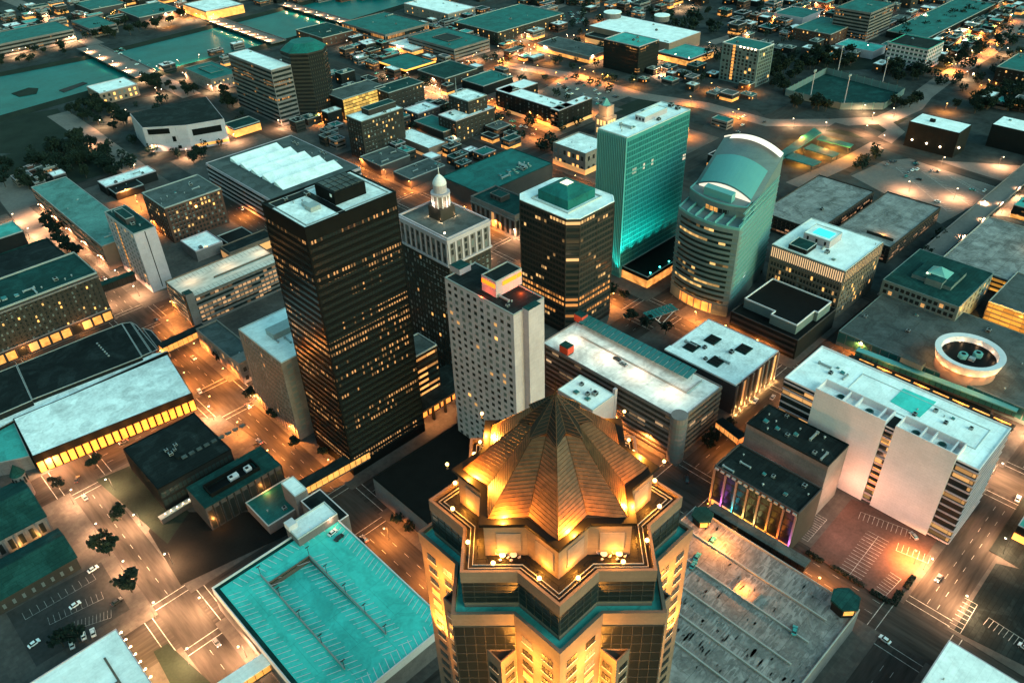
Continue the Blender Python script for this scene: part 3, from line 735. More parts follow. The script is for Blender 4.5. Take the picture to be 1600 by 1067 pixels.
# its lit arcade and dark podium beside it
X0r, X1r, Y0r, Y1r = B['r']
bld('annex', 'dark low annex with lit amber strips tucked behind the black office tower', 38, rc=(X1r+2, X1r+24, Y0r+14, Y1r-4), wall='black', roof='roofg', rim='rimd',
    rib=dict(n=9, m=rb('annex', .62, 8.0, s=1.2, pane=6, floor=4, cluster=.02, duty=.95), f=.4, faces='S'))
t = thing('arcade', 'long glowing amber arcade at the foot of the black office tower', 'arcade', (180, 270, 0))
a0, a1 = P(577, 706)[0]-2, P(717, 627)[0]+14
MB().box(a0, a1, 278, 292, 0, 9.5).part('wall', [M['black']], t)
MB().box(a0-1, a1+1, 272.5, 295, 9.5, 10.6).part('roof', [M['roofd']], t)
ag = glow('arcade_light', (1, .36, .08), .85, True, True)
n_ = 9
for i in range(n_):
    u = a0+(a1-a0)*i/n_; w = (a1-a0)/n_
    MB().box(u+.8, u+w-.8, 277.8, 278, .8, 8.6).part('lit_bay', [ag], t)
    MB().box(u-.5, u+.5, 272.6, 274, .2, 9.5).part('column', [M['black']], t)
for i in range(7): lamp_light((a0+(a1-a0)*(i+.5)/7, 270, 6.5), 1500, (1, .38, .09), .5, t)
# grey hotel slab with square windows
B = bld('hotel_tower', 'tall pale grey hotel slab with a regular grid of small square windows', 105, (695, 433), (800.8, 491.7), (851, 465), wall='pale', roof='roofd', rim='rimd', par=.6, t=.5, cat='hotel',
        win=dict(faces='W', nw=10, ns=0, fl=28, w=1.9, h=1.7, lit=.02, dim=.03, blind=.35, top=1.2, z0=2, mg=.8))
x0, x1, y0, y1 = B['r']; r_ = B['root']; LX = (x1-x0)
MB().box(x0+LX*.30, x0+LX*.72, y0-3.4, y0+.4, 0, 105.8, 0, 1).part('stair_shaft', [M['pale'], M['roofdt']], r_)
L_, T_, R_, N_ = P(750, 431, 112), P(792, 410, 112), P(816, 420, 112), P(776, 441, 112)
hx0, hx1, hy0, hy1 = rect(112, (750, 431), (776, 441), (816, 420), (792, 410))
b = MB(); b.box(hx0, hx1, hy0, hy1, 104.5, 112, 0, 1); b.ring([(hx0-.02, hy0-.02), (hx1+.02, hy0-.02), (hx1+.02, hy1+.02), (hx0-.02, hy1+.02)], .4, 112, 112.5, 2)
ph = b.part('penthouse', [M['pale'], M['roofd'], M['rimd']], r_)
for f, us in ((Face('W', hx0, hx1, hy0, hy1), ((.05, .28), (.33, .95))), (Face('S', hx0, hx1, hy0, hy1), ((.25, .78), (.82, .97)))):
    for a, c in us:
        b = MB(); f.box(b, f.len*a, f.len*c, 109.0, 110.9, .35); b.part('lit_sign', [M['neon']], r_, parent=ph)
lamp_light((hx0-4.5, (hy0+hy1)/2, 105.4), 450, (1, .08, .015), .4, r_, 'sign_light'); lamp_light(((hx0+hx1)/2+2, hy0-5, 105.4), 700, (1, .10, .015), .4, r_, 'sign_light')
q = rect(107, (704, 416), (720, 424), (735, 413), (717, 406)); b = MB(); b.box(*q, 104.5, 107.4, 0, 1); b.part('lift_housing', [M['pale'], M['roofdt']], r_)
plant(r_, x0+1, x0+LX*.5, y0+2, y0+14, 104.4, 5, .8, random.Random(2))
# cream office with angled roof beside the black tower
B = bld('office_block', 'slim cream office block with white roof beside the black tower', 52, rc=(lambda q: (q[0], q[0]+40, q[2], q[3]))(rect(52, (372, 514), (441.5, 568), (466, 551))), wall='cream', roof='roofw', rim='rim', par=.5,
        win=dict(nw=15, ns=0, fl=14, w=1.7, h=2.0, lit=.0, dim=.01, blind=.12, z0=5), units=5)
x0, x1, y0, y1 = B['r']; f = B['F']['S']
for i in range(12):
    b = MB(); f.box(b, 2.2, 5.2, 6+i*3.7, 8.4+i*3.7, .06); b.part('window_band', [M['w_grey']], B['root'])
for i in range(16):
    f = B['F']['W']; b = MB(); u = .2+(f.len-.4)*i/15; f.box(b, u-.22, u+.22, 0, 51, .3); b.part('pilaster', [M['cream']], B['root'])
MB().box(x0+8, x0+26, y0+20, y0+28, 51.4, 55, 0).part('penthouse', [M['metal']], B['root'])
B = bld('bank_house', 'low cream stone building with arched openings in front of the white-roofed office', 14, (309, 512), (373, 574), (405, 552), wall='cream', roof='roofg', rim='cream', par=1.2,
        win=dict(nw=9, ns=4, fl=2, w=2.0, h=3.0, lit=.1, dim=.2, blind=.0, z0=.5), units=2)
x0, x1, y0, y1 = B['r']
MB().box(x0-.1, x0+8, y0-.1, y0+9, 12.9, 15.2).part('attic', [M['cream']], B['root'])
# parking building with hatched pale roof
B = bld('parking_garage', 'long cream parking garage with dirty streaked pale top deck and open lit levels', 22, (249, 443), (302, 465), (440, 405), wall='conc', roof='deckc', rim='tan', par=1.0, t=.4,
        rib=dict(n=6, m=rb('garage1', .55, 4.0, s=.55, pane=3.2, floor=3.4, cluster=.1, duty=.8, lit=(1, .55, .25)), f=.52, z0=1, top=1.2, mg=.8))
x0, x1, y0, y1 = B['r']; r_ = B['root']
MB().box(x0-.6, x0+4.5, y0-.7, y0+5, 0, 25.5, 0, 1).box(x0-.75, x0-.6, y0+.6, y0+3.6, 1, 24, 2).part('stair_tower', [M['conc'], M['roofdt'], M['w_dark']], r_)
MB().box(x0+25, x1, (y0+y1)/2-3, (y0+y1)/2-2.4, 21, 22.2).part('ramp_wall', [M['tan']], r_)
s = []
for k in range(44):
    x = x0+6+k*2.9
    if x < x1-2: s += [((x, y1-2), (x, y1-7.5)), ((x, y0+2), (x, y0+7.5))]
b = MB()
for (xa, ya), (xb, yb) in s: b.face([(xa-.1, min(ya, yb), 21.13), (xa+.1, min(ya, yb), 21.13), (xa+.1, max(ya, yb), 21.13), (xa-.1, max(ya, yb), 21.13)])
b.part('stall_lines', [M['concd']], r_)
for k in range(5): lamp_light((x0+12+k*26, (y0+y1)/2+4, 28), 700, (1, .62, .32), .4, r_)
# brick hotel, left edge
q = rect(36, R=(148, 426), T=(118, 392))
B = bld('brick_hotel', 'long brown brick hotel with dark roof and paired lit windows at left edge', 36, rc=(q[1]-140, q[1], q[2], q[3]), wall='brickb', roof='roofdt', rim='rimd', par=1.2, cat='hotel',
        win=dict(faces='S', nw=0, ns=46, fl=8, w=1.0, h=1.6, lit=.03, dim=.02, blind=.22, z0=8, top=3), units=0)
x0, x1, y0, y1 = B['r']; r_ = B['root']
b = MB(); B['F']['S'].box(b, 0, x1-x0, 32.6, 33.6, .5); B['F']['S'].box(b, 0, x1-x0, 8.2, 9, .5); b.part('cornice', [M['conc']], r_)
for i in range(20):
    u = x1-x0-6.6*(i+1); b = MB(); B['F']['S'].box(b, u+.7, u+5.9, 1, 6.6, .15); b.part('shop_window', [(ag, M['w_gold'], M['w_dim'], ag, M['w_dark'])[(i*7+3) % 5]], r_)
lamp_light((x1-20, y0-4, 5), 1200, (1, .38, .09), .5, r_); lamp_light((x1-55, y0-4, 5), 1200, (1, .38, .09), .5, r_)
rr = random.Random(9); plant(r_, x1-70, x1-6, y0+4, y0+13, 34.9, 12, 1.3, rr)
bld('warehouse', 'dark block with bright teal roof at the far left edge of the street', 20, rc=(lambda q: (q[1]-90, q[1], q[2], q[3]))(rect(20, R=(33, 361), T=(22, 344))), wall='dark', roof='rooft2', rim='rimd', plinth=(4, 'w_dim'))
bld('flat_block', 'dark flat roofed block between the teal roofed block and the brick hotel', 14, rc=(lambda q: (q[1]-90, q[1], q[2], q[3]))(rect(14, R=(112, 396), T=(66, 374))), wall='dark', roof='roofd', rim='roofdt')
# exhibition hall
def poly_building(name, label, pix, z, wall, roof, rim='rim', par=.5, cat='hall', zb=0, t=.4):
    pl = [P(*q, z) for q in pix]
    A = sum(pl[i][0]*pl[(i+1) % len(pl)][1]-pl[(i+1) % len(pl)][0]*pl[i][1] for i in range(len(pl)))
    if A < 0: pl = pl[::-1]
    c = (sum(p[0] for p in pl)/len(pl), sum(p[1] for p in pl)/len(pl), zb)
    root = thing(name, label, cat, c)
    MB().prism(pl, zb, z-par-.02).part('wall', [M[wall]], root)
    MB().prism(inset(pl, t-.1), z-par-.02, z-par+.08).part('roof', [M[roof]], root)
    MB().ring(inset(pl, -.03), t, z-par-.02, z).part('parapet', [M[rim]], root)
    return dict(root=root, pl=pl, z=z)
t = poly_building('exhibition_hall', 'huge white roofed exhibition hall with a glowing amber glass front', [(262, 553), (300, 614), (50, 713), (20, 654)], 12, 'black', 'roofw2', 'black', .25, t=.5)
pa, pb = Vector(P(50, 713, 12)), Vector(P(300, 614, 12)); d = pb-pa; n = Vector((d.y, -d.x)).normalized()
hall = glow('hall_glass_light', (1, .34, .06), .85, True, True)
NB = 22
for i in range(NB):
    a, c = pa+d*(i/NB+.006)+n*.3, pa+d*((i+1)/NB-.006)+n*.3
    b = MB(); b.prism([tuple(a-n*.5), tuple(a), tuple(c), tuple(c-n*.5)][::-1], .6, 7.2); b.part('lit_glass', [hall], t['root'])
for i in range(8):
    c = pa+d*((i+.5)/8)+n*6; lamp_light((c.x, c.y, 5), 1500, (1, .33, .06), .5, t['root'])
poly_building('hall_wing', 'lower white roofed wing along the back of the exhibition hall', [(222, 555), (262, 548), (20, 657), (-60, 700), (-60, 672)], 10.5, 'dark', 'roofw2', 'rimd', .3)
poly_building('hall_wing', 'teal roofed corner wing at the left end of the exhibition hall', [(20, 656), (46, 712), (30, 716), (-40, 730), (-50, 690)], 9, 'conc', 'rooft2', 'rimd', .3)
t = poly_building('black_hall', 'black roofed convention hall behind the white exhibition hall', [(222, 557), (50, 624), (26, 570), (150, 520), (190, 505)], 13, 'dark', 'roofd', 'rimd', .4)
for k in range(7): 
    c = P(152+k*3, 537+k*3.2, 12.7); b = MB(); b.box(c[0]-.5, c[0]+.5, c[1]-.5, c[1]+.5, 12.6, 13.2); b.part('skylight', [M['metal']], t['root'])
poly_building('black_hall', 'smaller black roofed hall cut by the left edge beside the big black hall', [(50, 625), (-40, 664), (-40, 596), (25, 570)], 14, 'dark', 'roofd', 'rimd', .4)
for k in range(3):
    poly_building('stepped_block', ['topmost of the black stepped blocks at the end of the black hall', 'middle one of the black stepped blocks at the end of the black hall', 'lowest of the black stepped blocks nearest the glowing street'][k],
                  [[(190, 505), (222, 556), (236, 550), (204, 503)], [(205, 503), (237, 550), (246, 546), (214, 508)], [(222, 512), (247, 545), (258, 540), (236, 516)]][k], 12-2.5*k, 'dark', 'roofd', 'rimd', .4)
# black museum and its neighbour
B = bld('museum', 'square black museum with a raised dark roof panel and dim windows', 15, (190, 702), (250, 765.5), (360, 698.5), (301, 645), wall='dark', roof='roofd', rim='black', par=.5,
        rib=dict(n=2, m=rb('museum', .0, 5., pane=2.2, floor=6, col=(.02, .03, .03)), f=.7, z0=2.5, top=2.5, faces='S'), cat='museum')
x0, x1, y0, y1 = B['r']; r_ = B['root']
MB().box(x0+16, x1-20, y0+13, y1-14, 14.5, 15.6).part('raised_roof', [M['roofd']], r_)
for k in range(9): 
    b = MB(); b.box(x0+18+k*4, x0+20.6+k*4, y0+11, y0+13, 14.55, 15.2); b.part('skylight', [M['roofg']], r_)
plant(r_, x0+18, x1-22, y0+15, y1-16, 15.6, 7, .8, random.Random(8))
for k in range(5): floodlamp(*P(259+k*9.3, 805-k*5.4, 4), 3.9, 90, 'small lamp on the wall before the black museum', grp='row of lamps before the museum', r=.3, col=(1, .7, .4), m='lampw')
t = thing('garden_wall', 'low concrete garden wall carrying five small lamps before the black museum', 'wall', (*P(276, 797), 0)); pa, pb = Vector(P(252, 812, 3.4)), Vector(P(304, 780, 3.4)); d = (pb-pa).normalized(); n = Vector((-d.y, d.x))
MB().prism([tuple(pa), tuple(pb), tuple(pb+n*2.5), tuple(pa+n*2.5)], .15, 3.4).part('wall', [M['concd']], t); MB().prism([tuple(pa-d*.2-n*.2), tuple(pb+d*.2-n*.2), tuple(pb+d*.2+n*2.7), tuple(pa-d*.2+n*2.7)], 3.4, 3.9).part('coping', [M['rimd']], t)
B = bld('club_building', 'dark teal roofed building with a sunken roof court beside the museum', 15, (292, 763), None, (441, 724), (403, 696), wall='concd', roof='roofdt', rim='roofdt', par=.3)
x0, x1, y0, y1 = B['r']; r_ = B['root']; w_ = x1-x0; h_ = y1-y0
MB().ring([(x0+w_*.14, y0+h_*.22), (x1-w_*.22, y0+h_*.22), (x1-w_*.22, y0+h_*.66), (x0+w_*.14, y0+h_*.66)], .5, 14.7, 17, 0).part('roof_screen', [M['black']], r_)
MB().box(x0+w_*.17, x1-w_*.25, y0+h_*.26, y0+h_*.62, 14.8, 14.9).part('sunken_roof', [M['black']], r_)
for a, c in ((.42, .12), (.63, .08)):
    b = MB(); b.box(x0+w_*a, x0+w_*(a+c), y0+h_*.36, y0+h_*.50, 14.9, 16.8).box(x0+w_*a+.5, x0+w_*a+2, y0+h_*.38, y0+h_*.46, 16.8, 17, 1); b.part('air_handler', [M['white'], M['dark']], r_)
f = B['F']['S']
for i in range(11):
    b = MB(); f.box(b, f.len*(i+.18)/11, f.len*(i+.82)/11, .8, 12.2, .08); b.part('window', [M['w_dark']], r_)
    b = MB(); f.box(b, f.len*(i+.9)/11, f.len*(i+1.06)/11, .2, 14.4, .35); b.part('pilaster', [M['dark']], r_)
B = bld('podium', 'pale low podium with open roof court next to the teal parking deck', 6, rc=(x1-22, x1+2, y0-22, y0-1), wall='conc', roof='rooft', rim='rim', par=.5, units=2)
lamp_light((x0+w_*.72, y0-3, 7), 500, (1, .37, .08), .4); lamp_light((x0+w_*.06, y0-2, 5), 500, (1, .37, .08), .4)
# teal parking deck in the foreground
q = rect(15, (330, 917), None, (668, 940), (515, 800))
x0, x1, y1 = q[0], q[1], q[3]; y0 = P(660, 1005, 15)[1]
B = bld('parking_deck', 'bright teal parking deck with white stall lines and sunken ramp, lower foreground', 15, rc=(x0, x1, y0, y1), wall='conc', roof='deck', rim='white', par=4.4, t=.4)
r_ = B['root']; zd = 14.0
MB().box(x0+.5, x0+2.4, y0+3, y1-.5, zd, zd+.115, 0).box(x0+.45, x1-.5, y1-2.2, y1-.5, zd, zd+.12, 0).part('planter_strip', [M['roofdt']], r_)
b = MB(); s = []
def ln(xa, ya, xb, yb, w=.11):
    p, q_ = Vector((xa, ya)), Vector((xb, yb)); d = (q_-p).normalized(); n = Vector((-d.y, d.x))*w
    b.face([(*(p-n), zd+.125), (*(q_-n), zd+.125), (*(q_+n), zd+.125), (*(p+n), zd+.125)])
ra, rc_, rd, re = P(482, 870, zd), P(605, 990, zd), P(407, 900, zd), P(540, 1045, zd)
yy = y1-14
k = 0
xa_, xb_ = ra[0], rd[0]
y = y1-8
while y > y0+4:
    ln(x1-1, y, x1-6, y-2); 
    if y < ra[1]: ln(xa_+.8, y, xa_+6, y-2); ln(xa_-.8, y-1, xa_-6, y+1)
    if y < rd[1]-1: ln(xb_+.8, y, xb_+6, y-2); ln(xb_-.8, y-1, xb_-6, y+1)
    ln(x0+3, y, x0+8, y-2); y -= 2.75
x = x0+8
while x < x1-8:
    ln(x, y1-3, x+1.5, y1-8); ln(x, y0+1, x+1.5, y0+6); x += 2.75
b.part('stall_lines', [M['white']], r_)
for (p, q_) in ((ra, rc_), (rd, re)):
    xm = (p[0]+q_[0])/2; MB().box(xm-.25, xm+.25, q_[1], p[1], zd, zd+1.1).part('ramp_wall', [M['rimd']], r_)
    for k in range(5):
        yk = p[1]+(q_[1]-p[1])*k/4; m_ = MB(); m_.bar((xm, yk, zd+1.1), (xm, yk, zd+6), .12, 5); m_.box(xm-.9, xm+.9, yk-.2, yk+.2, zd+5.9, zd+6.15); m_.part('light_mast', [M['pole']], r_)
# sunken ramp: the deck leaves a slot between the two walls and the ramp floor drops into it
hx0, hx1 = (rd[0]+re[0])/2+.3, (ra[0]+rc_[0])/2-.3; hyt = (P(420, 915, zd)[1]+P(482, 870, zd)[1])/2; hyb = (rc_[1]+re[1])/2+3
b = MB(); b.box(x0+.4, hx0, y0+.4, y1-.4, 13.6, zd+.09).box(hx1, x1-.4, y0+.4, y1-.4, 13.6, zd+.09).box(hx0, hx1, hyt, y1-.4, 13.6, zd+.09).box(hx0, hx1, y0+.4, hyb, 13.6, zd+.09); b.part('deck_slab', [M['deck']], r_)
b = MB(); b.face([(hx0, hyt, zd-3.0), (hx0, hyb, zd+.085), (hx1, hyb, zd+.085), (hx1, hyt, zd-3.0)]); b.part('ramp_floor', [M['deck']], r_)
b = MB(); b.box(hx0, hx1, hyt, hyt+.3, zd-3.0, zd+1.0); b.part('ramp_end_wall', [M['tan']], r_)
for xq in (hx0-.02, hx1+.02): MB().box(xq-.05, xq+.05, hyb, hyt, zd-3, zd-.4).part('ramp_side_wall', [M['conc']], r_)
q = rect(19, (444, 815), (458, 840), (531, 806), (512, 788))
b = MB(); b.box(*q, 0, 18.4, 0, 1); b.ring([(q[0]-.02, q[2]-.02), (q[1]+.02, q[2]-.02), (q[1]+.02, q[3]+.02), (q[0]-.02, q[3]+.02)], .4, 18.4, 19.2, 2); b.part('stair_tower', [M['conc'], M['roofw'], M['rim']], r_)
MB().box(q[0]-.2, q[0]+4, q[3]-4, q[3]+.2, 18.4, 21.5).part('lift_housing', [M['white']], r_)
lamp_light((q[1]-4, q[2]-1.2, 17.5), 160, (1, .6, .35), .3, r_)
# skywalk with white canopy south of it
def skywalk(label, pa, pb, z, w=5, roof='roofw', hgt=4, lit=True, glassm=None, clear=5):
    p, q = Vector(P(*pa, z)), Vector(P(*pb, z)); d = (q-p).normalized(); n = Vector((-d.y, d.x))*w/2; c = (p+q)/2
    t = thing('skywalk', label, 'skywalk', (c.x, c.y, 0))
    def pr(o, z0, z1, e=0): return MB().prism([tuple(p-n*o-d*e), tuple(q-n*o+d*e), tuple(q+n*o+d*e), tuple(p+n*o-d*e)], z0, z1)
    pr(1, clear, clear+.7).part('floor_slab', [M['concd']], t); pr(1.06, z-.6, z, .2).part('roof', [M[roof]], t)
    gm = glassm or (ag if lit else M['w_dark'])
    pr(.94, clear+.7, z-.6).part('glass_wall', [gm], t)
    b = MB(); L = (q-p).length; k = 0
    while k <= L:
        a = p+d*k
        for sd in (-1, 1): b.bar((*(a+n*sd*.98), clear+.7), (*(a+n*sd*.98), z-.6), .12, 4)
        k += 3.2
    b.part('mullion', [M['black']], t)
    for e in (.12, .88):
        a = p+(q-p)*e; MB().box(a.x-.5, a.x+.5, a.y-.5, a.y+.5, .1, clear).part('pier', [M['conc']], t)
    return t
skywalk('white roofed skywalk at the lower edge joining the teal parking deck', (330, 1085), (440, 1012), 10, 6, 'roofw')
skywalk('dark roofed skywalk with lit side crossing the avenue left of the black tower', (470, 757), (572, 700), 10.5, 6, 'roofd', glassm=M['w_gold'])
skywalk('dark roofed skywalk with amber windows crossing the avenue by the cream bank', (250, 540), (318, 508), 10.5, 6, 'roofd', glassm=M['w_gold'])
skywalk('thin dark skywalk between the black hall and the narrow white slab', (150, 446), (208, 425), 11, 5, 'roofdt', lit=False)
skywalk('short skywalk with lit edge beside the pale garage and dark brick building', (1124, 655), (1160, 682), 10, 5, 'roofd', glassm=M['w_gold'])
skywalk('long narrow grey skywalk running along the dark brick building and stained deck', (1112, 790), (1262, 880), 9.5, 5, 'roofg', lit=False)
B = bld('access_house', 'white roofed stair house with dark flat roof at the skywalk end by the teal deck', 17, (440, 752), (456, 775), (478, 768), (463, 742), wall='conc', roof='roofw', rim='rim', par=.3)
MB
bld('link_building', 'dark roofed link block along the avenue between stair house and teal deck', 13, rc=(lambda q: (q[0]+2, q[1]+6, q[2]-24, q[2]-.5))(B['r']), wall='conc', roof='roofd', rim='white', par=.4)
# stained grey deck right of the star tower
q = rect(14, None, None, (1345, 950), (1085, 792)); x1, y1 = q[1], q[3]; y0 = P(1345, 950, 14)[1]
B = bld('parking_deck', 'grey parking deck with dark stained stalls right of the star tower', 14, rc=(150, x1, y0, y1), wall='conc', roof='deckg', rim='rimd', par=1.0, t=.4)
r_ = B['root']
for fx in (.22, .36, .50, .66, .83):
    xx = 150+(x1-150)*fx; MB().box(xx-.3, xx+.3, y0+7, y1-8, 13.2, 14.1).part('ramp_wall', [M['rimd']], r_)
b = MB(); y = y0+3
def ln2(xa, ya, xb, yb): b.face([(xa, ya-.07, 13.13), (xb, yb-.07, 13.13), (xb, yb+.07, 13.13), (xa, ya+.07, 13.13)])
while y < y1-3:
    for fx in (.22, .36, .50, .66, .83):
        xx = 150+(x1-150)*fx; ln2(xx+.5, y, xx+5.5, y+1); ln2(xx-5.5, y-1, xx-.5, y)
    ln2(x1-5.5, y, x1-.5, y+1); y += 2.8
b.part('stall_lines', [M['conc']], r_)
b = MB(); rs = random.Random(31)
for fx in (.22, .36, .50, .66, .83, 1.0):
    xx = 150+(x1-150)*fx
    for sd in (-1, 1):
        if fx == 1.0 and sd == 1: continue
        y = y0+1.5
        while y < y1-3:
            L1 = rs.uniform(2.5, 8.5); w1 = rs.uniform(.35, .95); xa = xx+sd*rs.uniform(.4, 1.2); xb = xa+sd*L1; ym_ = y+rs.uniform(-.3, .3)
            mx2, my2 = (xa+xb)/2, ym_; b.face([(mx2+L1/2*math.cos(q_*.7)*rs.uniform(.7, 1.1), my2+w1*math.sin(q_*.7)*rs.uniform(.6, 1.3), 13.115) for q_ in range(9)]); y += 1.38 if rs.random() < .75 else 2.76
b.part('oil_stains', [M['deckdk']], r_, kind='stuff')
gx0, gx1 = 150+(x1-150)*.66+.4, 150+(x1-150)*.66+7; gy = y0+(y1-y0)*.52
MB().box(gx0, gx1, gy, gy+.4, 13.1, 14.3).box(gx0, gx1, gy-9, gy-8.6, 13.1, 14.0).part('ramp_beam', [M['conc']], r_)
lamp_light((gx0+3, gy-2.5, 15.2), 2200, (1, .30, .04), .4, r_)  # added lamp; its lit patch stands in for the glowing ramp opening
def hut(label, c, z, rad, zt):
    x, y = P(*c, zt); t = thing('stair_hut', label, 'stair hut', (x, y, 0))
    po = [(x+rad*math.cos(a*math.pi/3+.3), y+rad*math.sin(a*math.pi/3+.3)) for a in range(6)]
    MB().prism(po, 0, zt-1).part('wall', [M['dark']], t); MB().prism(inset(po, -.7), zt-1, zt, 0).part('roof', [M['roofdt']], t)
    for k in (3, 4, 5):
        a, c_ = Vector(po[k]), Vector(po[(k+1) % 6]); d = c_-a; n = Vector((d.y, -d.x)).normalized()
        MB().prism([tuple(a+d*.12), tuple(a+d*.88), tuple(a+d*.88+n*.1), tuple(a+d*.12+n*.1)], zt-4.4, zt-1.5).part('window', [M['w_gold']], t)
    return t
hut('six sided dark stair hut at the right corner of the stained grey deck', (1322, 935), 14, 5.2, 19)
hut('six sided dark stair hut at the back corner of the grey deck', (1098, 803), 14, 4.2, 18)
c = P(1122, 850, 14); lamp_light((c[0], c[1], 20), 8000, (1, .31, .05), .5)
c = P(1420, 874); lamp_light((c[0], c[1], 9), 16000, (1, .33, .04), .6, None, 'lamp_light', 'SPOT', (0, 0, 0), 2.0, .8)
# flat black roof between hotel and star tower
q = rect(14, (585, 748), None, None, (708, 662))
B = bld('flat_hall', 'big flat black roof with pale grey side wall between the hotel and the star tower', 14, rc=(q[0], 236, 165, q[3]), wall='conc', roof='black', rim='black', par=.4, units=0)
# pale-roofed parking building with solar canopy
q = rect(28, None, (1062, 655), (1134, 599.5), (908, 497))
B = bld('parking_garage', 'pale roofed parking garage with row of solar canopies and red stair heads', 28, rc=q, wall='concd', roof='deckw', rim='conc', par=1.0, t=.4,
        rib=dict(n=7, m=rb('garage2', .30, 6.0, s=.5, pane=5.5, floor=3.8, cluster=.05, duty=.9, lit=(1, .6, .3), col=(.035, .033, .03)), f=.42, z0=2, top=1.5, mg=3.5))
x0, x1, y0, y1 = q; r_ = B['root']
for k in 'WS':
    f = B['F'][k]
    for i in range(8):
        b = MB(); f.box(b, 3.4, f.len, 2.2+i*3.5-.5, 2.2+i*3.5+.75, .3); b.part('level_edge', [M['conc'] if k == 'W' else M['tan']], r_)
b = MB(); b.cyl(x0+1.5, y0+1.5, 0, 29.2, 4.2, n=18); b.part('corner_stair', [M['conc']], r_, False)
b = MB()
for i in range(7): b.cyl(x0+1.5, y0+1.5, 3+i*3.5, 5+i*3.5, 4.26, n=18, mi=0)
b.part('corner_glass', [M['w_grey']], r_)
L_ = y1-y0
t = thing('solar_canopy', 'long row of teal solar panels on posts along the pale garage roof', 'solar canopy', (x1-5, (y0+y1)/2, 27.1))
nb_ = 24
for i in range(nb_):
    ya = y0+L_*.16+(L_*.80)*i/nb_; yb = ya+L_*.80/nb_-.35
    b = MB(); b.face([(x1-9.4, ya, 30.0), (x1-1.2, ya, 31.2), (x1-1.2, yb, 31.2), (x1-9.4, yb, 30.0)]); b.face([(x1-9.4, yb, 29.9), (x1-1.2, yb, 31.1), (x1-1.2, ya, 31.1), (x1-9.4, ya, 29.9)]); b.part('solar_panel', [M['solar']], t)
b = MB()
for i in range(nb_//2+1):
    yy = y0+L_*.16+(L_*.80)*i*2/nb_; b.bar((x1-5, yy, 27.1), (x1-5, yy, 30.4), .15, 5); b.bar((x1-9.4, yy, 29.8), (x1-1.2, yy, 31), .12, 4)
b.part('steel_frame', [M['metal']], t)
xm = x0+(x1-x0)*.55
MB().box(xm-.3, xm+.3, y0+10, y1-12, 27.1, 28).box(xm+.3, x1-3, y0+10, y0+10.6, 27.1, 28).part('ramp_wall', [M['rimd']], r_)
for (u, v) in ((.02, .80), (.80, .955)):
    xx, yy = x0+(x1-x0)*u, y0+(y1-y0)*v
    b = MB(); b.box(xx, xx+5, yy, yy+6, 27, 32.5, 0, 1); b.box(xx-.05, xx+5.05, yy-.12, yy, 28, 32.2, 2); b.box(xx-.12, xx, yy+.2, yy+5.8, 28, 32.2, 2); b.part('stair_head', [M['concd'], M['roofdt'], M['red']], r_)
plant(r_, xm+1, x1-12, y0+14, y1-14, 27.1, 0)
for k in range(4): lamp_light((xm-5, y0+16+k*22, 33), 850, (1, .66, .42), .4, r_)
# square pale building with uplit columns
q = rect(20, (1039, 545), (1148, 604), (1218, 547), (1107, 499))
B = bld('uplit_building', 'pale white roofed square building with columns uplit in amber', 20, rc=q, wall='concd', roof='roofw2', rim='pale', par=.4)
x0, x1, y0, y1 = q; r_ = B['root']; f = B['F']['S']
MB().box(x0-.04, x0+5, y0-.04, y1+.04, 19.6, 20.6).part('roof_step', [M['roofw']], r_)
for i in range(9):
    u = f.len*(i+.15)/8.4; b = MB(); f.box(b, u, u+.9, .2, 19.4, 1.0); b.part('column', [M['cream']], r_)
    x, y = f.at(u+.45, 2.1); lamp_light((x, y, 1.0), 420, (1, .52, .16), .15, r_, 'uplight')
    b = MB(); f.box(b, u+1.2, u+f.len/8.4-.3, 1, 18, .06); 
    if i < 8: b.part('window', [M['w_dim'] if i % 3 == 1 else M['w_dark']], r_)
for (cx_, cy_) in ((.30, .80), (.25, .42), (.72, .32), (.62, .70)):
    xx, yy = x0+(x1-x0)*cx_, y0+(y1-y0)*cy_; b = MB(); b.box(xx-4, xx+4, yy-3.5, yy+3.5, 19.7, 20.3)
    for i in range(3):
        for j in range(3): b.box(xx-3.6+i*2.5, xx-1.5+i*2.5, yy-3.1+j*2.2, yy-1.2+j*2.2, 20.3, 20.6, 1)
    b.part('cooling_plant', [M['roofdt'], M['louvre']], r_)
plant(r_, x0+6, x1-3, y0+3, y1-3, 19.7, 5, 1, random.Random(4))
# small white roof right behind the copper roof
q = rect(26, (866, 613), (930, 635), (964, 617), (905, 585))
B = bld('small_block', 'small white roofed block with dark roof plant behind the copper roof', 26, rc=q, wall='pale', roof='roofw', rim='rim', par=.4)
plant(B['root'], q[0]+2, q[1]-2, q[2]+3, q[3]-4, 25.7, 6, 1.2, random.Random(6))
MB().box(q[1]-.2, q[1]+1.6, q[2]-.2, q[2]+1.4, 0, 29).part('corner_pier', [M['pale']], B['root'])
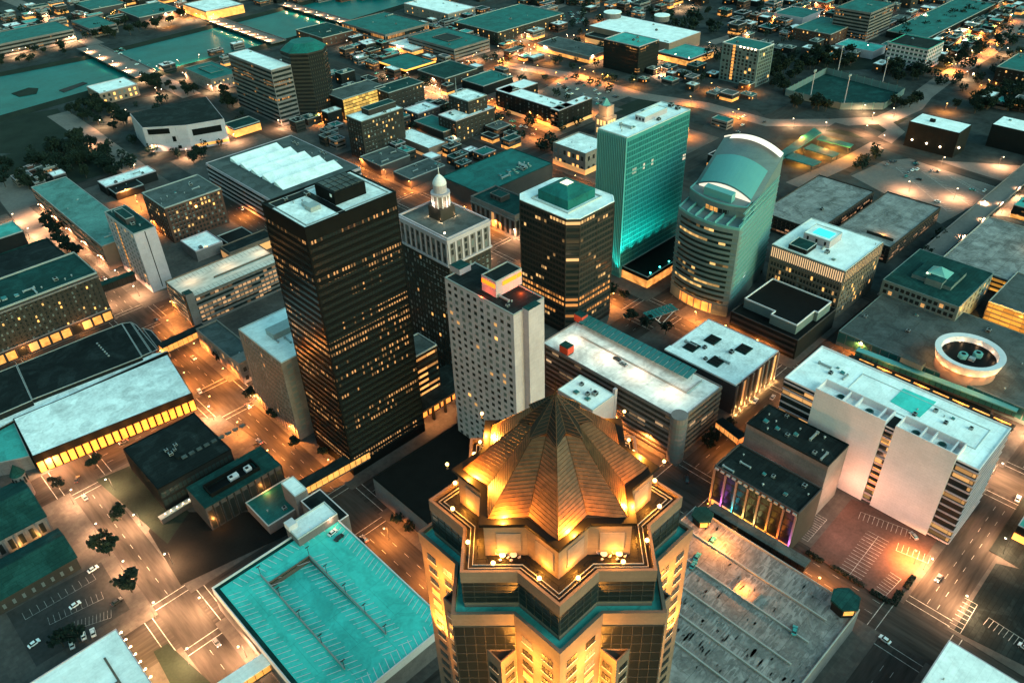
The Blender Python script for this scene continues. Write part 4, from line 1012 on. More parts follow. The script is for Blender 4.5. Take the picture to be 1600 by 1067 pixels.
# dark brick building with coloured lights
q = rect(25, (1118, 726), (1250, 804), (1281, 764), (1158, 689))
B = bld('brick_building', 'dark brick building with coloured light beams between its windows', 25, rc=q, wall='brickb', roof='roofd', rim='concd', par=1.0, t=.6, units=9)
x0, x1, y0, y1 = q; r_ = B['root']; f = B['F']['W']
cols = [(1, .35, .05), (.75, .2, 1), (.05, .75, .9), (.9, .8, .25), (.9, .8, .3), (1, .45, .05), (1, .22, .03), (.55, .2, 1)]
for i in range(8):
    u = .5+(f.len-1.2)*i/7; b = MB(); f.box(b, u-.45, u+.45, .2, 23, .7); b.part('pilaster', [M['bricks']], r_)
    x, y = f.at(u, 1.5); lamp_light((x, y, 1.7), 11000, cols[i], .15, r_, 'coloured_light', 'SPOT', (PI_, 0, 0), .6, .9); lamp_light((x, y, 3.0), 130, cols[i], .15, r_, 'coloured_light')
    m_ = glow('coloured_lamp_%d' % i, cols[i], 3)
    b = MB(); b.ball((x, y, .8), .45); b.part('coloured_lamp', [m_], r_)
for i in range(7):
    for k in range(4):
        u = .5+(f.len-1.2)*(i+.5)/7; b = MB(); f.box(b, u-2.2, u+2.2, 6.2+k*4.4, 9.6+k*4.4, .06); b.box; b.part('window', [M['w_dark']], r_)
    b = MB(); u = .5+(f.len-1.2)*(i+.5)/7; f.box(b, u-2.3, u+2.3, .4, 3.6, .06); b.part('shop_window', [M['w_gold']], r_)
for k in range(14):
    b = MB(); u = f.len*(k+.5)/14; f.box(b, u-.9, u+.9, 23.2, 24.2, .75); b.part('frieze_panel', [M['rimd']], r_)
q2 = rect(33, (1160, 664), (1299, 721), (1331, 692), (1199, 633.5))
B2 = bld('brick_block', 'taller dark roofed block with long grey side wall behind the dark brick building', 33, rc=(x0+16+8, max(q2[1], x1+16), q2[2], q2[3]) if 0 else q2, wall='conc', roof='roofd', rim='roofd', par=.8, units=14)
lamp_light((q2[0]+6, q2[2]-9, 14), 1500, (1, .42, .24), .6); lamp_light((q2[1]-4, q2[2]-7, 10), 1200, (1, .42, .24), .6)
# long white hall
q = rect(47, (1225, 592), (1532, 731), (1582, 668), (1283, 540))
B = bld('white_headquarters', 'large white windowless block with ribbed ends and broad white roof at right', 47, rc=q, wall='dark', roof='roofw', rim='white', par=.8, t=.5, cat='office block',
        rib=dict(n=11, m=rb('whitehall', .42, 7.0, s=.7, pane=7, floor=4.2, cluster=.05, duty=.97, lit=(1, .5, .16)), f=.5, z0=1, top=2.4, mg=.3))
x0, x1, y0, y1 = q; r_ = B['root']
for k in 'WS':
    f = B['F'][k]
    for i in range(12):
        z = 1+(47-3.4)*i/11; b = MB(); f.box(b, 0, f.len, z-.3, z+.5, .35); b.part('louvre_blade', [M['pale']], r_)
fx = P(1275, 606.5, 50)[0]; fy1 = P(1275, 606.5, 50)[1]; fy0 = P(1500, 707, 50)[1]; s0 = P(1397, 645, 50)[1]; s1 = P(1412, 652, 50)[1]
for i, (a, c) in enumerate(((s0, fy1), (fy0, s1))):
    b = MB(); b.box(fx, x0+9, a, c, 0, 46, 0, 0); b.ring([(fx, a), (x0+9, a), (x0+9, c), (fx, c)], .5, 46, 50, 0)
    for k in (.12, .45, .62): b.box(fx+.5, x0+8.5, a+(c-a)*k-.3, a+(c-a)*k+.3, 46, 49.5, 0)
    b.part('white_wall', [M['white']], r_)
    for (u, v) in ((.3, .55), (.72, .5)):
        yy = a+(c-a)*(u if i else 1-u); b = MB(); b.cyl(fx+(x0+9-fx)*v, yy, 46, 47.4, 1.9, n=14).cyl(fx+(x0+9-fx)*v, yy, 47.4, 47.6, 1.4, n=14, mi=1); b.part('cooling_fan', [M['greenw'], M['roofdt']], r_)
b = MB(); b.box(fx+1.2, x0+8.9, s1, s0, 0, 47)
b.part('slot_wall', [M['dark']], r_); plant(r_, x0+14, x1-8, y0+10, y0+(y1-y0)*.42, 46.3, 7, .9, random.Random(21)); plant(r_, x0+14, x1-8, y0+(y1-y0)*.72, y1-6, 46.3, 5, .9, random.Random(22))
for k in range(10):
    b = MB(); b.box(fx+1.1, fx+1.2, s1+.2, s0-.2, 2+k*4.4, 5.6+k*4.4); b.part('slot_window', [M['w_gold'] if k in (1, 2, 3, 4, 5, 8) else M['w_grey']], r_)
tq = [P(*a_, 46.4) for a_ in [(1391, 627), (1437, 652), (1463, 628), (1412, 607)]]
MB().prism(tq, 46.3, 46.5).part('teal_roof_patch', [M['deck']], r_)
MB().ring([(x0+12, y0+6), (x1-7, y0+6), (x1-7, y1-25), (x0+12, y1-25)], .3, 46.25, 46.6).part('roof_seam', [M['rim']], r_)
for i in range(4): lamp_light((fx-24-6*(i % 2), fy0+8+i*20, 10), (2000, 1500, 1200, 1100)[i], (1, .50, .36), .8)
# cream building with uplit cornice, its light painted in as a glowing band
q = rect(36, (1208, 381), (1322, 425), (1376, 379.5), (1270, 338))
B = bld('cream_office', 'cream office block whose uplit cornice shows as a glowing band behind slim fins', 36, rc=q, wall='tan', roof='roofw', rim='rim', par=.5,
        win=dict(nw=22, ns=14, fl=5, w=1.2, h=2.6, lit=.03, dim=.1, blind=.05, z0=3, top=11), units=6, us=1.2,
        pent=((.38, .70, .42, .78, 5, 'pale', 'roofw'), (.05, .3, .55, .8, 3, 'dark', 'roofdt')))
x0, x1, y0, y1 = q; r_ = B['root']; cg = glow('uplit_cornice_glow', (1, .60, .30), .8, True)  # emission stands in for uplights on the cornice flutes
for k, n in (('W', 34), ('S', 22)):
    f = B['F'][k]; b = MB(); f.box(b, .6, f.len-.6, 27.6, 34.4, .05); b.part('cornice_glow_band', [cg], r_)
    for i in range(n+1):
        b = MB(); u = .3+(f.len-.6)*i/n; f.box(b, u-.28, u+.28, 26, 35.2, .55); b.part('fin', [M['cream']], r_)
zz = 40.6; b = MB(); b.box(x0+(x1-x0)*.45, x0+(x1-x0)*.62, y0+(y1-y0)*.47, y0+(y1-y0)*.70, zz, zz+.35); b.part('teal_light_well', [glow('teal_well', (.04, .8, .8), .85, True)], r_)
B = bld('square_office', 'square dark roofed office with two rows of square windows and teal hipped rooflight', 20, (1380, 437), (1500, 480), (1552, 427), (1437, 388), wall='greenw', roof='roofdt', rim='greenw', par=.4,
        win=dict(nw=13, ns=7, fl=3, w=2.3, h=2.6, lit=.04, dim=.12, blind=.02, z0=6, top=1.2))
x0, x1, y0, y1 = B['r']; r_ = B['root']; cx_, cy_ = (x0+x1)/2, (y0+y1)/2
MB().box(cx_-12, cx_+12, cy_-12, cy_+12, 19.7, 22.2, 0, 1).part('penthouse', [M['greenw'], M['roofdt']], r_)
b = MB(); w = 6.5
for i in range(4):
    a = [(cx_-w, cy_-w), (cx_+w, cy_-w), (cx_+w, cy_+w), (cx_-w, cy_+w)]; b.face([(*a[i], 22.3), (*a[(i+1) % 4], 22.3), (cx_, cy_, 27)])
b.part('hipped_rooflight', [M['greenr']], r_)
MB().box(cx_-14, cx_-7, cy_-7, cy_+3, 19.7, 24, 0, 1).part('lift_housing', [M['greenw'], M['roofdt']], r_)
for k in range(6): MB().ball((cx_-6.9, cy_-5+k*2, 23.4), .35).part('lamp', [M['lampw']], r_)
# long low building with glass front and round drum
q = rect(10, (1312, 517), None, None, (1372, 463)); x0, x1, y1 = q[0], q[1], q[3]; y0 = P(1640, 648, 10)[1]
B = bld('long_low_building', 'long low grey roofed building with teal glass front along the skywalk', 10, rc=(x0, x1+18, y0, y1), wall='greenw', roof='roofg', rim='greenw', par=.4, units=12)
r_ = B['root']; f = B['F']['W']
for i in range(22):
    b = MB(); f.box(b, f.len*(i+.05)/22, f.len*(i+.95)/22, 2.5, 9.2, .05); b.part('glass_bay', [M['glasst']], r_)
c = P(1515, 552, 20); rad = 15.5
dt = thing('round_drum', 'round stone drum with glowing rim and teal roof plant, on the long low building', 'rotunda', (*c, 0))
b = MB(); b.cyl(*c, 0, 16, rad, n=48); b.part('drum_wall', [M['bricks']], dt, True)
b = MB(); k = 48
for a0_, (ra_, rb_, za, zb_) in enumerate(((rad+.8, rad+2.2, 16, 21.5), (rad+2.2, rad-1.2, 21.5, 21.2), (rad-1.2, rad-1.6, 21.2, 18))):
    for i in range(k):
        t0, t1 = 2*math.pi*i/k, 2*math.pi*(i+1)/k
        b.face([(c[0]+ra_*math.cos(t0), c[1]+ra_*math.sin(t0), za), (c[0]+ra_*math.cos(t1), c[1]+ra_*math.sin(t1), za), (c[0]+rb_*math.cos(t1), c[1]+rb_*math.sin(t1), zb_), (c[0]+rb_*math.cos(t0), c[1]+rb_*math.sin(t0), zb_)])
b.part('glowing_rim', [M['white']], dt, True)
MB().cyl(*c, 17.9, 18.1, rad-1.4, n=40).part('drum_roof', [M['black']], dt)
for (u, v) in ((-3.4, 2.0), (3.0, -3.4)):
    b = MB(); b.cyl(c[0]+u, c[1]+v, 18.1, 20.4, 2.6, n=6).cyl(c[0]+u, c[1]+v, 20.4, 20.7, 2.2, n=16).cyl(c[0]+u, c[1]+v, 20.7, 20.8, 1.2, n=14, mi=1); b.part('cooling_fan', [M['greenr'], M['black']], dt)
MB().box(c[0]-4, c[0]-1, c[1]-4, c[1]-1, 18.1, 19.6).part('duct', [M['metal']], dt)
for i in range(14):
    a = 2*math.pi*i/14; lamp_light((c[0]+(rad+2.6)*math.cos(a), c[1]+(rad+2.6)*math.sin(a), 15.4), 300, (1, .46, .13), .2, dt, 'rim_light')
for i in range(10):
    a = 2*math.pi*i/10; lamp_light((c[0]+(rad-3)*math.cos(a), c[1]+(rad-3)*math.sin(a), 18.9), 70, (1, .62, .32), .2, dt, 'rim_light')
MB().box(c[0]-3-rad, c[0]+2-rad, c[1]+16, c[1]+28, 9.6, 13, 0, 1).part('roof_box', [M['greenw'], M['roofg']], r_)
# amber strips of the covered walk beside the white hall
t = thing('covered_walk', 'covered walk with long amber lit strips between the white block and the drum building', 'walkway', (x0-12, (y0+y1)/2, 0))
xa = x0-16
MB().box(xa, xa+6, y0+10, y1-14, 4.6, 5.2).part('roof', [M['roofd']], t)
y = y0+12; k = 0
while y < y1-22:
    for j in (0, 1): MB().box(xa+1.0+j*3, xa+1.9+j*3, y, y+8.5, 5.2, 5.45).part('light_strip', [M['w_gold']], t)
    MB().box(xa+2.6, xa+3, y-.4, y, .1, 4.6).part('post', [M['pole']], t)
    if k % 2 == 0: lamp_light((xa+3, y+4, 6.5), 500, (1, .37, .08), .4, t)
    y += 10.5; k += 1
skywalk('long teal glazed skywalk in front of the drum building', (1340, 545), (1590, 640), 8.5, 4, 'greenr', lit=False, glassm=M['glasst'], clear=4.2)
# black roofed building with stepped white inner parapet
B = bld('black_roof_block', 'dark building with black roof and white stepped parapet inside', 14, (1140, 483), (1246, 533), (1303, 485), (1213, 440), wall='dark', roof='black', rim='concd', par=.6)
x0, x1, y0, y1 = B['r']; w_, h_ = x1-x0, y1-y0; r_ = B['root']
pl = [(x0+w_*.10, y0+h_*.10), (x0+w_*.55, y0+h_*.10), (x0+w_*.55, y0+h_*.05), (x1-w_*.10, y0+h_*.05), (x1-w_*.10, y1-h_*.06), (x0+w_*.20, y1-h_*.06), (x0+w_*.20, y0+h_*.48), (x0+w_*.10, y0+h_*.48)]
MB().prism(pl, 13.3, 19.4).part('upper_wall', [M['greenw']], r_); MB().ring(inset(pl, -.05), .5, 19.4, 20.3).part('white_parapet', [M['white']], r_); MB().prism(inset(pl, .3), 19.3, 19.5).part('upper_roof', [M['black']], r_)
f = B['F']['W']
for i in range(3): b = MB(); f.box(b, 1, f.len-1, 2+i*3.8, 3.6+i*3.8, .3); b.part('level_edge', [M['concd']], r_)
# teal glass tower
tt = rb('teal_tower_s', .07, 2.0, s=.8, pane=2.2, floor=3.9, cluster=.035, duty=.9, col=(.012, .075, .078), mull=(.045, .21, .21), rough=.3, lit=(1, .75, .5), clus=1.15)
B = bld('teal_tower', 'tall teal glass tower washed with cyan light and white flat roof', 101, (935, 200), (983, 216), (1076, 170), wall='tealg', roof='roofw', rim='rim', par=.7, cat='skyscraper',
        rib=dict(n=24, m=tt, f=.74, z0=9, top=3, mg=.5, faces='S'), units=10, us=1.2, pent=((.42, .78, .35, .68, 3.2, 'pale', 'roofw'),))
x0, x1, y0, y1 = B['r']; r_ = B['root']; f = B['F']['W']
for i in range(17):
    b = MB(); u = .4+(f.len-.8)*i/16; f.box(b, u-.35, u+.35, 4, 100.2, .7); b.part('fin', [M['greenr']], r_)
for i in range(16):
    b = MB(); u = .4+(f.len-.8)*(i+.5)/16; f.box(b, u-.75, u+.75, 9, 98, .04); b.part('glass_strip', [M['glass']], r_)
f = B['F']['W']; b = MB(); f.box(b, 1, f.len*.98, 63.5, 65.6, .1); b.part('lit_strip', [tt], r_)
f = B['F']['S']
for i in range(41):
    b = MB(); u = .4+(f.len-.8)*i/40; f.box(b, u-.10, u+.10, 8, 100.2, .10); b.part('mullion', [M['tealg']], r_)
px0, px1, py0, py1 = x0-2, x1-4, y0-22, y0-.2
B = bld('podium', 'low black roofed podium with cyan lamps at the foot of the teal tower', 9, rc=(px0+4, px1, py0, py1), wall='dark', roof='black', rim='rimd', par=.5, plinth=(6, 'w_gold'))
for k in range(6):
    xx = px0+8+(px1-px0-12)*k/5; floodlamp(xx, py0+1, 9.0, 12, 'cyan floodlight on the podium roof of the teal tower', (.03, 1, .82), 'cyan floodlights of the teal tower', 'lampt', .5)
for k in range(7):
    xx = x0+1+(x1-x0-8)*k/6; lamp_light((xx, y0-9, 10), (36000, 32000, 25000, 18000, 11000, 6500, 4000)[k], (.02, 1, .80), .8, B['root'], 'cyan_floodlight', 'SPOT', (PI_-.30, 0, 0), 1.0, 1.0)
for k in range(3): lamp_light((x0-5, y0+2+k*8, 3), 8000, (.02, 1, .80), .8, B['root'], 'cyan_floodlight', 'SPOT', (0, PI_+.26, 0), .9, 1.0)
# chamfered dark tower
zh = 80; q = rect(zh, (811, 308), (900, 344), (956, 309), None); q[3] = P(811, 308, zh)[1]
x0, x1, y0, y1 = q; ch = 5.5; x0 -= 2.2; y0 -= 2.2; x1 += 3; y1 += 3
def cham(i, c=ch, e=0): return [(x0+i+c, y0+i), (x1-i-c, y0+i), (x1-i, y0+i+c), (x1-i, y1-i-c), (x1-i-c, y1-i), (x0+i+c, y1-i), (x0+i, y1-i-c), (x0+i, y0+i+c)]
t = thing('chamfered_tower', 'brown black tower with cut corners, white roof and teal pyramid cap', 'skyscraper', ((x0+x1)/2, (y0+y1)/2, 0))
MB().prism(cham(0), 0, zh-.6).part('wall', [M['dark']], t); MB().prism(cham(.3), zh-.6, zh-.35).part('roof', [M['roofw']], t); MB().ring(cham(-.03), .7, zh-.6, zh).part('parapet', [M['roofw']], t)
ht = rb('chamfer', .30, 12.0, s=.85, pane=2.4, floor=4.0, cluster=.06, duty=.7, mull=(.03, .026, .024), lit=(1, .55, .2))
ht2 = rb('chamfer_lit', .72, 13.0, s=.95, pane=2.4, floor=4.0, cluster=.06, duty=.7, mull=(.03, .026, .024), lit=(1, .38, .09))
for i in range(19):
    z = 4+i*3.95; MB().ring(cham(-.08), .1, z+.9, z+2.9).part('window_band', [ht2 if i in (2, 4, 5) else ht], t)
for i in range(20): MB().ring(cham(-.22), .3, 3.0+i*3.95, 4.5+i*3.95).part('spandrel', [M['brickb']], t)
for (u, v) in ((1, 0), (0, 1)):
    for k in (0, 5, 10):
        b = MB()
        if u: xx = x0+ch+(x1-x0-2*ch)*k/10; b.box(xx-.18, xx+.18, y0-.4, y0+.1, 1, zh-5)
        else: yy = y0+ch+(y1-y0-2*ch)*k/10; b.box(x0-.4, x0+.1, yy-.18, yy+.18, 1, zh-5)
        b.part('pier', [M['brickb']], t)
mx_, my_ = (x0+x1)/2, (y0+y1)/2; hw = (x1-x0)*.29
b = MB(); b.box(mx_-hw, mx_+hw, my_-hw, my_+hw, zh-.4, zh+5.5); b.part('penthouse', [M['rooft']], t)
b = MB(); a = [(mx_-hw, my_-hw), (mx_+hw, my_-hw), (mx_+hw, my_+hw), (mx_-hw, my_+hw)]; c4 = [(mx_+(p[0]-mx_)*.25, my_+(p[1]-my_)*.25) for p in a]
for i in range(4): b.face([(*a[i], zh+5.5), (*a[(i+1) % 4], zh+5.5), (*c4[(i+1) % 4], zh+9.5), (*c4[i], zh+9.5)])
b.part('pyramid_roof', [M['rooft']], t)
b = MB()
for i in range(4): b.face([(*c4[i], zh+9.5), (*c4[(i+1) % 4], zh+9.5), (mx_, my_, zh+11.6)])
b.part('lit_lantern', [glow('lantern_light', (1, .86, .6), 1.1)], t)
MB().ring([(mx_-hw-3, my_-hw-3), (mx_+hw+3, my_-hw-3), (mx_+hw+3, my_+hw+3), (mx_-hw-3, my_+hw+3)], .5, zh-.4, zh+.5).part('roof_rail', [M['rim']], t)
# classical tower with lit cupola
q = rect(95, (624, 334), (696, 374), (741, 353), (710, 298))
B = bld('cupola_tower', 'old terracotta office tower with lit domed cupola and pale cornice storeys', 95, rc=q, wall='brickb', roof='roofg', rim='pale', par=1.0, t=.7, cat='skyscraper',
        win=dict(nw=14, ns=9, fl=19, w=1.3, h=1.9, lit=.03, dim=.02, blind=.3, z0=4, top=18, cap=100))
x0, x1, y0, y1 = q; r_ = B['root']
for k in 'WSE':
    f = B['F'][k]
    b = MB(); f.box(b, -.5, f.len+.5, 78.2, 79.2, .9); f.box(b, -.4, f.len+.4, 91.6, 93.9, .6); f.box(b, -.7, f.len+.7, 93.9, 94.3, 1.0); b.part('cornice', [M['pale']], r_)
    b = MB(); f.box(b, .02, f.len-.02, 79.2, 91.6, .05); b.part('crown_storeys', [M['conc']], r_)
    n = 9 if k == 'W' else 6
    for i in range(n+1):
        b = MB(); u = .6+(f.len-1.2)*i/n; f.box(b, u-.55, u+.55, 79.2, 91.6, .45); b.part('pilaster', [M['pale']], r_)
    for i in range(n):
        for (za, hb) in ((80, 3), (84.3, 3), (88.4, 2.2)):
            b = MB(); u = .6+(f.len-1.2)*(i+.5)/n; f.box(b, u-.8, u+.8, za, za+hb, .1); b.part('window', [M['w_dark'] if (i*7+int(za)) % 5 else M['w_grey']], r_)
ux0, uy1 = x0+(x1-x0)*.38, y0+(y1-y0)*.62
c = P(687, 318, 108); c = ((x0+x1)/2+1, (y0+y1)/2+2)
ct = r_
b = MB(); b.box(c[0]-5, c[0]+5, c[1]-5, c[1]+5, 94, 101); b.part('cupola_base', [M['brickb']], ct)
b = MB(); b.cyl(*c, 101, 108, 4.2, n=16); b.part('cupola_drum', [M['cream']], ct)
for i in range(12):
    a = 2*math.pi*i/12; MB().cyl(c[0]+4.7*math.cos(a), c[1]+4.7*math.sin(a), 101, 107.4, .32, n=6).part('cupola_column', [M['white']], ct)
b = MB(); b.cyl(*c, 107.4, 108.6, 5.2, n=16); b.cyl(*c, 108.6, 113, 3.6, n=16); b.part('cupola_gallery', [M['pale']], ct)
b = MB()
for k in range(6):
    z0_, z1_ = 113+k*.9, 113+(k+1)*.9; b.cyl(*c, z0_, z1_, 3.7*math.cos(k/6*1.45), max(.2, 3.7*math.cos((k+1)/6*1.45)), n=16, cap=False)
b.cyl(*c, 118.4, 123, .35, .05, n=6); b.part('cupola_dome', [M['white']], ct, True)
for a in range(4):
    xx, yy = c[0]+6.8*math.cos(a*1.57+.78), c[1]+6.8*math.sin(a*1.57+.78); lamp_light((xx, yy, 95.7), 1500, (1, .62, .3), .3, ct, 'cupola_uplight')
    lamp_light((c[0]+6.2*math.cos(a*1.57), c[1]+6.2*math.sin(a*1.57), 103), 260, (1, .8, .6), .3, ct, 'cupola_uplight')
for k in ((x0+2, y0+4), (x1-2, y1-8)): MB().ball((*k, 96), .45).part('roof_lamp', [M['lampw']], r_)
MB().box(x1-9, x1-2, y1-12, y1-3, 94, 98, 0).part('penthouse', [M['conc']], r_)

# round fronted tower with the barrel roof
t = thing('round_fronted_tower', 'sea green tower with curved banded front and sloping barrel roof', 'skyscraper', (420, 237, 0))
RX0, RX1, RY0, RY1 = 388.0, 452.0, 214.0, 258.0
def arcfront(x, dx, ya, yb, n=14): return [(x-dx*(1-((2*i/n)-1)**2), ya+(yb-ya)*i/n) for i in range(n+1)]
def plan(x, dx, ya, yb, xb): return arcfront(x, dx, ya, yb)[::-1]+[(xb, ya), (xb, yb)]
rp = plan(RX0, 5, RY0, RY1, RX1-6)
rt_ = rb('round', .33, 21.0, s=.95, pane=3.0, floor=3.7, cluster=.03, duty=.96, col=(.012, .022, .022), lit=(1, .56, .18), clus=1.3)
MB().prism(rp, 0, 62).part('wall', [M['greenw']], t)
for i in range(14):
    z = 8+i*3.7; arc = arcfront(RX0-.14, 5.0, RY0+.4, RY1-.4)
    b = MB()
    for j in range(14):
        a, c = arc[j], arc[j+1]; b.face([(*a, z+1.35), (*a, z+2.95), (*c, z+2.95), (*c, z+1.35)][::-1])
    b.part('window_band', [rt_], t)
    b = MB()
    ao, ai = arcfront(RX0-.5, 5.0, RY0-.2, RY1+.2), arcfront(RX0+.8, 5.0, RY0, RY1)
    for j in range(14):
        for zz in ((z-.3), (z+.5)): pass
        p0, p1, i0, i1 = ao[j], ao[j+1], ai[j], ai[j+1]
        b.face([(*p0, z+.4), (*p1, z+.4), (*p1, z-.2), (*p0, z-.2)]); b.face([(*p0, z+.4), (*i0, z+.4), (*i1, z+.4), (*p1, z+.4)])
    b.part('spandrel', [M['greenw']], t)
for i in range(8):   # glowing lobby
    arc = arcfront(RX0-.2, 5.0, RY0+1, RY1-1, 8); a, c = Vector(arc[i]), Vector(arc[i+1]); d = (c-a)
    b = MB(); p, q_ = a+d*.08, a+d*.92; b.face([(*p, .8), (*p, 7.4), (*q_, 7.4), (*q_, .8)][::-1]); b.part('lit_lobby_glass', [ag], t)
for i in range(4):
    lamp_light((RX0-10, RY0+5+i*11, 5), 450, (1, .37, .08), .5, t)
side = rb('round_side', .16, 31.0, s=.55, pane=5.5, floor=3.6, cluster=.05, duty=.75, col=(.10, .26, .24), mull=(.13, .30, .28), lit=(.9, 1, .85))
f = Face('S', RX0+2, RX1, RY0, RY1)
for i in range(17):
    b = MB(); f.box(b, 3, f.len-3, 10+i*3.7, 11.5+i*3.7, .06); b.part('window_band', [side], t)
    b = MB(); f.box(b, 0, f.len, 12.2+i*3.7, 12.6+i*3.7, .12); b.part('spandrel', [M['greenr']], t)
# open terraces on top of the curved front
MB().ring(plan(RX0, 5.0, RY0-.05, RY1+.05, RX0+24), .5, 61.6, 63.4).part('parapet', [M['greenr']], t)
for i in range(6):
    arc = arcfront(RX0, 5.0, RY0+1, RY1-1, 6); a = arc[i]; b = MB(); b.box(a[0]+.5, RX0+13, a[1]-.2, a[1]+.2, 61.9, 64.2); b.part('terrace_wall', [M['greenr']], t)
pp = plan(RX0+14, 6, RY0+2.5, RY1-.5, RX0+30)
MB().prism(pp, 61.9, 69.5).part('set_back_storey', [M['greenw']], t); MB().ring(inset(pp, -.1), .5, 69.4, 70.4).part('parapet', [M['greenr']], t)
arc = arcfront(RX0+13.9, 6.1, RY0+4, RY1-3, 12)
for i in range(12):
    a, c = Vector(arc[i]), Vector(arc[i+1]); d = c-a; b = MB(); p, q_ = a+d*.08, a+d*.92
    b.face([(*p, 63.6), (*p, 66.4), (*q_, 66.4), (*q_, 63.6)][::-1]); b.part('window', [M['w_gold'] if i in (1, 5, 6, 7, 10) else M['w_dark']], t)
# rear shaft with the barrel roof
n = 14; xf, xb = RX0+22, RX1
def ar(i, rise): return rise*(1-((2*i/n)-1)**2)
yy = [RY0+.2+(RY1-RY0-.4)*i/n for i in range(n+1)]
def zr(x, i): s_ = (x-xf)/(xb-xf); return 69+16.5*s_+ar(i, 6.5-1.0*s_)
b = MB()
b.face([(xf, yy[0], 40), (xb, yy[0], 0), (xb, yy[0], zr(xb, 0)), (xf, yy[0], zr(xf, 0))]); b.face([(xb, yy[-1], 0), (xf, yy[-1], 40), (xf, yy[-1], zr(xf, n)), (xb, yy[-1], zr(xb, n))])
for i in range(n):
    b.face([(xb, yy[i], 0), (xb, yy[i+1], 0), (xb, yy[i+1], zr(xb, i+1)), (xb, yy[i], zr(xb, i))]); b.face([(xf, yy[i], 61), (xf, yy[i], zr(xf, i)), (xf, yy[i+1], zr(xf, i+1)), (xf, yy[i+1], 61)])
b.part('rear_shaft', [M['greenw']], t)
def band_roof(xa, xc, lift, name, m, inx=0):
    b = MB()
    lo, hi = inx, n-inx
    for i in range(lo, hi):
        b.face([(xa, yy[i], zr(xa, i)+lift), (xc, yy[i], zr(xc, i)+lift), (xc, yy[i+1], zr(xc, i+1)+lift), (xa, yy[i+1], zr(xa, i+1)+lift)])
    b.part(name, m if isinstance(m, list) else [m], t, True)
xm = xf+(xb-xf)*.58
band_roof(xf, xb, .05, 'barrel_roof', M['greenw']); band_roof(xf+.4, xm, .35, 'roof_panel', M['greenr'], 1)
lun = glow('lunette_light', (1, .80, .64), .80)
b = MB()
for i in range(1, n-1):   # glowing lunette at the front and strip along the back arch
    b.face([(xf-.12, yy[i], 69.4), (xf-.12, yy[i], zr(xf, i)-.3), (xf-.12, yy[i+1], zr(xf, i+1)-.3), (xf-.12, yy[i+1], 69.4)])
b.part('lit_lunette', [lun], t)
b = MB()
for i in range(2, n):
    b.face([(xb-.4, yy[i], zr(xb, i)+.1), (xb-.4, yy[i], zr(xb, i)+1.2), (xb-.4, yy[min(i+1, n)], zr(xb, min(i+1, n))+1.2), (xb-.4, yy[min(i+1, n)], zr(xb, min(i+1, n))+.1)])
    b.face([(xb-6, yy[i-2], zr(xb, i-2)+.3), (xb-.5, yy[i-2], zr(xb, i-2)+1.2), (xb-.5, yy[i-1], zr(xb, i-1)+1.2), (xb-6, yy[i-1], zr(xb, i-1)+.3)])
b.part('lit_arch', [lun], t)
MB().box(xf-9, xf-3, RY0+13, RY0+33, 69.3, 74.5).part('plant_enclosure', [M['greenr']], t)
# its side walls run askew to the street grid
for o in t.children_recursive:
    if o.type == 'MESH':
        for v in o.data.vertices:
            wx = v.co.x+420
            if wx > RX0: v.co.y += (wx-RX0)*.2
        o.data.update()
# street canopy with white struts before it
c0 = P(1010, 495, 8); c1 = P(1055, 480, 8)
t = thing('street_pergola', 'slatted street pergola on white slanted struts before the round tower', 'pergola', ((c0[0]+c1[0])/2, (c0[1]+c1[1])/2, 0))
d = (Vector(c1)-Vector(c0)); L = d.length; d.normalize(); nn = Vector((-d.y, d.x)); m_ = (Vector(c0)+Vector(c1))/2
for k in range(8):
    a = Vector(c0)+d*(L*k/8); b = MB(); b.prism([tuple(a-nn*4), tuple(a+d*L/8*.8-nn*4), tuple(a+d*L/8*.8+nn*4), tuple(a+nn*4)], 8.6, 8.8); b.part('roof_slat', [M['solar']], t)
b = MB()
for sd in (-1, 1): b.bar((*(Vector(c0)+nn*3.6*sd), 8.4), (*(Vector(c1)+nn*3.6*sd), 8.4), .25, 5)
b.part('beam', [M['pale']], t)
for sd in (-1, 1):
    for e in (.15, .85): MB().bar((*(Vector(c0)+d*L*(.5+.0*e)+nn*2*sd), .1), (*(Vector(c0)+d*L*e+nn*3.4*sd), 8.4), .22, 5).part('strut', [M['white']], t)
# columned hall, flat teal hall, dark infill behind the cupola tower
q = rect(19, (744, 303), (799.5, 342), (838, 318), (776, 288))
B = bld('columned_hall', 'grey stone hall with tall pilasters and dark roof between two towers', 19, rc=q, wall='conc', roof='roofdt', rim='conc', par=1.2, pent=((.35, .7, .5, .75, 4, 'concd', 'roofdt'),))
r_ = B['root']
for k, n_ in (('W', 9), ('S', 5)):
    f = B['F'][k]
    for i in range(n_):
        b = MB(); u = f.len*(i+.5)/n_; f.box(b, u-f.len/n_*.27, u+f.len/n_*.27, 1.5, 13.5, .05); b.part('tall_window', [M['w_dark'] if i != 4 else M['w_dim']], r_)
    b = MB(); f.box(b, -.2, f.len+.2, 13.9, 14.9, .8); b.part('cornice', [M['conc']], r_)
q = rect(18, (692, 277), None, (863, 255), (797, 230)); q[2] = P(863, 255, 18)[1]
B = bld('flat_teal_hall', 'broad flat teal roofed hall with grey back wall behind the columned hall', 18, rc=q, wall='concd', roof='rooft', rim='roofdt', par=.6)
rr = random.Random(3); x0, x1, y0, y1 = q; plant(B['root'], x0+(x1-x0)*.4, x1-10, y0+6, y0+(y1-y0)*.4, 17.5, 12, 1.4, rr)
def simple(label, z, pts, wall='concd', roof='roofg', rim='rimd', name='city_block', units=2, **k):
    pts = dict(zip(('L', 'N_', 'R', 'T'), pts)); return bld(name, label, z, wall=wall, roof=roof, rim=rim, units=units, **pts, **k)
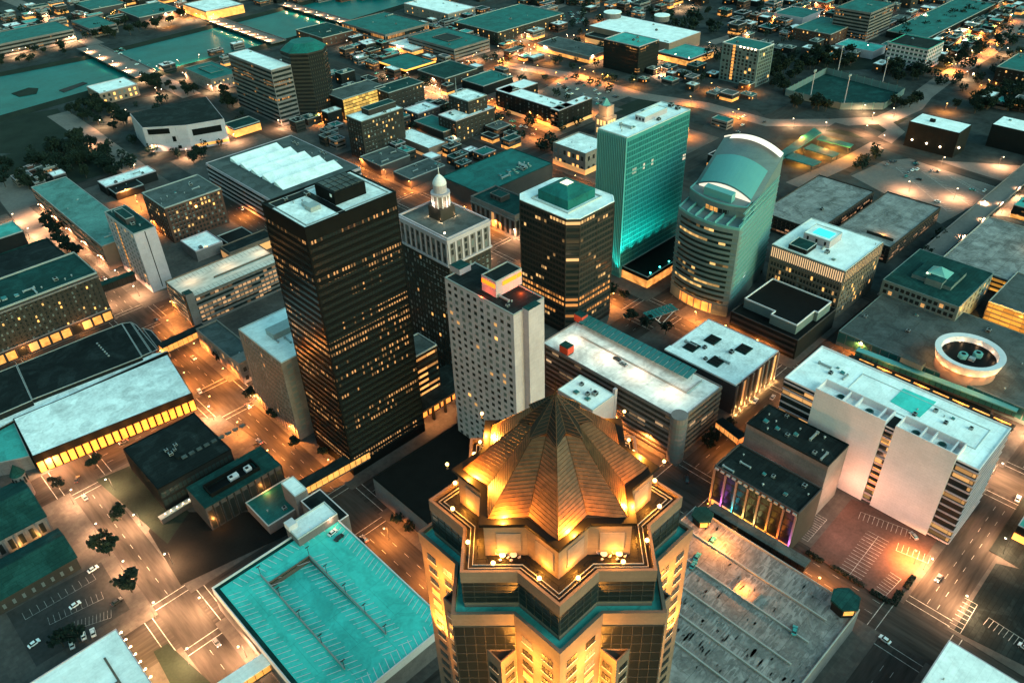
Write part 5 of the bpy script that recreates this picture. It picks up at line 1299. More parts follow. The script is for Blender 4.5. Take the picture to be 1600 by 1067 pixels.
wb = dict(nw=7, ns=9, fl=3, w=1.4, h=1.9, lit=.08, dim=.08, blind=.15, cap=60)
def W(nw, ns, fl, **k): return dict(wb, nw=nw, ns=ns, fl=fl, **k)
g1 = rb('far_warm', .5, 41., s=.7, pane=2.5, floor=3.6, duty=.7, cluster=.1); g2 = rb('far_dim', .22, 51., s=.7, pane=2.2, floor=3.6, duty=.65, cluster=.1)
g3 = rb('brick_garage', .25, 61., s=.35, pane=3.4, floor=3.2, duty=.85, cluster=.1, lit=(1, .5, .25), col=(.03, .02, .018), mull=(.16, .09, .07))
o_ = rb('orange_garage', .98, 71., s=.75, pane=6, floor=3.2, duty=.97, cluster=.1, lit=(1, .44, .06), col=(.05, .03, .02))
# left-centre
B = bld('apartment_slab', 'narrow white apartment slab with a lit stair strip down its left side', 46, (161, 331), (208, 364), (250, 352), (190, 322), wall='pale', roof='roofdt', rim='rimd', par=.6, win=dict(nw=8, ns=0, fl=12, w=2.0, h=1.8, lit=.02, dim=.04, blind=.3, z0=4), units=4, pent=((.2, .6, .35, .75, 4, 'concd', 'roofdt'),))
f = B['F']['W']; b = MB(); f.box(b, f.len*.33, f.len*.33+2.6, 5, 44, .1); b.part('stair_strip', [M['concd']], B['root'])
for k in range(13): b = MB(); f.box(b, f.len*.33+.3, f.len*.33+2.3, 6+k*2.95, 7.9+k*2.95, .2); b.part('lit_stair_window', [M['w_gold']], B['root'])
f = B['F']['S']; b = MB(); f.box(b, f.len*.48, f.len*.52, 2, 45, .05); b.part('joint_strip', [M['dark']], B['root'])
B = simple('red brick block with an orange lamp glowing on its wall beside the narrow slab', 30, [(222.5, 301), (252, 323), (349, 296), (307, 272)], 'brick', 'roofg', 'rimd', win=W(9, 15, 8, lit=.04), units=8, par=1)
x0, x1, y0, y1 = B['r']; t = floodlamp(x0+(x1-x0)*.5, y0-1.2, 22, 2600, 'single orange lamp glowing on the red brick wall', (1, .28, .03), None, 'lampo', .8)
simple('small pale roofed house in the yard before the red brick block', 9, [(282, 377), (306, 392), (347, 377), (322, 359)], 'conc', 'roofw2', 'pale', units=1)
simple('dark flat roofed shed right of the small pale roofed house', 6, [(345, 366), (352, 384), (393, 366), (380, 353)], 'dark', 'black', 'rimd', units=0)
simple('low orange lit dark roofed annex with amber eaves left of the black tower', 9, [(352, 388), (358, 398), (420, 368), (412, 352)], 'tan', 'roofd', 'tan', units=0, plinth=(6, 'w_dim'))
q = rect(20, (49, 293), None, (205, 372), (112, 272)); n_ = P(158, 384, 20)
simple('long low block with pale teal roof and dusky pink left wall', 20, [(49, 293), (158, 384), (208, 368), (112, 272)], 'bricks', 'rooftg', 'rimd', units=4, par=.5, rib=dict(n=3, m=g2, f=.4, faces='W'))
simple('white roofed low shop with dark walls behind the long pale teal block', 9, [(152, 284), (166, 292), (240, 267), (232, 257)], 'dark', 'roofw2', 'pale', units=4)
simple('dark flat roofed shop right of the white roofed low shop', 7, [(168, 293), (178, 301), (222, 290), (212, 276)], 'dark', 'roofd', 'rimd', units=2)
B = bld('terraced_office', 'low wide office with four long white ridge roofs and striped windows', 24, (337, 256), (414, 316), (566, 262), (446, 208), wall='conc', roof='roofg', rim='pale', par=.6, rib=dict(n=5, m=g2, f=.42, faces='WS', d=.05))
x0, x1, y0, y1 = B['r']
for k in range(5):
    ya = y0+(y1-y0)*(.10+.165*k); b = MB(); RW = (y1-y0)*.118; xa, xc = x0+(x1-x0)*.2, x0+(x1-x0)*.88-k*3
    b.face([(xa, ya, 23.6), (xc, ya, 23.6), (xc, ya+RW, 27.2), (xa, ya+RW, 27.2)]); b.face([(xa, ya+RW+1.5, 23.6), (xa, ya+RW, 27.2), (xc, ya+RW, 27.2), (xc, ya+RW+1.5, 23.6)], 1)
    b.face([(xa, ya, 23.6), (xa, ya+RW, 27.2), (xa, ya+RW+1.5, 23.6)]); b.face([(xc, ya, 23.6), (xc, ya+RW+1.5, 23.6), (xc, ya+RW, 27.2)]); b.part('ridge_roof', [M['roofw'], M['roofg']], B['root'])
plant(B['root'], x0+(x1-x0)*.82, x1-2, y0+4, y1-4, 23.5, 8, 1.1, random.Random(12))
for i in range(6):
    for k in 'WS': b = MB(); B['F'][k].box(b, 0, B['F'][k].len, 1+i*4.2, 2.1+i*4.2, .4); b.part('spandrel', [M['pale']], B['root'])
B = simple('dark brown tower block with white roof strip behind the striped office', 38, [(544, 181), (568, 193), (624, 166), (603, 159)], 'brickb', 'roofw2', 'rimd', win=W(5, 13, 9, lit=.03, blind=.3), units=3, par=.6, pent=((.3, .95, .3, .8, 5, 'brickb', 'roofdt'),))
# octagonal dark hotel
zt = 66; c = P(474, 75, zt)
t = thing('octagonal_tower', 'dark eight sided tower with faceted green roof by the river', 'tower', (*c, 0))
oc = [(c[0]+23*math.cos(math.pi/8+k*math.pi/4), c[1]+23*math.sin(math.pi/8+k*math.pi/4)) for k in range(8)]
MB().prism(oc, 0, zt).part('wall', [M['dark']], t); MB().ring(inset(oc, -.6), 1, zt-1, zt+.4).part('cornice', [M['brickb']], t)
oi = [(c[0]+(p[0]-c[0])*.55, c[1]+(p[1]-c[1])*.55) for p in oc]; b = MB()
for i in range(8): b.face([(*oc[i], zt+.3), (*oc[(i+1) % 8], zt+.3), (*oi[(i+1) % 8], zt+7), (*oi[i], zt+7)])
b.face([(*p, zt+7) for p in oi]); b.part('faceted_roof', [M['rooft']], t)
oct_ = rb('octagon', .13, 81., s=.9, pane=2.4, floor=3.7, duty=.5, mull=(.04, .034, .03), cluster=.2)
for i in range(16): MB().ring(inset(oc, -.12), .1, 4.6+i*3.75, 6.4+i*3.75).part('window_band', [oct_], t)
MB().ring(inset(oc, -5), 8, .1, 6).part('podium', [M['brickb']], t)
B = simple('tall pale office with lit window strips left of the eight sided tower', 56, [(360, 86), (430, 112), (445, 100), (385, 74)], 'conc', 'roofw', 'pale', rib=dict(n=12, m=g2, f=.5), par=.6, units=2)
B = simple('glass fronted amber lit building with slanted grey roof behind the eight sided tower', 22, [(528, 150), (545, 162), (588, 130), (556, 118)], 'dark', 'roofg', 'rimd', units=0, rib=dict(n=6, m=rb('amber_glass', .95, 91., s=1.0, pane=4, floor=3.5, duty=.95, lit=(1, .6, .12)), f=.8, z0=1, top=1, faces='S', mg=.3))
simple('teal roofed civic building with cream stone front near the river', 14, [(290, 107), (333, 127), (364, 112), (332, 93)], 'cream', 'rooft', 'cream', win=W(8, 6, 2, lit=.1), units=0, pent=((.3, .75, .3, .75, 1.2, 'rooft', 'rooft'),))
simple('brick museum house with white roofs and golden doorways on the river bank', 13, [(137, 137), (158, 147), (212, 130), (190, 119)], 'bricks', 'roofw', 'pale', win=W(3, 7, 2, lit=.35, w=2.4, h=3), units=2)
# angular pale museum
zq = 26; pl = [P(*q_, zq) for q_ in [(203, 176), (322, 151), (348, 186), (292, 196), (288, 182), (240, 178), (212, 192)]]
t = thing('angular_museum', 'angular pale concrete hall with sloping dark roof and black slot openings', 'museum', (*pl[0], 0))
A = sum(pl[i][0]*pl[(i+1) % 7][1]-pl[(i+1) % 7][0]*pl[i][1] for i in range(7)); pl = pl if A > 0 else pl[::-1]
hull = [P(*q_, zq) for q_ in [(203, 176), (322, 151), (348, 186), (215, 200)]]
q = rect(24, (203, 178), (222, 196), (348, 186), (322, 151))
MB().prism([P(203, 178, 24), P(222, 200, 24), P(290, 196, 24), P(350, 186, 24), P(322, 151, 24)][::1], 0, 24).part('wall', [M['pale']], t)
MB().prism(inset([P(203, 178, 24), P(222, 200, 24), P(290, 196, 24), P(350, 186, 24), P(322, 151, 24)], .6), 24, 24.3, zt=None).part('roof', [M['roofd']], t)
pa, pb = Vector(P(290, 196, 24)), Vector(P(350, 186, 24)); d = pb-pa; n_ = Vector((d.y, -d.x)).normalized(); n_ = n_ if n_.y < 0 else -n_
for (u0, u1, z0, z1, m_) in ((.12, .88, 13, 19, 'black'), (.1, 1.0, 2, 4.5, 'w_gold')):
    a, c_ = pa+d*u0, pa+d*u1; b = MB(); b.prism([tuple(a-n_*.1), tuple(c_-n_*.1), tuple(c_+n_*.25), tuple(a+n_*.25)], z0, z1); b.part('slot_opening', [M[m_]], t)
pa, pb = Vector(P(222, 200, 24)), Vector(P(290, 196, 24)); d = pb-pa; n_ = Vector((d.y, -d.x)).normalized(); n_ = n_ if n_.y < 0 else -n_
for (u0, u1, z0, z1) in ((.1, .6, 17, 22), (.62, .70, 9, 14), (.7, .78, 2, 5)):
    a, c_ = pa+d*u0, pa+d*u1; b = MB(); b.prism([tuple(a-n_*.1), tuple(c_-n_*.1), tuple(c_+n_*.25), tuple(a+n_*.25)], z0, z1); b.part('slot_opening', [M['black']], t)
simple('low block with a bright amber window front right of the angular museum', 9, [(352, 192), (362, 203), (402, 190), (392, 180)], 'dark', 'roofdt', 'rimd', units=0, plinth=(7, 'w_gold'))
# upper middle
simple('large square far building with teal roof and tall columned front', 17, [(535, 33), (597, 56), (672, 36), (602, 20)], 'conc', 'rooft', 'conc', rib=dict(n=2, m=g1, f=.6, d=.05), units=4)
simple('low dark brick house with patched white roof near the far bridge', 12, [(472, 45), (497, 62), (545, 48), (512, 33)], 'brick', 'roofdt', 'rimd', win=W(5, 6, 2, lit=.3), units=4)
simple('small white roofed store glowing at its corner below the columned building', 7, [(610, 68), (645, 80), (668, 70), (636, 59)], 'conc', 'roofw2', 'pale', plinth=(4, 'w_gold'))
simple('grey L plan archive with teal roofs in the far middle', 15, [(646, 56), (702, 79), (764, 62), (692, 41)], 'conc', 'rooft', 'conc', rib=dict(n=3, m=g2, f=.4, d=.05), pent=((.3, .7, .35, .7, .6, 'dark', 'dark'),))
simple('long far block with snow white broken roof and amber doorways', 14, [(638, 5), (690, 22), (738, 15), (680, -8)], 'cream', 'roofw', 'pale', win=W(8, 6, 2, lit=.4), units=4)
simple('dark long block with many amber windows at the top middle of the picture', 17, [(730, 36), (770, 52), (880, 22), (800, 2)], 'brickb', 'rooft', 'rimd', win=W(8, 16, 4, lit=.28, cap=50), units=3)
B = simple('flat teal roofed diner edged with glowing orange light', 8, [(588, 96), (636, 110), (684, 94), (632, 84)], 'dark', 'rooft', 'dark', units=1)
orl = glow('orange_eaves_light', (1, .38, .06), 1.6, True)
for k in 'WS': b = MB(); B['F'][k].box(b, 0, B['F'][k].len, 6.6, 8.2, .8); b.part('glowing_eaves', [orl], B['root'])
simple('dark low workshop right of the orange edged diner', 12, [(655, 110), (698, 124), (742, 106), (700, 93)], 'brickb', 'roofdt', 'rimd', win=W(5, 5, 2), units=0)
simple('dark long teal roofed shed beyond the low workshop', 11, [(725, 124), (752, 135), (800, 120), (768, 108)], 'dark', 'rooft', 'rimd', units=1)
simple('brown brick block with flat dark roof below the bright plaza', 22, [(586, 137), (607, 146), (658, 128), (638, 119)], 'brickb', 'roofdt', 'rimd', win=W(4, 9, 4, lit=.04), units=2)
B = simple('square brick tower with antenna mast and lit stair windows', 34, [(704, 149), (735, 160), (756, 147), (727, 137)], 'brickb', 'roofw2', 'rimd', win=W(5, 5, 8, lit=.12), units=1)
x0, x1, y0, y1 = B['r']; MB().bar((x0+6, y1-5, 33), (x0+6, y1-5, 50), .5, 5, r2=.1).part('antenna_mast', [M['metal']], B['root'])
simple('pale roofed block attached in front of the antenna tower', 22, [(688, 180), (716, 191), (768, 166), (742, 157)], 'brickb', 'roofw2', 'pale', win=W(5, 9, 5, lit=.05), units=5)
simple('low white roofed block left of the antenna tower', 14, [(633, 171), (654, 178), (688, 165), (660, 158)], 'concd', 'roofw2', 'pale', win=W(4, 5, 3), units=3)
simple('dark teal roofed block between the white barrel roof and the antenna tower', 12, [(650, 188), (692, 208), (716, 196), (676, 178)], 'brickb', 'rooft', 'rimd', units=0)
simple('pale vaulted market roof with warm lit end wall', 10, [(625, 208), (664, 236), (692, 222), (645, 198)], 'bricks', 'roofw2', 'bricks', units=0, plinth=(3, 'w_dim'))
simple('dark roofed low block in front of the brown tower block', 10, [(570, 240), (582, 262), (640, 244), (612, 228)], 'concd', 'roofg', 'rimd', units=5)
simple('grey shed with cluttered roof beside the flat teal hall', 9, [(622, 268), (640, 282), (690, 258), (668, 244)], 'concd', 'roofg', 'rimd', units=6)
# apartment block with white L roof
zq = 20
for nm, pts, u in (('white roofed apartment wing facing the flat teal hall', [(776, 140), (873, 173), (892, 165), (800, 132)], 8), ('white roofed apartment end wing beside the lit car park', [(872, 173), (876, 175), (922, 152), (900, 146)], 3), ('back wing of the white roofed apartment block', [(776, 139), (790, 144), (842, 133), (822, 122)], 2)):
    simple(nm, zq, pts, 'dark', 'roofw', 'pale', units=u, win=W(14, 6, 5, lit=.05, w=1.6, h=1.8, cap=60), plinth=(3.4, 'w_dim'), par=.5)
t_ = P(947, 180, 20)
t = thing('lit_bell_tower', 'small glowing stone tower with arched belfry behind the teal tower', 'tower', (*t_, 0))
bg_ = glow('belfry_light', (1, .55, .2), 1.0, True)
MB().box(t_[0]-7, t_[0]+7, t_[1]-7, t_[1]+7, 0, 20).part('tower_base', [M['cream']], t); MB().box(t_[0]-5, t_[0]+5, t_[1]-5, t_[1]+5, 20, 30).part('belfry', [M['cream']], t)
for k in range(3):
    for z in (4, 12): MB().box(t_[0]-7.15, t_[0]-7, t_[1]-5.5+k*4, t_[1]-3+k*4, z, z+5).part('lit_opening', [bg_], t); MB().box(t_[0]-5.5+k*4, t_[0]-3+k*4, t_[1]-7.15, t_[1]-7, z, z+5).part('lit_opening', [bg_], t)
b = MB(); b.cyl(*t_, 30, 36, 5, .4, 4); b.part('tower_roof', [M['greenr']], t)
lamp_light((t_[0]-11, t_[1]-6, 24), 2200, (1, .55, .2), .4, t); lamp_light((t_[0]-3, t_[1]-11, 24), 2200, (1, .55, .2), .4, t)
simple('classical stone library with golden arched doorway left of the teal tower', 20, [(871, 220), (908, 243), (948, 226), (912, 202)], 'cream', 'roofw2', 'cream', win=W(7, 5, 2, lit=.3, w=2.6, h=4), units=3, par=1.2, plinth=(5, 'w_dim'))
c = P(893, 250, 6); lamp_light((c[0], c[1], 8), 2600, (1, .38, .09), .5)
# upper right
simple('boxy dark office with pale teal roof in front of the drum roofed hall', 32, [(945, 60), (993, 73), (1025, 66), (985, 47)], 'dark', 'rooft2', 'pale', rib=dict(n=7, m=g2, f=.5), units=3)
simple('broad white roofed hall with two round roof drums', 16, [(920, 45), (1060, 66), (1087, 50), (965, 22)], 'bricks', 'roofw', 'pale', units=3, name='arts_hall', par=.4)
for p_, r in (((957, 27), 11), ((1034, 32), 9.5)):
    c = P(*p_, 16); 
    t = thing('roof_drum', 'flat white drum standing on the broad hall roof, %s' % ('the wider one at its back edge' if r > 10 else 'the smaller one nearer the road'), 'roof drum', (*c, 15.6)); b = MB(); b.cyl(*c, 15.6, 22, r, n=28); b.part('drum_wall', [M['conc']], t); MB().cyl(*c, 22, 22.6, r+.6, n=28).part('drum_roof', [M['roofw']], t)
simple('brick front annex with golden entrance below the drum roofed hall', 9, [(1020, 78), (1072, 92), (1118, 80), (1075, 68)], 'brick', 'rooft2', 'pale', units=0, plinth=(6, 'w_gold'))
simple('brick left wing of the drum roofed hall with amber windows', 10, [(918, 52), (940, 62), (978, 50), (952, 42)], 'brick', 'roofd', 'rimd', units=0, plinth=(6, 'w_dim'))
simple('long low grey parking house with a string of amber lamps along its eaves', 9, [(838, 68), (925, 88), (946, 78), (874, 56)], 'conc', 'roofg', 'rimd', units=0, plinth=(4, 'w_gold'))
B = simple('green gridded apartment tower with a bright lit stair strip', 40, [(1130, 64), (1185, 80), (1204, 70), (1160, 56)], 'greenw', 'rooft', 'white', win=W(9, 7, 10, lit=.02, dim=.02, w=2.6, h=2.6, cap=100), par=.8, units=1)
f = B['F']['W']
for k in range(11): b = MB(); f.box(b, f.len*.3, f.len*.3+3, 3+k*3.4, 5.5+k*3.4, .2); b.part('lit_stair_window', [M['w_gold']], B['root'])
for k in range(5):
    x, y = f.at(f.len*(.5+.1*k), .3); MB().ball((x, y, 39), .7).part('roof_lamp', [M['lampw']], B['root'])
simple('tall gridded office cut by the top edge of the picture', 34, [(1318, 10), (1360, 24), (1385, 8), (1345, -8)], 'conc', 'rooft', 'conc', rib=dict(n=8, m=g2, f=.5), units=2)
simple('low teal roofed house with white gable front at the top right', 12, [(1216, 20), (1256, 30), (1276, 18), (1236, 8)], 'pale', 'rooft', 'pale', units=0)
B = simple('brown brick hotel with a row of globe lamps along its front', 14, [(1247, 42), (1298, 56), (1335, 36), (1282, 24)], 'brick', 'rooft', 'rimd', win=W(9, 7, 3, lit=.1), units=2)
simple('flat pale teal roofed store by the trees at upper right', 9, [(1308, 68), (1360, 82), (1382, 74), (1330, 58)], 'pale', 'rooft2', 'pale', units=1)
B = simple('wide office with white balcony bands and dark roof at upper right', 25, [(1388, 66), (1446, 76), (1482, 65), (1414, 54)], 'pale', 'roofd', 'rooft2', rib=dict(n=5, m=rb('balcony', .08, 95., s=.6, pane=5, floor=5, col=(.03, .05, .05), duty=.7, mull=(.5, .5, .48)), f=.5, d=.06), units=1)
simple('long teal roofed warehouse row right of the balcony office', 8, [(1388, 46), (1440, 60), (1560, 8), (1500, -4)], 'dark', 'rooft', 'rimd', units=3)
simple('dark teal roofed block at the right edge above the ball field road', 20, [(1560, 96), (1590, 118), (1640, 100), (1610, 78)], 'dark', 'rooft', 'rimd', win=W(5, 5, 4), units=1)
B = simple('black walled box building with pale roof and four wall lamps', 22.5, [(1422, 190), (1499, 208), (1520, 195), (1440, 177)], 'dark', 'roofw', 'dark', units=0, par=.3, pent=((.4, .5, .6, .7, 2, 'dark', 'dark'),))
f = B['F']['W']; fS = B['F']['S']
for u in (f.len*.15, f.len*.45, f.len*.72): x, y = f.at(u, .6); floodlamp(x, y, 6, 900, 'white wall lamp on the black box building', (1, .72, .42), 'wall lamps of the black box building', 'lampw', .8)
x, y = fS.at(fS.len*.3, .6); floodlamp(x, y, 6, 900, 'white wall lamp on the black box building', (1, .72, .42), 'wall lamps of the black box building', 'lampw', .8)
simple('black walled box building with pale roof cut by the right edge', 20, [(1551, 190), (1610, 212), (1640, 200), (1575, 180)], 'dark', 'roofw', 'dark', units=2, par=.3)
# bus station canopies, lit orange
for k, pts in enumerate([[(1208, 246), (1216, 254), (1284, 208), (1272, 200)], [(1276, 218), (1328, 231), (1334, 226), (1284, 212)], [(1256, 232), (1302, 246), (1312, 240), (1268, 225)], [(1224, 246), (1270, 260), (1284, 253), (1238, 238)]]):
    pl = [P(*a_, 6) for a_ in pts]; c = (sum(a_[0] for a_ in pl)/4, sum(a_[1] for a_ in pl)/4)
    t = thing('bus_canopy', ['spine canopy of the orange lit bus station', 'farthest cross canopy of the orange lit bus station', 'middle cross canopy of the orange lit bus station', 'nearest cross canopy of the orange lit bus station'][k], 'canopy', (*c, 0), 'canopies of the bus station')
    MB().prism(pl if sum(pl[i][0]*pl[(i+1) % 4][1]-pl[(i+1) % 4][0]*pl[i][1] for i in range(4)) > 0 else pl[::-1], 5.6, 6.2).part('roof', [M['rooft']], t)
    for p_ in pl: MB().bar((p_[0]+(c[0]-p_[0])*.1, p_[1]+(c[1]-p_[1])*.1, 0), (p_[0]+(c[0]-p_[0])*.1, p_[1]+(c[1]-p_[1])*.1, 5.6), .25, 5).part('post', [M['pole']], t)
    lamp_light((c[0], c[1], 4.6), 5000, (1, .35, .045), .5, t)
for p_ in [(1300, 218), (1290, 238), (1250, 224), (1325, 245)]: c = P(*p_); lamp_light((c[0], c[1], 8), 9000, (1, .40, .06), .5)
# right garages
B = simple('brown brick parking garage with stained grey deck right of the round tower', 13, [(1206, 334), (1316, 334), (1370, 293), (1280, 273)][:1]+[None, (1370, 293), (1280, 273)], 'brickb', 'deckg', 'brickb', units=1, rib=dict(n=4, m=g3, f=.5, faces='WS')) if 0 else bld('parking_garage', 'brown brick parking garage with stained grey deck right of the round tower', 13, rc=(lambda a, b_, c: (a[0]-2, b_[0], P(1316, 334, 13)[1], b_[1]))(P(1206, 334, 13), P(1280, 273, 13), None), wall='brickb', roof='deckg', rim='brickb', units=1, rib=dict(n=4, m=g3, f=.5, faces='WS'))
B = bld('parking_garage', 'brown brick parking garage with orange ramp mouth behind the cream office', 13, rc=rect(13, (1312, 352), (1385, 392), (1467, 326), (1390, 297)), wall='brickb', roof='deckg', rim='brickb', units=1, rib=dict(n=4, m=g3, f=.5, faces='WS'))
x0, x1, y0, y1 = B['r']; lamp_light((x0+14, y0+12, 14), 900, (1, .42, .1), .4)
MB().box(x0+10, x0+11, y0+3, y0+22, 12, 14).part('ramp_wall', [M['brickb']], B['root'])
q = rect(13, (1480, 397), (1578, 446), None, (1535, 345))
B = bld('parking_garage', 'grey parking garage with striped deck and orange ramp at the right edge', 13, rc=(q[0], q[1]+10, q[2]-14, q[3]), wall='concd', roof='deckg', rim='rimd', units=0, rib=dict(n=3, m=o_, f=.55, faces='WS'))
x0, x1, y0, y1 = B['r']; lamp_light((x0+(x1-x0)*.66, y0+16, 15), 1600, (1, .42, .07), .5)
B = bld('parking_garage', 'open parking garage with glowing orange decks behind the round drum', 14, rc=(lambda a, c: (a[0], a[0]+48, c[1]-12, a[1]))(P(1545, 470, 14), P(1605, 500, 14)), wall='concd', roof='roofg', rim='rimd', units=0, rib=dict(n=4, m=o_, f=.6, faces='WS', z0=.5, top=1))
x0, x1, y0, y1 = B['r']; lamp_light((x0-8, (y0+y1)/2, 6), 5200, (1, .44, .06), .6); lamp_light((x0-8, y1-6, 9), 3800, (1, .44, .06), .6); lamp_light((x0-6, y0+2, 9), 3800, (1, .44, .06), .6)
# stall lines on the roofs of the three right hand garages
for o in [o for o in bpy.data.objects if o.name.startswith('parking_garage') and o['label'].split()[0] in ('brown', 'grey')]:
    k = [c_ for c_ in o.children if c_.name.startswith('roof')][0]; vs = [v.co+o.location for v in k.data.vertices]; zr_ = max(v.z for v in vs)+.02
    xa, xb, ya, yb = min(v.x for v in vs), max(v.x for v in vs), min(v.y for v in vs), max(v.y for v in vs); b = MB(); ORG[o] = o.location.copy()
    for fy in (.06, .36, .40, .68, .72, .96):
        x = xa+3
        while x < xb-3:
            y = ya+(yb-ya)*fy; b.face([(x-.12, y-2.4, zr_), (x+.12, y-2.4, zr_), (x+.12, y+2.4, zr_), (x-.12, y+2.4, zr_)]); x += 2.8
    b.part('stall_lines', [M['line']], o)
# elevated road
t = thing('viaduct', 'elevated road on piers running up the right side', 'viaduct', (650, 153, 0))
va, vb = P(1452, 388, 7), P(1640, 250, 7)
MB().box(va[0], 900, 144, 158, 6.2, 7).part('deck', [M['lotc']], t)
for yy_ in (144, 157.6): MB().box(va[0], 900, yy_, yy_+.4, 7, 8).part('railing_wall', [M['conc']], t)
for k in range(9): MB().box(va[0]+18+k*34, va[0]+20+k*34, 146, 156, 0, 6.2).part('pier', [M['conc']], t)
b = MB(); b.face([(va[0]-70, 144.2, .2), (va[0], 144.2, 6.99), (va[0], 157.8, 6.99), (va[0]-70, 157.8, .2)]); b.face([(va[0]-70, 144.2, .2), (va[0], 144.2, 0), (va[0], 144.2, 6.99)]); b.part('ramp', [M['lotc']], t)
# bridges
for k, (xc, w_, lb) in enumerate(((352, 28, 'nearest river bridge with low walls and dark arches'), (530, 22, 'middle river bridge with a row of bright lamps'), (645, 16, 'far river bridge with pale railings at the top'))):
    t = thing('bridge', lb, 'bridge', (xc, 1075, 0))
    MB().box(xc-w_/2, xc+w_/2, 990, 1170, 3.4, 4.4).part('deck', [M['lotc']], t)
    for sgn in (-1, 1): MB().box(xc+sgn*w_/2-.4, xc+sgn*w_/2+.4, 990, 1170, 4.4, 5.5).part('parapet', [M['conc']], t)
    for j in range(5): MB().box(xc-w_/2+.5, xc+w_/2-.5, 1012+j*30, 1016+j*30, 0, 3.4).part('pier', [M['concd']], t)
# beyond the river
B = simple('wide grey hall beyond the river with golden end pavilions', 16, [(-40, 76), (28, 72), (104, 40), (60, 22)], 'conc', 'rooft', 'conc', rib=dict(n=3, m=g2, f=.5), units=0)
B = bld('civic_hall', 'grey civic hall with glowing golden end bays beyond the river', 15, rc=(P(8, 75, 15)[0], P(95, 45, 15)[0], P(50, 62, 15)[1], P(50, 62, 15)[1]+34), wall='conc', roof='rooft', rim='conc', units=0, rib=dict(n=3, m=g2, f=.5, faces='S')) if 0 else B
for p_ in ((22, 62), (90, 45)): c = P(*p_, 8); lamp_light((c[0]-4, c[1]-8, 7), 3600, (1, .55, .15), .5)
simple('grey arcaded house with dark trees across the river', 12, [(118, 34), (140, 48), (175, 36), (150, 22)], 'conc', 'rooft', 'conc', rib=dict(n=2, m=g2, f=.5), units=0)
simple('far teal roofed depot at the top left of the picture', 10, [(190, 18), (225, 30), (275, 12), (240, 0)], 'concd', 'rooft', 'rimd', units=2)
simple('far low teal roofed house left of the golden lit hall', 9, [(120, 8), (150, 18), (190, 2), (160, -8)], 'concd', 'rooft', 'rimd', units=1)
B = simple('glowing golden hall at the top edge left of the middle bridge', 13, [(300, 10), (330, 22), (365, 4), (335, -10)], 'cream', 'roofw2', 'cream', units=0, plinth=(11, 'w_gold'))
c = P(330, 26, 4); lamp_light((c[0]-8, c[1]-14, 8), 5000, (1, .55, .15), .6)
# church, lower left
def gable(label, z, pix, rise, wall='concd', roof='roofdt', name='church'):
    x0, x1, y0, y1 = rect(z, *pix); t = thing(name, label, 'church', ((x0+x1)/2, (y0+y1)/2, 0)); ym = (y0+y1)/2
    MB().box(x0, x1, y0, y1, 0, z).part('wall', [M[wall]], t); b = MB()
    b.face([(x0-.6, y0-.8, z-.1), (x1+.6, y0-.8, z-.1), (x1+.6, ym, z+rise), (x0-.6, ym, z+rise)]); b.face([(x1+.6, y1+.8, z-.1), (x0-.6, y1+.8, z-.1), (x0-.6, ym, z+rise), (x1+.6, ym, z+rise)]); b.part('gable_roof', [M[roof]], t)
    b = MB(); b.face([(x1, y0, z), (x1, y1, z), (x1, ym, z+rise-.2)]); b.face([(x0, y1, z), (x0, y0, z), (x0, ym, z+rise-.2)]); b.part('gable_wall', [M[wall]], t)
    return dict(root=t, F={k: Face(k, x0, x1, y0, y1) for k in 'WSEB'}, r=(x0, x1, y0, y1), z=z)
G1 = gable('stone church nave with dark teal gable roof and arched windows at left edge', 11, [(-80, 800), (-40, 870), (62, 805), (40, 748)], 6, 'conc')
f = G1['F']['S']
for i in range(8):
    u = f.len-4.5*(i+.7); b = MB(); f.box(b, u-1, u+1, 2.5, 8.5, .1); b.part('arched_window', [M['w_dark']], G1['root'])
    b = MB(); f.box(b, u+1.9, u+2.5, .2, 10, .9); b.part('buttress', [M['conc']], G1['root'])
for u in (6, 14): x, y = f.at(f.len-u, 2.2); lamp_light((x, y, 3.5), 420, (1, .5, .1), .3, G1['root'])
x0, x1, y0, y1 = G1['r']
t = thing('church_turret', 'small stone turret with cone roof at the corner of the church', 'turret', (*P(28, 742, 14), 0)); c = P(28, 742, 14)
MB().cyl(*c, 0, 15, 3.2, n=10).part('turret_wall', [M['conc']], t); MB().cyl(*c, 15, 21, 3.6, .1, n=10).part('cone_roof', [M['roofdt']], t)
for k in range(5): a = 2*math.pi*k/10+3.4; MB().box(c[0]+3.2*math.cos(a)-.4, c[0]+3.2*math.cos(a)+.4, c[1]+3.2*math.sin(a)-.4, c[1]+3.2*math.sin(a)+.4, 10, 13.6).part('turret_window', [M['w_dark']], t)
G2 = gable('parish hall with long dark teal gable roof below the stone church', 8, [(-60, 900), (0, 958), (108, 856), (93, 831)], 5, 'brickb', 'roofdt', 'parish_hall')
for i in range(9):
    f = G2['F']['S']; b = MB(); f.box(b, f.len-3-4*i-1.2, f.len-3-4*i, 2, 4.6, .1); b.part('window', [M['w_grey']], G2['root'])
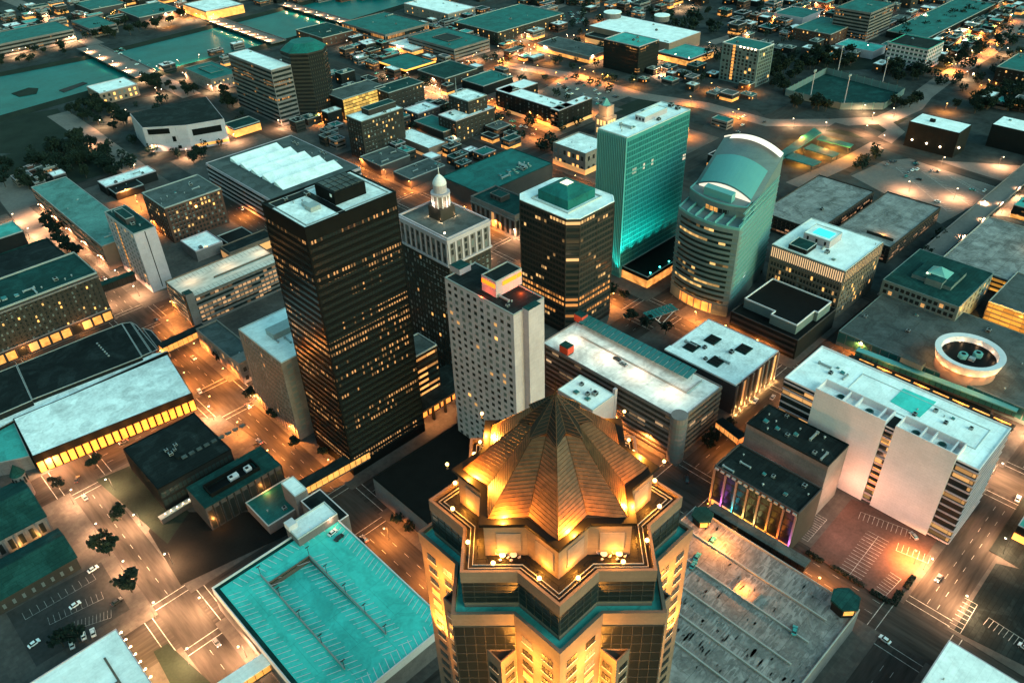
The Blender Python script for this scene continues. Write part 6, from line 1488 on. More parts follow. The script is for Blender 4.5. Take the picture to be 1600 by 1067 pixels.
# white roof with bright wall lamps, bottom left
q = rect(12, None, None, (236, 1062), (180, 982)); y0 = -0
B = bld('lamp_lit_building', 'white roofed building with bright lamps strung along its street wall, bottom left', 12, rc=(P(60, 1060, 12)[0]-46, q[1], 150, q[3]), wall='cream', roof='roofw', rim='pale', par=.4, units=5)
x0, x1, y0, y1 = B['r']; r_ = B['root']
for k in range(9):
    y = y1-2-k*4.6; MB().ball((x1+.9, y, 10.6), .38).bar((x1, y, 10.4), (x1+.9, y, 10.5), .1, 4).part('wall_lamp', [M['lampw']], r_); lamp_light((x1+1.9, y, 10.9), 2200, (1, .55, .2), .3, r_)
MB().box(x1-9, x1-8.2, y0, y1-10, 11.6, 12.2).box(x1-9, x1-20, y1-24, y1-23.4, 11.6, 12.1).part('roof_seam', [M['tan']], r_)
# white roof bottom right
q = rect(15, None, None, (1596, 1062), (1483, 999))
B = bld('white_roof_block', 'plain pale roofed block cut by the bottom right corner', 15, rc=(q[0]-60 if q[0] else 0, P(1483, 999, 15)[0], -70, P(1483, 999, 15)[1]), wall='dark', roof='roofw', rim='pale', par=.15, units=1) if 0 else bld('white_roof_block', 'plain pale roofed block cut by the bottom right corner', 15, rc=(P(1437, 1067, 15)[0]-50, P(1483, 999, 15)[0], P(1596, 1062, 15)[1]-50, P(1483, 999, 15)[1]), wall='dark', roof='roofw', rim='pale', par=.15, units=2)
bld('corner_shop', 'small lit corner shop at the right edge beyond the avenue', 9, rc=(lambda c: (c[0]-4, c[0]+40, c[1]-40, c[1]))(P(1596, 812, 9)), wall='dark', roof='rooft2', rim='pale', par=.4, plinth=(4, 'w_gold'))
# ball field
t = thing('ball_field', 'sports field boxed by a tall net fence among trees', 'sports field', (*P(1318, 150), 0))
fp = [P(*a_) for a_ in [(1226, 150), (1290, 116), (1412, 148), (1380, 172), (1312, 172)]]
MB().prism(fp if sum(fp[i][0]*fp[(i+1) % 5][1]-fp[(i+1) % 5][0]*fp[i][1] for i in range(5)) > 0 else fp[::-1], .04, .3).part('turf', [M['roofdt']], t)
for i in range(5):
    a, c_ = Vector(fp[i]), Vector(fp[(i+1) % 5]); n_ = max(2, int((c_-a).length/9))
    b = MB(); b.face([(*a, .3), (*c_, .3), (*c_, 7), (*a, 7)]); b.part('net_panel', [M['greenw']], t)
    b = MB()
    for k in range(n_+1): p_ = a+(c_-a)*k/n_; b.bar((*p_, 0), (*p_, 8), .18, 4)
    b.part('fence_posts', [M['greenr']], t)
for k, p_ in enumerate([(1308, 118), (1377, 137), (1265, 158), (1318, 166)]):
    c = P(*p_); q_ = thing('floodlight_mast', 'tall pale floodlight mast at the edge of the ball field', 'light mast', (*c, 0), 'floodlight masts of the ball field')
    MB().bar((*c, 0), (*c, 30), .5, 6, r2=.3).part('mast', [M['pale']], q_); MB().box(c[0]-2.5, c[0]+2.5, c[1]-.4, c[1]+.4, 29.5, 31.5).part('lamp_rack', [M['metal']], q_)

def hedge(label, pix, h=1.1):
    pl = [P(*a_, .2) for a_ in pix]; A = sum(pl[i][0]*pl[(i+1) % 4][1]-pl[(i+1) % 4][0]*pl[i][1] for i in range(4)); pl = pl if A > 0 else pl[::-1]
    c = (sum(a_[0] for a_ in pl)/4, sum(a_[1] for a_ in pl)/4, .2); t = thing('hedge', label, 'hedge', c); r = random.Random(len(label)); b = MB()
    for _ in range(420):
        u, v = r.random(), r.random(); x = (pl[0][0]*(1-u)+pl[1][0]*u)*(1-v)+(pl[3][0]*(1-u)+pl[2][0]*u)*v; y = (pl[0][1]*(1-u)+pl[1][1]*u)*(1-v)+(pl[3][1]*(1-u)+pl[2][1]*u)*v; z = .2+r.random()*h
        e1 = Vector((r.gauss(0, 1), r.gauss(0, 1), r.gauss(0, .5))).normalized()*.3; e2 = Vector((r.gauss(0, 1), r.gauss(0, 1), r.gauss(0, 1))).normalized()*.3; q_ = Vector((x, y, z))
        b.face([tuple(q_-e1-e2), tuple(q_+e1-e2), tuple(q_+e1+e2), tuple(q_-e1+e2)])
    b.part('foliage', [M['leaf1']], t); MB().prism(inset(pl, .3), .2, .2+h*.6).part('stems', [M['bark']], t)
hedge('long dark hedge along the street side of the red brown lot', [(1295, 886), (1299, 882), (1353, 915), (1348, 919)])
hedge('short dark hedge at the brick building end of the red brown lot', [(1258, 865), (1262, 860), (1288, 876), (1283, 881)])
hedge('dark hedge near the corner of the red brown lot and the crossing', [(1358, 926), (1362, 921), (1392, 939), (1388, 944)])
hedge('dark hedge on the avenue corner of the red brown lot', [(1390, 942), (1402, 921), (1413, 926), (1400, 948)])
hedge('dark hedge beside the amber lit part of the red brown lot', [(1411, 916), (1424, 898), (1431, 903), (1418, 922)])

# ================================================================== trees
LEAFN = 0
def crown(seed, mi):
    r = random.Random(seed); b = MB()
    lobes = [((0, 0, -.05), .55)]+[((.55*math.cos(k*1.05+r.random()), .55*math.sin(k*1.05+r.random()), r.uniform(-.35, .45)), r.uniform(.30, .52)) for k in range(6)]
    for _ in range(120):
        (lx, ly, lz), lr = r.choice(lobes); d0 = Vector((r.gauss(0, 1), r.gauss(0, 1), r.gauss(0, .9))).normalized()*lr*(.55+.5*r.random())
        c0_ = Vector((lx, ly, lz))+d0; cr_ = r.uniform(.08, .17)
        for _ in range(15):
            d = Vector((r.gauss(0, 1), r.gauss(0, 1), r.gauss(0, 1))).normalized()*cr_*r.uniform(.4, 1)
            c = c0_+d; n_ = (d.normalized()+Vector((r.gauss(0, .6), r.gauss(0, .6), r.gauss(0, .6)))).normalized(); e1 = n_.orthogonal().normalized(); e2 = n_.cross(e1); w = r.uniform(.03, .075)
            b.face([tuple(c-e1*w-e2*w), tuple(c+e1*w-e2*w*.7), tuple(c+e1*w*.8+e2*w), tuple(c-e1*w+e2*w*.9)])
    return b.mesh('crown', [M['leaf%d' % mi]])
def trunk(seed):
    r = random.Random(seed); b = MB(); b.bar((0, 0, -1.3), (0.03, 0, -.3), .06, 6, r2=.045)
    for k in range(5):
        a = k*1.26+r.random(); b.bar((.03, 0, -.45), (.55*math.cos(a), .55*math.sin(a), .2+r.random()*.3), .03, 4, r2=.01)
    return b.mesh('trunk', [M['bark']])
TREES = []
for i in range(6):
    t = thing('broadleaf_tree', 'tree', 'tree', (0, 0, 0)); c = bpy.data.objects.new('crown', crown(100+i, i % 3)); k = bpy.data.objects.new('trunk', trunk(200+i))
    for o in (c, k): COL.objects.link(o); o.parent = t
    TREES.append((t, [c, k])); used_tree = [False]*6
tr = random.Random(77)
USED = [False]*6
MASS = []; NT = [0]
def tree(x, y, r, label, group=None, z=0, hs=1.0):
    NT[0] += 1
    if NT[0] > 292: MASS.append((x, y, r)); return
    i = tr.randrange(6); t, kids = TREES[i]
    if USED[i]: t = copytree(t, kids, (0, 0, 0))
    else: USED[i] = True
    t.location = (x, y, z+r*1.3*hs); t.scale = (r*tr.uniform(.9, 1.15), r*tr.uniform(.9, 1.15), r*hs*tr.uniform(.9, 1.15)); t.rotation_euler = (0, 0, tr.uniform(0, 6.28))
    t['label'] = label; t['category'] = 'tree'
    if group: t['group'] = group
    elif 'group' in t: del t['group']
# small far buildings that fill the quarters between the named blocks
OCC += [(352-16, 352+16, 980, 1180), (515, 545, 980, 1180), (635, 660, 980, 1180), (540, 1000, 138, 164)]
for n_, a_, c_, d_, e_ in ROADS: OCC.append((a_-1, c_+1, d_, e_))
for n_, a_, c_, d_, e_ in CROSS[2:]: OCC.append((a_, c_, d_-1, e_+1))
def blk(pix): 
    p_ = [P(*q) for q in pix]; OCC.append((min(a[0] for a in p_), max(a[0] for a in p_), min(a[1] for a in p_), max(a[1] for a in p_)))
blk([(1226, 150), (1290, 116), (1412, 148), (1312, 172)]); blk([(1208, 250), (1345, 250), (1272, 200)]); blk([(203, 200), (348, 190), (322, 151)]); blk([(430, 190), (530, 160), (474, 130)])
blk([(1392, 255), (1590, 262), (1470, 340)]); blk([(852, 138), (888, 116), (980, 150), (925, 168)]); blk([(870, 30), (898, 16), (935, 25), (905, 40)])
CURV = [(Vector(P(*q))) for q in [(1600, 30), (1540, 84), (1480, 120), (1440, 150), (1425, 168), (1380, 188), (1300, 192), (1200, 192), (1100, 165), (1000, 150), (900, 120), (780, 100)]]
def free(x0, x1, y0, y1, m=2):
    if any(x0-m < c and x1+m > a and y0-m < e and y1+m > d for a, c, d, e in OCC): return False
    for p_, q_ in zip(CURV, CURV[1:]):
        for k in range(9):
            t_ = p_+(q_-p_)*k/8
            if x0-12 < t_.x < x1+12 and y0-12 < t_.y < y1+12: return False
    return True
fr = random.Random(404); NB_ = [0]; MASSB = []
ROOFC = [('rooft', 'teal'), ('roofg', 'grey'), ('roofdt', 'dark green'), ('roofw2', 'white'), ('rooft2', 'pale teal'), ('roofd', 'black'), ('roofw', 'bright white')]
WALLC = [('concd', 'dark'), ('brickb', 'brown'), ('conc', 'grey'), ('brick', 'brick'), ('cream', 'cream'), ('dark', 'black')]
def fill(pix, n, where, gname, smax=30, h=(5, 13), lit=None):
    pts = [Vector(P(*q)) for q in pix]; xs_ = [p.x for p in pts]; ys_ = [p.y for p in pts]; k = 0
    def ins(x, y):
        s = False
        for i in range(len(pts)):
            a, c = pts[i], pts[i-1]
            if (a.y > y) != (c.y > y) and x < (c.x-a.x)*(y-a.y)/(c.y-a.y)+a.x: s = not s
        return s
    for _ in range(n*120):
        if k >= n: break
        x, y = fr.uniform(min(xs_), max(xs_)), fr.uniform(min(ys_), max(ys_)); w, d = fr.uniform(8, smax), fr.uniform(8, smax*.7)
        if not ins(x, y) or not free(x-w/2, x+w/2, y-d/2, y+d/2): continue
        (rm, rn), (wm_, wn) = fr.choice(ROOFC), fr.choice(WALLC); z = fr.uniform(*h)
        nfl = max(1, int(z/3.6)); bm = g1 if fr.random() < .4 else g2
        NB_[0] += 1
        if NB_[0] > 293: MASSB.append((x-w/2, x+w/2, y-d/2, y+d/2, z, k)); OCC.append((x-w/2, x+w/2, y-d/2, y+d/2)); k += 1; continue
        bld('small_building', '%s walled small building with %s roof %s' % (wn, rn, where), z, rc=(x-w/2, x+w/2, y-d/2, y+d/2), wall=wm_, roof=rm, rim='rimd' if fr.random() < .6 else 'pale', par=.6, units=fr.randrange(0, 4), group=gname,
            rib=dict(n=nfl, m=bm, f=.42, z0=.6, top=1.4, d=.05), plinth=(3, 'w_gold') if fr.random() < .16 else None, seed=k+1, pent=((.3, .6, .3, .6, 2.2, wm_, rm),) if fr.random() < .3 else ())
        k += 1
def far_blocks():
    fill([(1385, 40), (1440, 20), (1600, -10), (1600, 60), (1470, 105)], 60, 'in the quarter at the top right corner', 'small buildings at the top right corner', 26, (4, 9))
    fill([(1120, 20), (1220, -8), (1400, -8), (1240, 60), (1130, 50)], 44, 'at the top between park and road', 'small buildings at the top right of the middle', 28)
    fill([(760, 60), (880, -8), (1110, -8), (1010, 30), (900, 60), (830, 110)], 40, 'around the drum roofed hall', 'small buildings around the drum roofed hall', 26)
    fill([(560, 60), (760, 20), (840, 60), (780, 130), (640, 170), (530, 110)], 44, 'in the bright quarter', 'small buildings of the bright quarter', 26)
    fill([(560, 200), (700, 150), (860, 180), (800, 230), (690, 290), (600, 280)], 30, 'before the flat teal hall', 'small buildings before the flat teal hall', 24)
    fill([(0, 30), (120, -8), (300, -8), (320, 10), (140, 60), (0, 90)], 44, 'beyond the river at the top left', 'small buildings beyond the river', 28)
    fill([(360, -8), (640, -8), (560, 0), (420, 12)], 26, 'beyond the river at the top', 'small buildings beyond the far bridge', 30)
    fill([(0, 290), (60, 262), (130, 300), (110, 385), (20, 345)], 5, 'by the left edge below the wood', 'small buildings by the left edge', 22)
    fill([(1080, 190), (1200, 190), (1210, 250), (1130, 300)], 6, 'behind the round tower', 'small buildings behind the round tower', 26)
    fill([(1440, 340), (1480, 300), (1600, 300), (1600, 340), (1540, 345)], 4, 'beside the viaduct', 'small buildings beside the viaduct', 20)
    fill([(1560, 120), (1600, 115), (1600, 180), (1500, 175)], 5, 'above the black boxes', 'small buildings at the right edge', 24)
    fill([(240, 110), (290, 95), (420, 60), (430, 75), (350, 130), (260, 150)], 4, 'near the civic building', 'small buildings near the civic building', 18)
    fill([(430, 205), (560, 190), (570, 240), (480, 240)], 5, 'by the eight sided tower', 'small buildings at the foot of the eight sided tower', 20)
    fill([(860, 120), (1010, 100), (1130, 110), (1220, 150), (1100, 160), (960, 150)], 14, 'between the car park and the ball field', 'small buildings left of the ball field', 22, (4, 8))
    fill([(1130, 60), (1320, 30), (1400, 60), (1380, 110), (1250, 110), (1200, 80)], 14, 'near the park trees', 'small buildings near the park trees', 20, (4, 8))
    fill([(360, 120), (540, 95), (580, 140), (540, 230), (420, 215)], 14, 'around the eight sided tower block', 'small buildings around the pale tall office', 22)
    fill([(1000, -20), (1700, -30), (1500, 20), (1100, 10)], 60, 'along the top edge', 'small buildings along the top edge', 26)
    fill([(0, 0), (-50, -30), (900, -30), (860, 10), (400, -4), (150, 10)], 50, 'along the top left edge', 'small buildings along the top left edge', 28)
    for gp, wh, pix, n in (('trees scattered over the top right quarter', 'scattered in the top right quarter', [(1385, 40), (1600, -10), (1600, 180), (1440, 130)], 150), ('trees scattered over the upper middle', 'scattered among the upper middle blocks', [(560, 60), (900, -8), (1110, 40), (860, 230), (600, 260)], 170),
                           ('trees scattered at the top', 'scattered at the top behind the park', [(1100, 60), (1220, -8), (1400, -8), (1240, 80)], 110), ('trees scattered beyond the river', 'scattered beyond the river', [(0, 20), (300, -8), (140, 60), (0, 90)], 90), ('trees scattered on the left quarter', 'scattered between the wood and the long teal block', [(0, 260), (130, 280), (330, 240), (420, 190), (250, 150)], 50)):
        grove(pix, n, 2.5, 5.5, 'small dark tree '+wh, gp)
for (px, py, r, lb) in [(172, 868, 7.5, 'biggest round dark tree, beside the parking lot with white cars at lower left'), (207, 925, 6, 'narrow dark tree at the lot edge below the biggest tree'), (152, 732, 4.5, 'dark street tree on the corner before the white exhibition hall'), (140, 708, 0, ''), (92, 762, 3.6, 'smaller tree touching the church corner by the amber lamps'),
                        (190, 812, 5, 'dense tree at the lower corner of the museum lawn'), (100, 1010, 5, 'dark tree inside the lower left parking lot'), (125, 1004, 5, 'dark tree near white cars behind the lamp lit roof'),
                        (1108, 700, 5, 'dark tree at the corner of the pale garage with solar canopies'), (1140, 668, 3, 'small amber lit tree behind the pale garage'), (1185, 585, 3, 'tree beside the uplit columns of the square pale building'),
                        (1010, 515, 5, 'dark tree under the street pergola'), (1040, 522, 4.5, 'tree on the plaza before the glowing round lobby'), (985, 505, 5, 'tree between the pergola and the pale garage'), (950, 470, 6, 'dark tree at the foot of the teal tower podium'), (975, 470, 4, 'small tree between cyan podium and street'),
                        (395, 625, 5, 'dark street tree at the corner of the slim cream office'), (430, 655, 4, 'amber lit street tree beside the cream office'), (462, 700, 3.5, 'small tree at the foot of the cream office'), (345, 565, 4, 'street tree in front of the cream bank'), (622, 820, 3.5, 'amber lit tree beside the flat black hall'), (640, 832, 3.5, 'dark bush like tree below the amber lit tree'), (507, 715, 3.5, 'amber lit tree left of the black tower arcade'),
                        (195, 348, 0, '')]:
    if r: tree(*P(px, py), r, lb)
def grove(pix, n, r0, r1, label, group):
    pts = [Vector(P(*q)) for q in pix]
    def inside(p):
        s = False
        for i in range(len(pts)):
            a, c = pts[i], pts[i-1]
            if (a.y > p.y) != (c.y > p.y) and p.x < (c.x-a.x)*(p.y-a.y)/(c.y-a.y)+a.x: s = not s
        return s
    xs = [p.x for p in pts]; ys = [p.y for p in pts]; k = 0; tries = 0
    while k < n and tries < n*60:
        tries += 1; p = Vector((tr.uniform(min(xs), max(xs)), tr.uniform(min(ys), max(ys))))
        if inside(p): tree(p.x, p.y, tr.uniform(r0, r1), label, group); k += 1
grove([(70, 225), (130, 215), (205, 262), (190, 285), (80, 275), (60, 250)], 36, 5, 8, 'dark crown in the thick wood on the near river bank, left', 'wood on the near river bank')
grove([(0, 265), (60, 250), (110, 285), (40, 300), (0, 300)], 18, 5, 8, 'dark tree in the cluster at the left edge below the river', 'trees at the left edge below the river')
grove([(100, 160), (135, 155), (205, 195), (180, 205), (110, 185)], 24, 4.5, 7, 'dark tree around the brick museum house by the river', 'trees round the brick museum house')
grove([(215, 122), (290, 130), (310, 150), (235, 150)], 14, 4.5, 7, 'dark tree between the bridge and the angular museum', 'trees above the angular museum')
grove([(345, 145), (362, 140), (378, 165), (355, 172)], 5, 5, 8, 'tall dark tree left of the pale tall office', 'trees left of the pale tall office')
grove([(140, 52), (300, 18), (310, 26), (200, 62), (145, 62)], 24, 5, 8, 'dark tree along the far river bank', 'trees along the far river bank')
grove([(0, 88), (120, 70), (130, 80), (0, 108)], 14, 4, 6, 'dark tree on the far bank before the grey hall', 'trees before the grey hall across the river')
grove([(285, 238), (325, 235), (335, 250), (300, 262)], 6, 4, 6, 'dark tree beside the striped office', 'trees beside the striped office')
grove([(45, 330), (75, 325), (130, 390), (120, 410), (80, 370)], 8, 4, 6, 'street tree along the long block with pink wall', 'street trees along the pink walled block')
grove([(1200, 85), (1330, 85), (1370, 100), (1300, 110), (1230, 115)], 30, 5, 7.5, 'dark tree in the park behind the ball field', 'park trees behind the ball field')
grove([(1205, 110), (1260, 118), (1225, 145), (1195, 135)], 14, 5, 7.5, 'dark tree left of the ball field', 'trees left of the ball field')
grove([(1380, 105), (1430, 115), (1450, 125), (1395, 135)], 12, 5, 8, 'dark tree below the balcony office', 'trees below the balcony office')
grove([(1228, 160), (1300, 172), (1290, 182), (1240, 175)], 9, 5, 7, 'dark tree in front of the ball field net', 'trees in front of the ball field net')
grove([(1385, 172), (1432, 148), (1436, 162), (1395, 178)], 7, 4.5, 6.5, 'dark tree at the right corner of the ball field', 'trees at the right corner of the ball field')
grove([(1480, 172), (1580, 140), (1600, 160), (1600, 178), (1540, 188)], 24, 5, 8, 'dark tree behind the black box building', 'trees behind the black box building')
grove([(1500, 70), (1570, 60), (1580, 70), (1480, 112), (1460, 100)], 16, 4, 6, 'dark tree along the road at upper right', 'trees along the road at upper right')
grove([(1050, 15), (1130, 20), (1130, 60), (1060, 48), (1010, 20)], 22, 4.5, 7, 'dark tree beyond the drum roofed hall', 'trees beyond the drum roofed hall')
grove([(870, 0), (950, 0), (930, 14), (880, 10)], 10, 4.5, 6.5, 'dark tree at the top edge in the middle', 'trees at the top edge')
grove([(1095, 85), (1130, 80), (1135, 105), (1100, 100)], 7, 4.5, 6.5, 'dark tree left of the green gridded tower', 'trees left of the green gridded tower')
grove([(835, 215), (865, 212), (872, 240), (845, 240)], 6, 4, 6, 'dark tree beside the classical library', 'trees beside the classical library')
grove([(1060, 110), (1100, 112), (1108, 128), (1070, 128)], 5, 4, 6, 'dark tree on the lit lot before the green gridded tower', 'trees on the lit lot')
grove([(1360, 235), (1385, 240), (1350, 275), (1325, 268)], 8, 3.5, 5, 'dark tree on the road edge below the bus station', 'trees below the bus station')
grove([(1450, 378), (1480, 372), (1455, 405), (1430, 410)], 4, 3.5, 5, 'dark tree by the foot of the viaduct', 'trees by the foot of the viaduct')
far_blocks()
if MASSB:  # beyond three hundred small far buildings: the rest as one mass along the top edge
    b = MB(); ms = ['concd', 'brickb', 'dark', 'rooft', 'roofg', 'roofdt', 'roofw2', 'rimd', 'w_gold', 'w_dark']
    for xa, xb, ya, yb, z, k in MASSB:
        b.box(xa, xb, ya, yb, 0, z, k % 3, 3+(k*5) % 4); b.ring([(xa-.04, ya-.04), (xb+.04, ya-.04), (xb+.04, yb+.04), (xa-.04, yb+.04)], .4, z-.3, z+.5, 7)
        b.box(xa+(xb-xa)*.3, xa+(xb-xa)*.6, ya+(yb-ya)*.3, ya+(yb-ya)*.6, z+.01, z+2, 7)
        for q in range(int((xb-xa)/3)-1):
            m_ = 8 if (q*3+k) % 4 == 0 else 9; b.box(xa+1.5+q*3, xa+3+q*3, ya-.1, ya-.005, z*.35, z*.35+1.6, m_)
        for q in range(int((yb-ya)/3)-1):
            m_ = 8 if (q+k) % 4 == 0 else 9; b.box(xa-.1, xa-.005, ya+1.5+q*3, ya+3+q*3, z*.35, z*.35+1.6, m_)
    b.solo('distant_buildings', [M[k] for k in ms], 'stuff', 'dense small low buildings along the top edge of the picture', 'buildings')
if MASS:   # beyond three hundred trees: the rest of the small far ones as one mass
    b = MB(); r = random.Random(8)
    for x, y, rr in MASS:
        b.bar((x, y, 0), (x, y, rr), .25, 4)
        for _ in range(70):
            d = Vector((r.gauss(0, 1), r.gauss(0, 1), r.gauss(0, .8))).normalized()*rr*(.45+.6*r.random()); c = Vector((x, y, rr*1.25))+d; e1 = Vector((r.gauss(0, 1), r.gauss(0, 1), r.gauss(0, .6))).normalized()*rr*.16; e2 = e1.cross(Vector((r.gauss(0, 1), r.gauss(0, 1), r.gauss(0, 1)))).normalized()*rr*.16
            b.face([tuple(c-e1-e2), tuple(c+e1-e2), tuple(c+e1+e2), tuple(c-e1+e2)])
    b.solo('distant_trees', M['leaf0'], 'stuff', 'scattered small dark trees between the far blocks at the top of the picture', 'trees')
for i in range(6):
    if not USED[i]:
        for o in [TREES[i][0]]+TREES[i][1]: bpy.data.objects.remove(o)

# ================================================================== street lamps
def make_lamp(white=False):
    t = thing('street_lamp', 'lamp', 'street lamp', (0, 0, 0)); b = MB(); b.cyl(0, 0, 0, .6, .22, .16, 6); b.bar((0, 0, .5), (0, 0, 8.6), .10, 5, r2=.07); b.bar((0, 0, 8.5), (1.5, 0, 8.9), .06, 4); p = b.part('pole', [M['pole']], t)
    h = MB().box(1.1, 2.1, -.2, .2, 8.85, 9.05).part('lamp_hood', [M['metal']], t); g_ = MB().ball((1.6, 0, 8.74), .5, sz=.5).part('lamp_glass', [M['lampw' if white else 'lampo']], t, True)
    l = bpy.data.lights.new('lamp_light', 'SPOT'); l.energy = LAMPW; l.spot_size = 2.75; l.spot_blend = .45; l.color = (1, .52, .25) if white else (1, .31, .055); l.shadow_soft_size = .4
    lo = bpy.data.objects.new('lamp_light', l); COL.objects.link(lo); lo.parent = t; lo.location = (1.6, 0, 8.3)
    return t, [p, h, g_, lo]
LAMPS = [make_lamp(), make_lamp(True)]; LU = [False, False]
def slamp(x, y, rz, label, group, white=0):
    t, kids = LAMPS[white]
    if LU[white]: t = copytree(t, kids, (0, 0, 0))
    else: LU[white] = True
    t.location = (x, y, .15); t.rotation_euler = (0, 0, rz); t['label'] = label; t['group'] = group
def along(xa, ya, xb, yb, n, rz, label, group, white=0):
    for i in range(n):
        t = (i+.5)/n; slamp(xa+(xb-xa)*t, ya+(yb-ya)*t, rz, label, group, white)
PI = math.pi
along(31.5, 215, 31.5, 400, 6, 0, 'street lamp on the left kerb of the avenue by the church', 'lamps of the church avenue', 1)
along(49.5, 200, 49.5, 365, 5, PI, 'street lamp on the avenue kerb beside the museum lawn', 'lamps beside the museum lawn', 1)
along(113.5, 262, 113.5, 480, 7, 0, 'street lamp on the left kerb of the avenue below the black tower', 'lamps left of the black tower avenue')
along(134.5, 262, 134.5, 480, 6, PI, 'street lamp on the right kerb of the avenue below the black tower', 'lamps right of the black tower avenue')
along(127, 175, 127, 240, 2, PI, 'street lamp on the avenue beside the flat black hall', 'lamps beside the flat black hall')
along(60, 361.5, 330, 361.5, 8, PI/2, 'street lamp on the cross street before the exhibition hall and beyond', 'lamps of the exhibition hall street', 1)
along(130, 480, 330, 480, 7, PI/2, 'street lamp on the street behind the long cream garage', 'lamps behind the cream garage')
along(137, 504, 137, 720, 7, PI, 'street lamp along the long block with pink wall', 'lamps along the pink walled block', 1)
along(113, 504, 113, 720, 6, 0, 'street lamp facing the long block with pink wall', 'lamps facing the pink walled block', 1)
along(60, 238.5, 112, 238.5, 2, PI/2, 'street lamp on the street above the teal deck', 'lamps above the teal deck')
along(259, 165, 259, 235, 3, PI, 'street lamp on the avenue left of the pale garage', 'lamps left of the pale garage')
along(265, 134.5, 455, 134.5, 6, PI/2, 'street lamp on the street between white block and pale garage', 'lamps between white block and pale garage')
along(236, 50, 236, 130, 0 or 2, 0, 'street lamp beside the brick building with coloured lights', 'lamps by the coloured lights')
along(260, 42.5, 460, 42.5, 5, -PI/2, 'street lamp on the avenue right of the white block', 'lamps right of the white block', 1)
along(250, 21.5, 460, 21.5, 5, PI/2, 'street lamp on the far kerb of the avenue at lower right', 'lamps of the lower right avenue', 1)
along(370, 170, 370, 236, 3, PI, 'street lamp by the foot of the round tower', 'lamps by the round tower')
along(348.5, 264, 348.5, 360, 4, 0, 'street lamp on the avenue between the two dark towers', 'lamps between the dark towers')
along(370, 390, 370, 600, 6, PI, 'street lamp on the avenue behind the flat teal hall', 'lamps behind the flat teal hall')
along(240, 388, 460, 388, 6, -PI/2, 'street lamp on the street behind the cupola tower', 'lamps behind the cupola tower', 1)
along(200, 606, 600, 606, 9, PI/2, 'street lamp on the street through the middle distance', 'lamps of the middle street')
along(200, 726, 640, 726, 9, -PI/2, 'street lamp on the street before the eight sided tower', 'lamps before the eight sided tower', 1)
along(340, 960, 340, 1160, 5, 0, 'street lamp on the nearest river bridge', 'lamps of the nearest bridge', 1)
along(520, 995, 520, 1165, 8, 0, 'bright street lamp on the middle river bridge', 'lamps of the middle bridge', 1)
along(637, 995, 637, 1165, 6, 0, 'street lamp on the far river bridge', 'lamps of the far bridge', 1)
along(468, 270, 468, 480, 5, 0, 'street lamp on the avenue behind the teal tower', 'lamps behind the teal tower')
along(521, 400, 521, 720, 7, 0, 'street lamp on the avenue by the apartment wings', 'lamps by the apartment wings')
along(560, 142, 740, 142, 5, PI/2, 'street lamp beside the viaduct', 'lamps beside the viaduct', 1)
for lb, gp, wh, pts in [
    ('street lamp in the bright quarter around the orange edged diner', 'lamps round the diner', 1, [(600, 118), (640, 126), (655, 140), (680, 145), (690, 152), (705, 132), (560, 100), (580, 82), (545, 75), (620, 82), (676, 134), (664, 150)]),
    ('street lamp on the lit car park by the apartment wings', 'lamps of the apartment car park', 0, [(905, 118), (915, 122), (928, 124), (940, 128), (950, 131), (992, 138), (868, 125), (860, 100)]),
    ('street lamp around the drum roofed hall', 'lamps round the drum roofed hall', 1, [(925, 98), (950, 96), (1028, 97), (1055, 96), (1075, 103), (1035, 118), (1108, 78), (1078, 12), (1050, 10), (1060, 18), (1045, 5), (1020, 5), (1090, 8)]),
    ('street lamp around the brick hotel at upper right', 'lamps round the brick hotel', 0, [(1243, 58), (1252, 61), (1263, 64), (1272, 66), (1281, 68), (1290, 69), (1300, 65), (1310, 61), (1320, 55), (1332, 48)]),
    ('street lamp along the roads at upper right', 'lamps along the upper right roads', 0, [(1445, 26), (1580, 34), (1482, 61), (1530, 67), (1546, 86), (1555, 80), (1592, 93), (1543, 138), (1528, 146), (1458, 85), (1476, 175), (1594, 173), (1352, 83), (1375, 18)]),
    ('street lamp on the big lot beyond the round tower', 'lamps of the lot beyond the round tower', 0, [(1108, 143), (1170, 145), (1185, 125), (1150, 185), (1080, 165), (1075, 214), (1145, 190)]),
    ('street lamp on the concrete lots at right', 'lamps of the concrete lots', 1, [(1490, 312), (1420, 300), (1560, 260), (1530, 330), (1470, 260)]),
    ('street lamp on the curved road by the bus station', 'lamps of the curved road', 1, [(1362, 190), (1396, 184), (1346, 178), (1350, 210), (1381, 227), (1290, 205), (1240, 200)]),
    ('street lamp beyond the river at upper left', 'lamps beyond the river', 1, [(52, 28), (76, 31), (112, 68), (120, 66), (92, 74), (22, 90), (32, 88), (42, 86), (275, 14), (290, 18), (200, 18), (215, 24), (240, 38), (135, 33)]),
    ('street lamp around the civic building and angular museum', 'lamps round the civic building', 1, [(290, 126), (330, 145), (346, 143), (250, 115), (282, 105), (312, 97), (180, 186), (200, 184), (240, 242), (158, 202), (138, 230), (385, 163), (352, 208), (247, 149), (258, 152)]),
    ('street lamp around the red brick block', 'lamps round the red brick block', 0, [(200, 310), (215, 320), (222, 330), (385, 340), (240, 360), (330, 400)]),
    ('street lamp between the blocks of the upper middle', 'lamps of the upper middle', 0, [(763, 170), (772, 168), (707, 226), (715, 222), (720, 210), (770, 200), (826, 188), (840, 195), (858, 200), (880, 190), (905, 180), (920, 178), (500, 190), (510, 188), (522, 190), (535, 186), (610, 235), (560, 278)]),
    ]:
    for q in pts: slamp(*P(*q), tr.uniform(0, 6.28), lb, gp, wh)
slamp(*P(1428, 880), 2.5, 'street lamp glowing amber over the red brown lot', 'lamp of the red brown lot', 0)
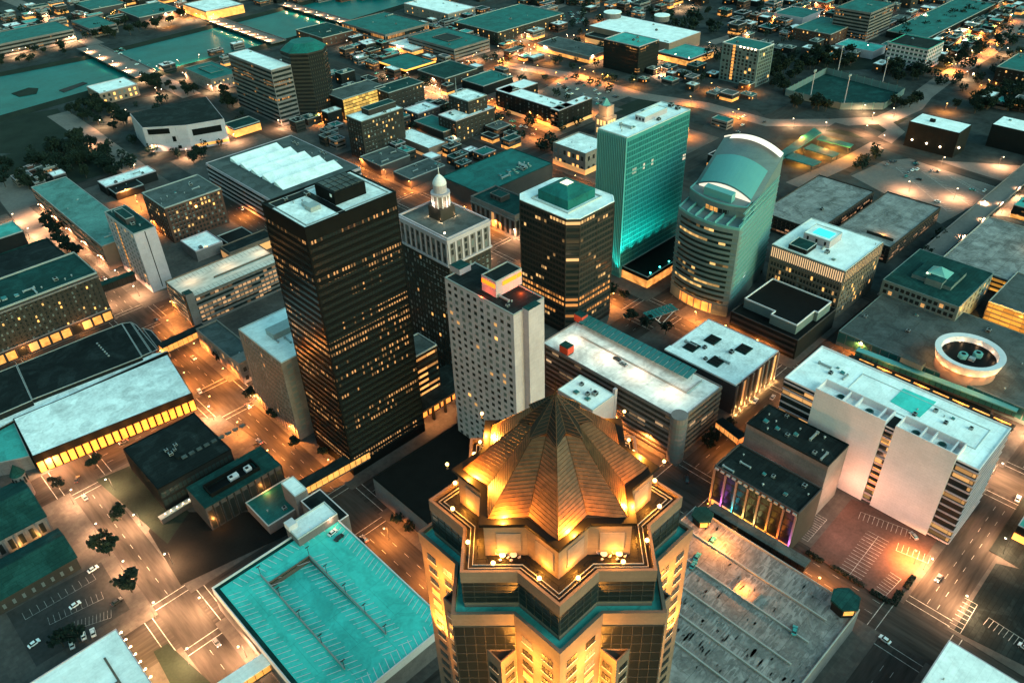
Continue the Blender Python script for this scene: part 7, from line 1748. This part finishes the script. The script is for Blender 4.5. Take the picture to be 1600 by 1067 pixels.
for gp, wh_, pix, n in (('lamps scattered in the top right quarter', 'in the top right quarter', [(1385, 30), (1600, -10), (1600, 180), (1440, 130)], 22), ('lamps scattered at the top behind the park', 'at the top behind the park', [(1100, 60), (1220, -8), (1400, -8), (1240, 80)], 22), ('lamps scattered over the upper middle', 'among the upper middle blocks', [(560, 60), (900, -8), (1110, 40), (860, 230), (600, 260)], 34), ('lamps scattered beyond the river', 'among the blocks beyond the river', [(0, 20), (640, -8), (400, 10), (140, 60), (0, 90)], 18)):
    p_ = [P(*q) for q in pix]; k = 0
    while k < n:
        u = [tr.random() for _ in p_]; sm = sum(u); x = sum(a*q[0] for a, q in zip(u, p_))/sm; y = sum(a*q[1] for a, q in zip(u, p_))/sm
        if any(a-.5 < x < c+.5 and d-.5 < y < e+.5 for a, c, d, e in OCC if c-a < 200 and e-d < 200): continue
        slamp(x, y, tr.uniform(0, 6.28), 'street lamp '+wh_, gp, k % 2); k += 1

# ================================================================== cars
HEAD = glow('headlight_glow', (1, .9, .7), 10); TAIL = glow('taillight_glow', (1, .06, .03), 5)
def make_car(mname, col, lit=False):
    m = mat(mname, col, .35, .08, .5, 3, spec=.5); t = thing('parked_car', 'car', 'car', (0, 0, 0)); kids = []
    b = MB(); pr = [(-2.2, .35), (-2.25, .75), (-1.5, .92), (1.3, .95), (2.15, .78), (2.2, .35)]
    for i in range(len(pr)):
        a, c = pr[i], pr[(i+1) % len(pr)]; b.face([(a[0], -.88, a[1]), (a[0], .88, a[1]), (c[0], .88, c[1]), (c[0], -.88, c[1])])
    b.face([(p[0], -.88, p[1]) for p in pr]); b.face([(p[0], .88, p[1]) for p in pr][::-1]); kids.append(b.part('body', [m], t))
    b = MB(); b.prism([(-1.6, -.78), (1.15, -.78), (1.15, .78), (-1.6, .78)], .93, 1.2, 0); b.v[4:8] = [(-1.15, -.66, 1.45), (.55, -.66, 1.45), (.55, .66, 1.45), (-1.15, .66, 1.45)]; kids.append(b.part('window_glass', [M['glass']], t))
    kids.append(MB().box(-1.05, .45, -.62, .62, 1.45, 1.5).part('roof', [m], t))
    for x in (-1.35, 1.35):
        for y in (-.8, .8):
            b = MB(); b.bar((x, y-.12, .33), (x, y+.12, .33), .33, 10); kids.append(b.part('wheel', [M['black']], t))
    for y in (-.6, .6):
        kids.append(MB().box(2.12, 2.22, y-.2, y+.2, .6, .75).part('headlight', [HEAD if lit else M['white']], t)); kids.append(MB().box(-2.27, -2.2, y-.2, y+.2, .65, .82).part('taillight', [TAIL if lit else M['red']], t))
    return t, kids
CARS = [make_car('white_car_paint', (.72, .72, .7)), make_car('black_car_paint', (.02, .02, .022)), make_car('grey_car_paint', (.22, .23, .24)), make_car('teal_car_paint', (.03, .22, .22)), make_car('dusk_car_paint', (.10, .10, .11), True)]; CU = [False]*5
def car(x, y, rz, k, label, group=None, z=.2, cat=None):
    t, kids = CARS[k]
    if CU[k]: t = copytree(t, kids, (0, 0, 0))
    else: CU[k] = True
    t.location = (x, y, z); t.rotation_euler = (0, 0, rz); t.scale = (1.08,)*3; t['label'] = label
    if group: t['group'] = group
    elif 'group' in t: del t['group']
def carp(px, py, deg, k, label, group=None, z=.2): car(*P(px, py, z), math.radians(deg), k, label, group, z)
carp(146, 890, 5, 0, 'white car alone in the top corner of the lower left lot'); carp(118, 946, 5, 0, 'white car in the middle of the lower left lot'); carp(54, 1006, 8, 0, 'white car at the far left side of the lower left lot')
carp(131, 994, 80, 0, 'white van like car second from the right beside the lamp lit roof'); carp(146, 989, 80, 0, 'white car nearest the avenue beside the lamp lit roof'); carp(113, 1008, 80, 0, 'white car half hidden by a dark tree at the lamp lit roof'); carp(183, 941, 8, 1, 'black car in the lower left lot near the big tree')
carp(121, 750, 60, 1, 'dark car driving on the avenue before the exhibition hall'); carp(222, 672, 5, 1, 'black car on the street in front of the glowing exhibition hall')
carp(520, 833, 8, 0, 'white car parked on the teal deck by the stair tower', z=14.13); carp(530, 841, 8, 1, 'dark car parked on the teal deck next to the white one', z=14.13)
for k, (px, py) in enumerate(((1113, 846), (1089, 871), (1083, 884))): carp(px, py, 10, 3, ['teal car on the grey deck nearest the lit hut', 'middle one of three teal cars on the stained grey deck', 'teal car on the grey deck farthest from the lit hut'][k], z=13.13)
carp(1241, 986, 20, 3, 'dark teal car alone on the lower part of the stained deck', z=13.13); carp(1382, 1000, 85, 0, 'white car waiting at the lower right crossing'); carp(1590, 780, 5, 0, 'white car driving on the avenue at the right edge'); carp(1600, 1012, 85, 0, 'white car in the dark lot at the right edge')
carp(1427, 838, 60, 2, 'grey car at the end of the red brown lot'); carp(1073, 750, 40, 1, 'black car turning at the crossing by the pale garage'); carp(1180, 627, 10, 0, 'bright white car on the street under the uplit columns'); carp(1207, 622, 10, 2, 'grey car with lit headlamps beside the white louvred end')
carp(964, 562, 90, 1, 'black car on the pale garage roof by the ramp wall', z=27.1); carp(974, 570, 90, 2, 'grey car on the pale garage roof beside the black one', z=27.1)
carp(245, 500, 90, 1, 'dark car on the amber lit avenue by the cream garage'); carp(237, 520, 90, 1, 'dark car lower on the amber lit avenue by the cream garage'); carp(312, 612, 80, 0, 'small white car by the crossing at the exhibition hall corner')
cr_ = random.Random(5)
def lotcars(pix, n, label, group, z=.2):
    pts = [P(*q) for q in pix]
    for _ in range(n):
        u, v = cr_.random(), cr_.random(); a = [pts[0][i]+(pts[1][i]-pts[0][i])*u for i in (0, 1)]; b_ = [pts[3][i]+(pts[2][i]-pts[3][i])*u for i in (0, 1)]
        car(a[0]+(b_[0]-a[0])*v, a[1]+(b_[1]-a[1])*v, cr_.choice((0, PI/2, PI)), cr_.randrange(4), label, group, z)
lotcars([(850, 138), (888, 116), (980, 150), (925, 168)], 34, 'car parked in the lit car park behind the apartment wings', 'cars behind the apartment wings')
lotcars([(870, 30), (898, 16), (935, 25), (905, 40)], 26, 'car parked in the lot left of the drum roofed hall', 'cars left of the drum roofed hall')
lotcars([(1012, 112), (1048, 102), (1082, 120), (1040, 132)], 14, 'car parked on the lot before the green gridded tower', 'cars before the green gridded tower')
lotcars([(560, 95), (600, 102), (650, 140), (610, 140)], 18, 'car in the bright quarter by the orange edged diner', 'cars by the diner')
lotcars([(180, 85), (195, 80), (235, 108), (222, 112)], 10, 'car on the nearest river bridge', 'cars on the nearest bridge', 4.4)
lotcars([(1120, 185), (1180, 178), (1215, 200), (1150, 240)], 9, 'car parked on the big lot beyond the round tower', 'cars on the lot beyond the round tower')
lotcars([(780, 195), (800, 185), (850, 215), (830, 222)], 12, 'car parked beside the flat teal hall', 'cars beside the flat teal hall')
lotcars([(1395, 40), (1600, -5), (1600, 30), (1420, 90)], 40, 'car parked among the blocks of the top right quarter', 'cars in the top right quarter')
lotcars([(1380, 255), (1430, 250), (1600, 270), (1470, 340)], 16, 'car parked on the big concrete lot at right', 'cars on the concrete lot')
lotcars([(580, 70), (780, 40), (820, 80), (640, 150)], 40, 'car in the streets of the bright quarter', 'cars in the bright quarter')
for xs_, up_ in ((37, 1), (44, -1), (119, 1), (129.5, -1), (241, 1), (253, -1), (354, 1), (364, -1), (527, 1)):
    for _ in range(3):
        y = cr_.uniform(170, 700) if xs_ > 50 else cr_.uniform(210, 500); car(xs_, y, PI/2*up_, 4, 'car with its lights on driving along an avenue', 'cars driving on the avenues', .03)
for ys_, up_ in ((28, 1), (36, -1), (141, 1), (152, -1), (247, 1), (256, -1), (370, 1), (380, -1), (486, 1), (616, -1)):
    for _ in range(2):
        car(cr_.uniform(60, 520), ys_, PI*(up_ < 0), 4, 'car with its lights on driving along a cross street', 'cars driving on the cross streets', .03)
for i in range(5):
    if not CU[i]:
        for o in [CARS[i][0]]+CARS[i][1]: bpy.data.objects.remove(o)
bpy.context.view_layer.update()

# ================================================================== the dusk air over the far blocks
hz = bpy.data.materials.new('dusk_air'); hz.use_nodes = True; nt = hz.node_tree
for n_ in list(nt.nodes):
    if n_.type != 'OUTPUT_MATERIAL': nt.nodes.remove(n_)
v = nt.nodes.new('ShaderNodeVolumePrincipled'); v.inputs['Color'].default_value = (.75, .95, .93, 1); v.inputs['Density'].default_value = HAZE; v.inputs['Anisotropy'].default_value = .2
nt.links.new(v.outputs[0], nt.nodes['Material Output'].inputs['Volume'])
if HAZE: MB().box(-6100, 9100, -6100, 9100, -1.0, 296).solo('haze', hz, 'stuff', 'thin teal dusk haze over the whole city', 'haze')
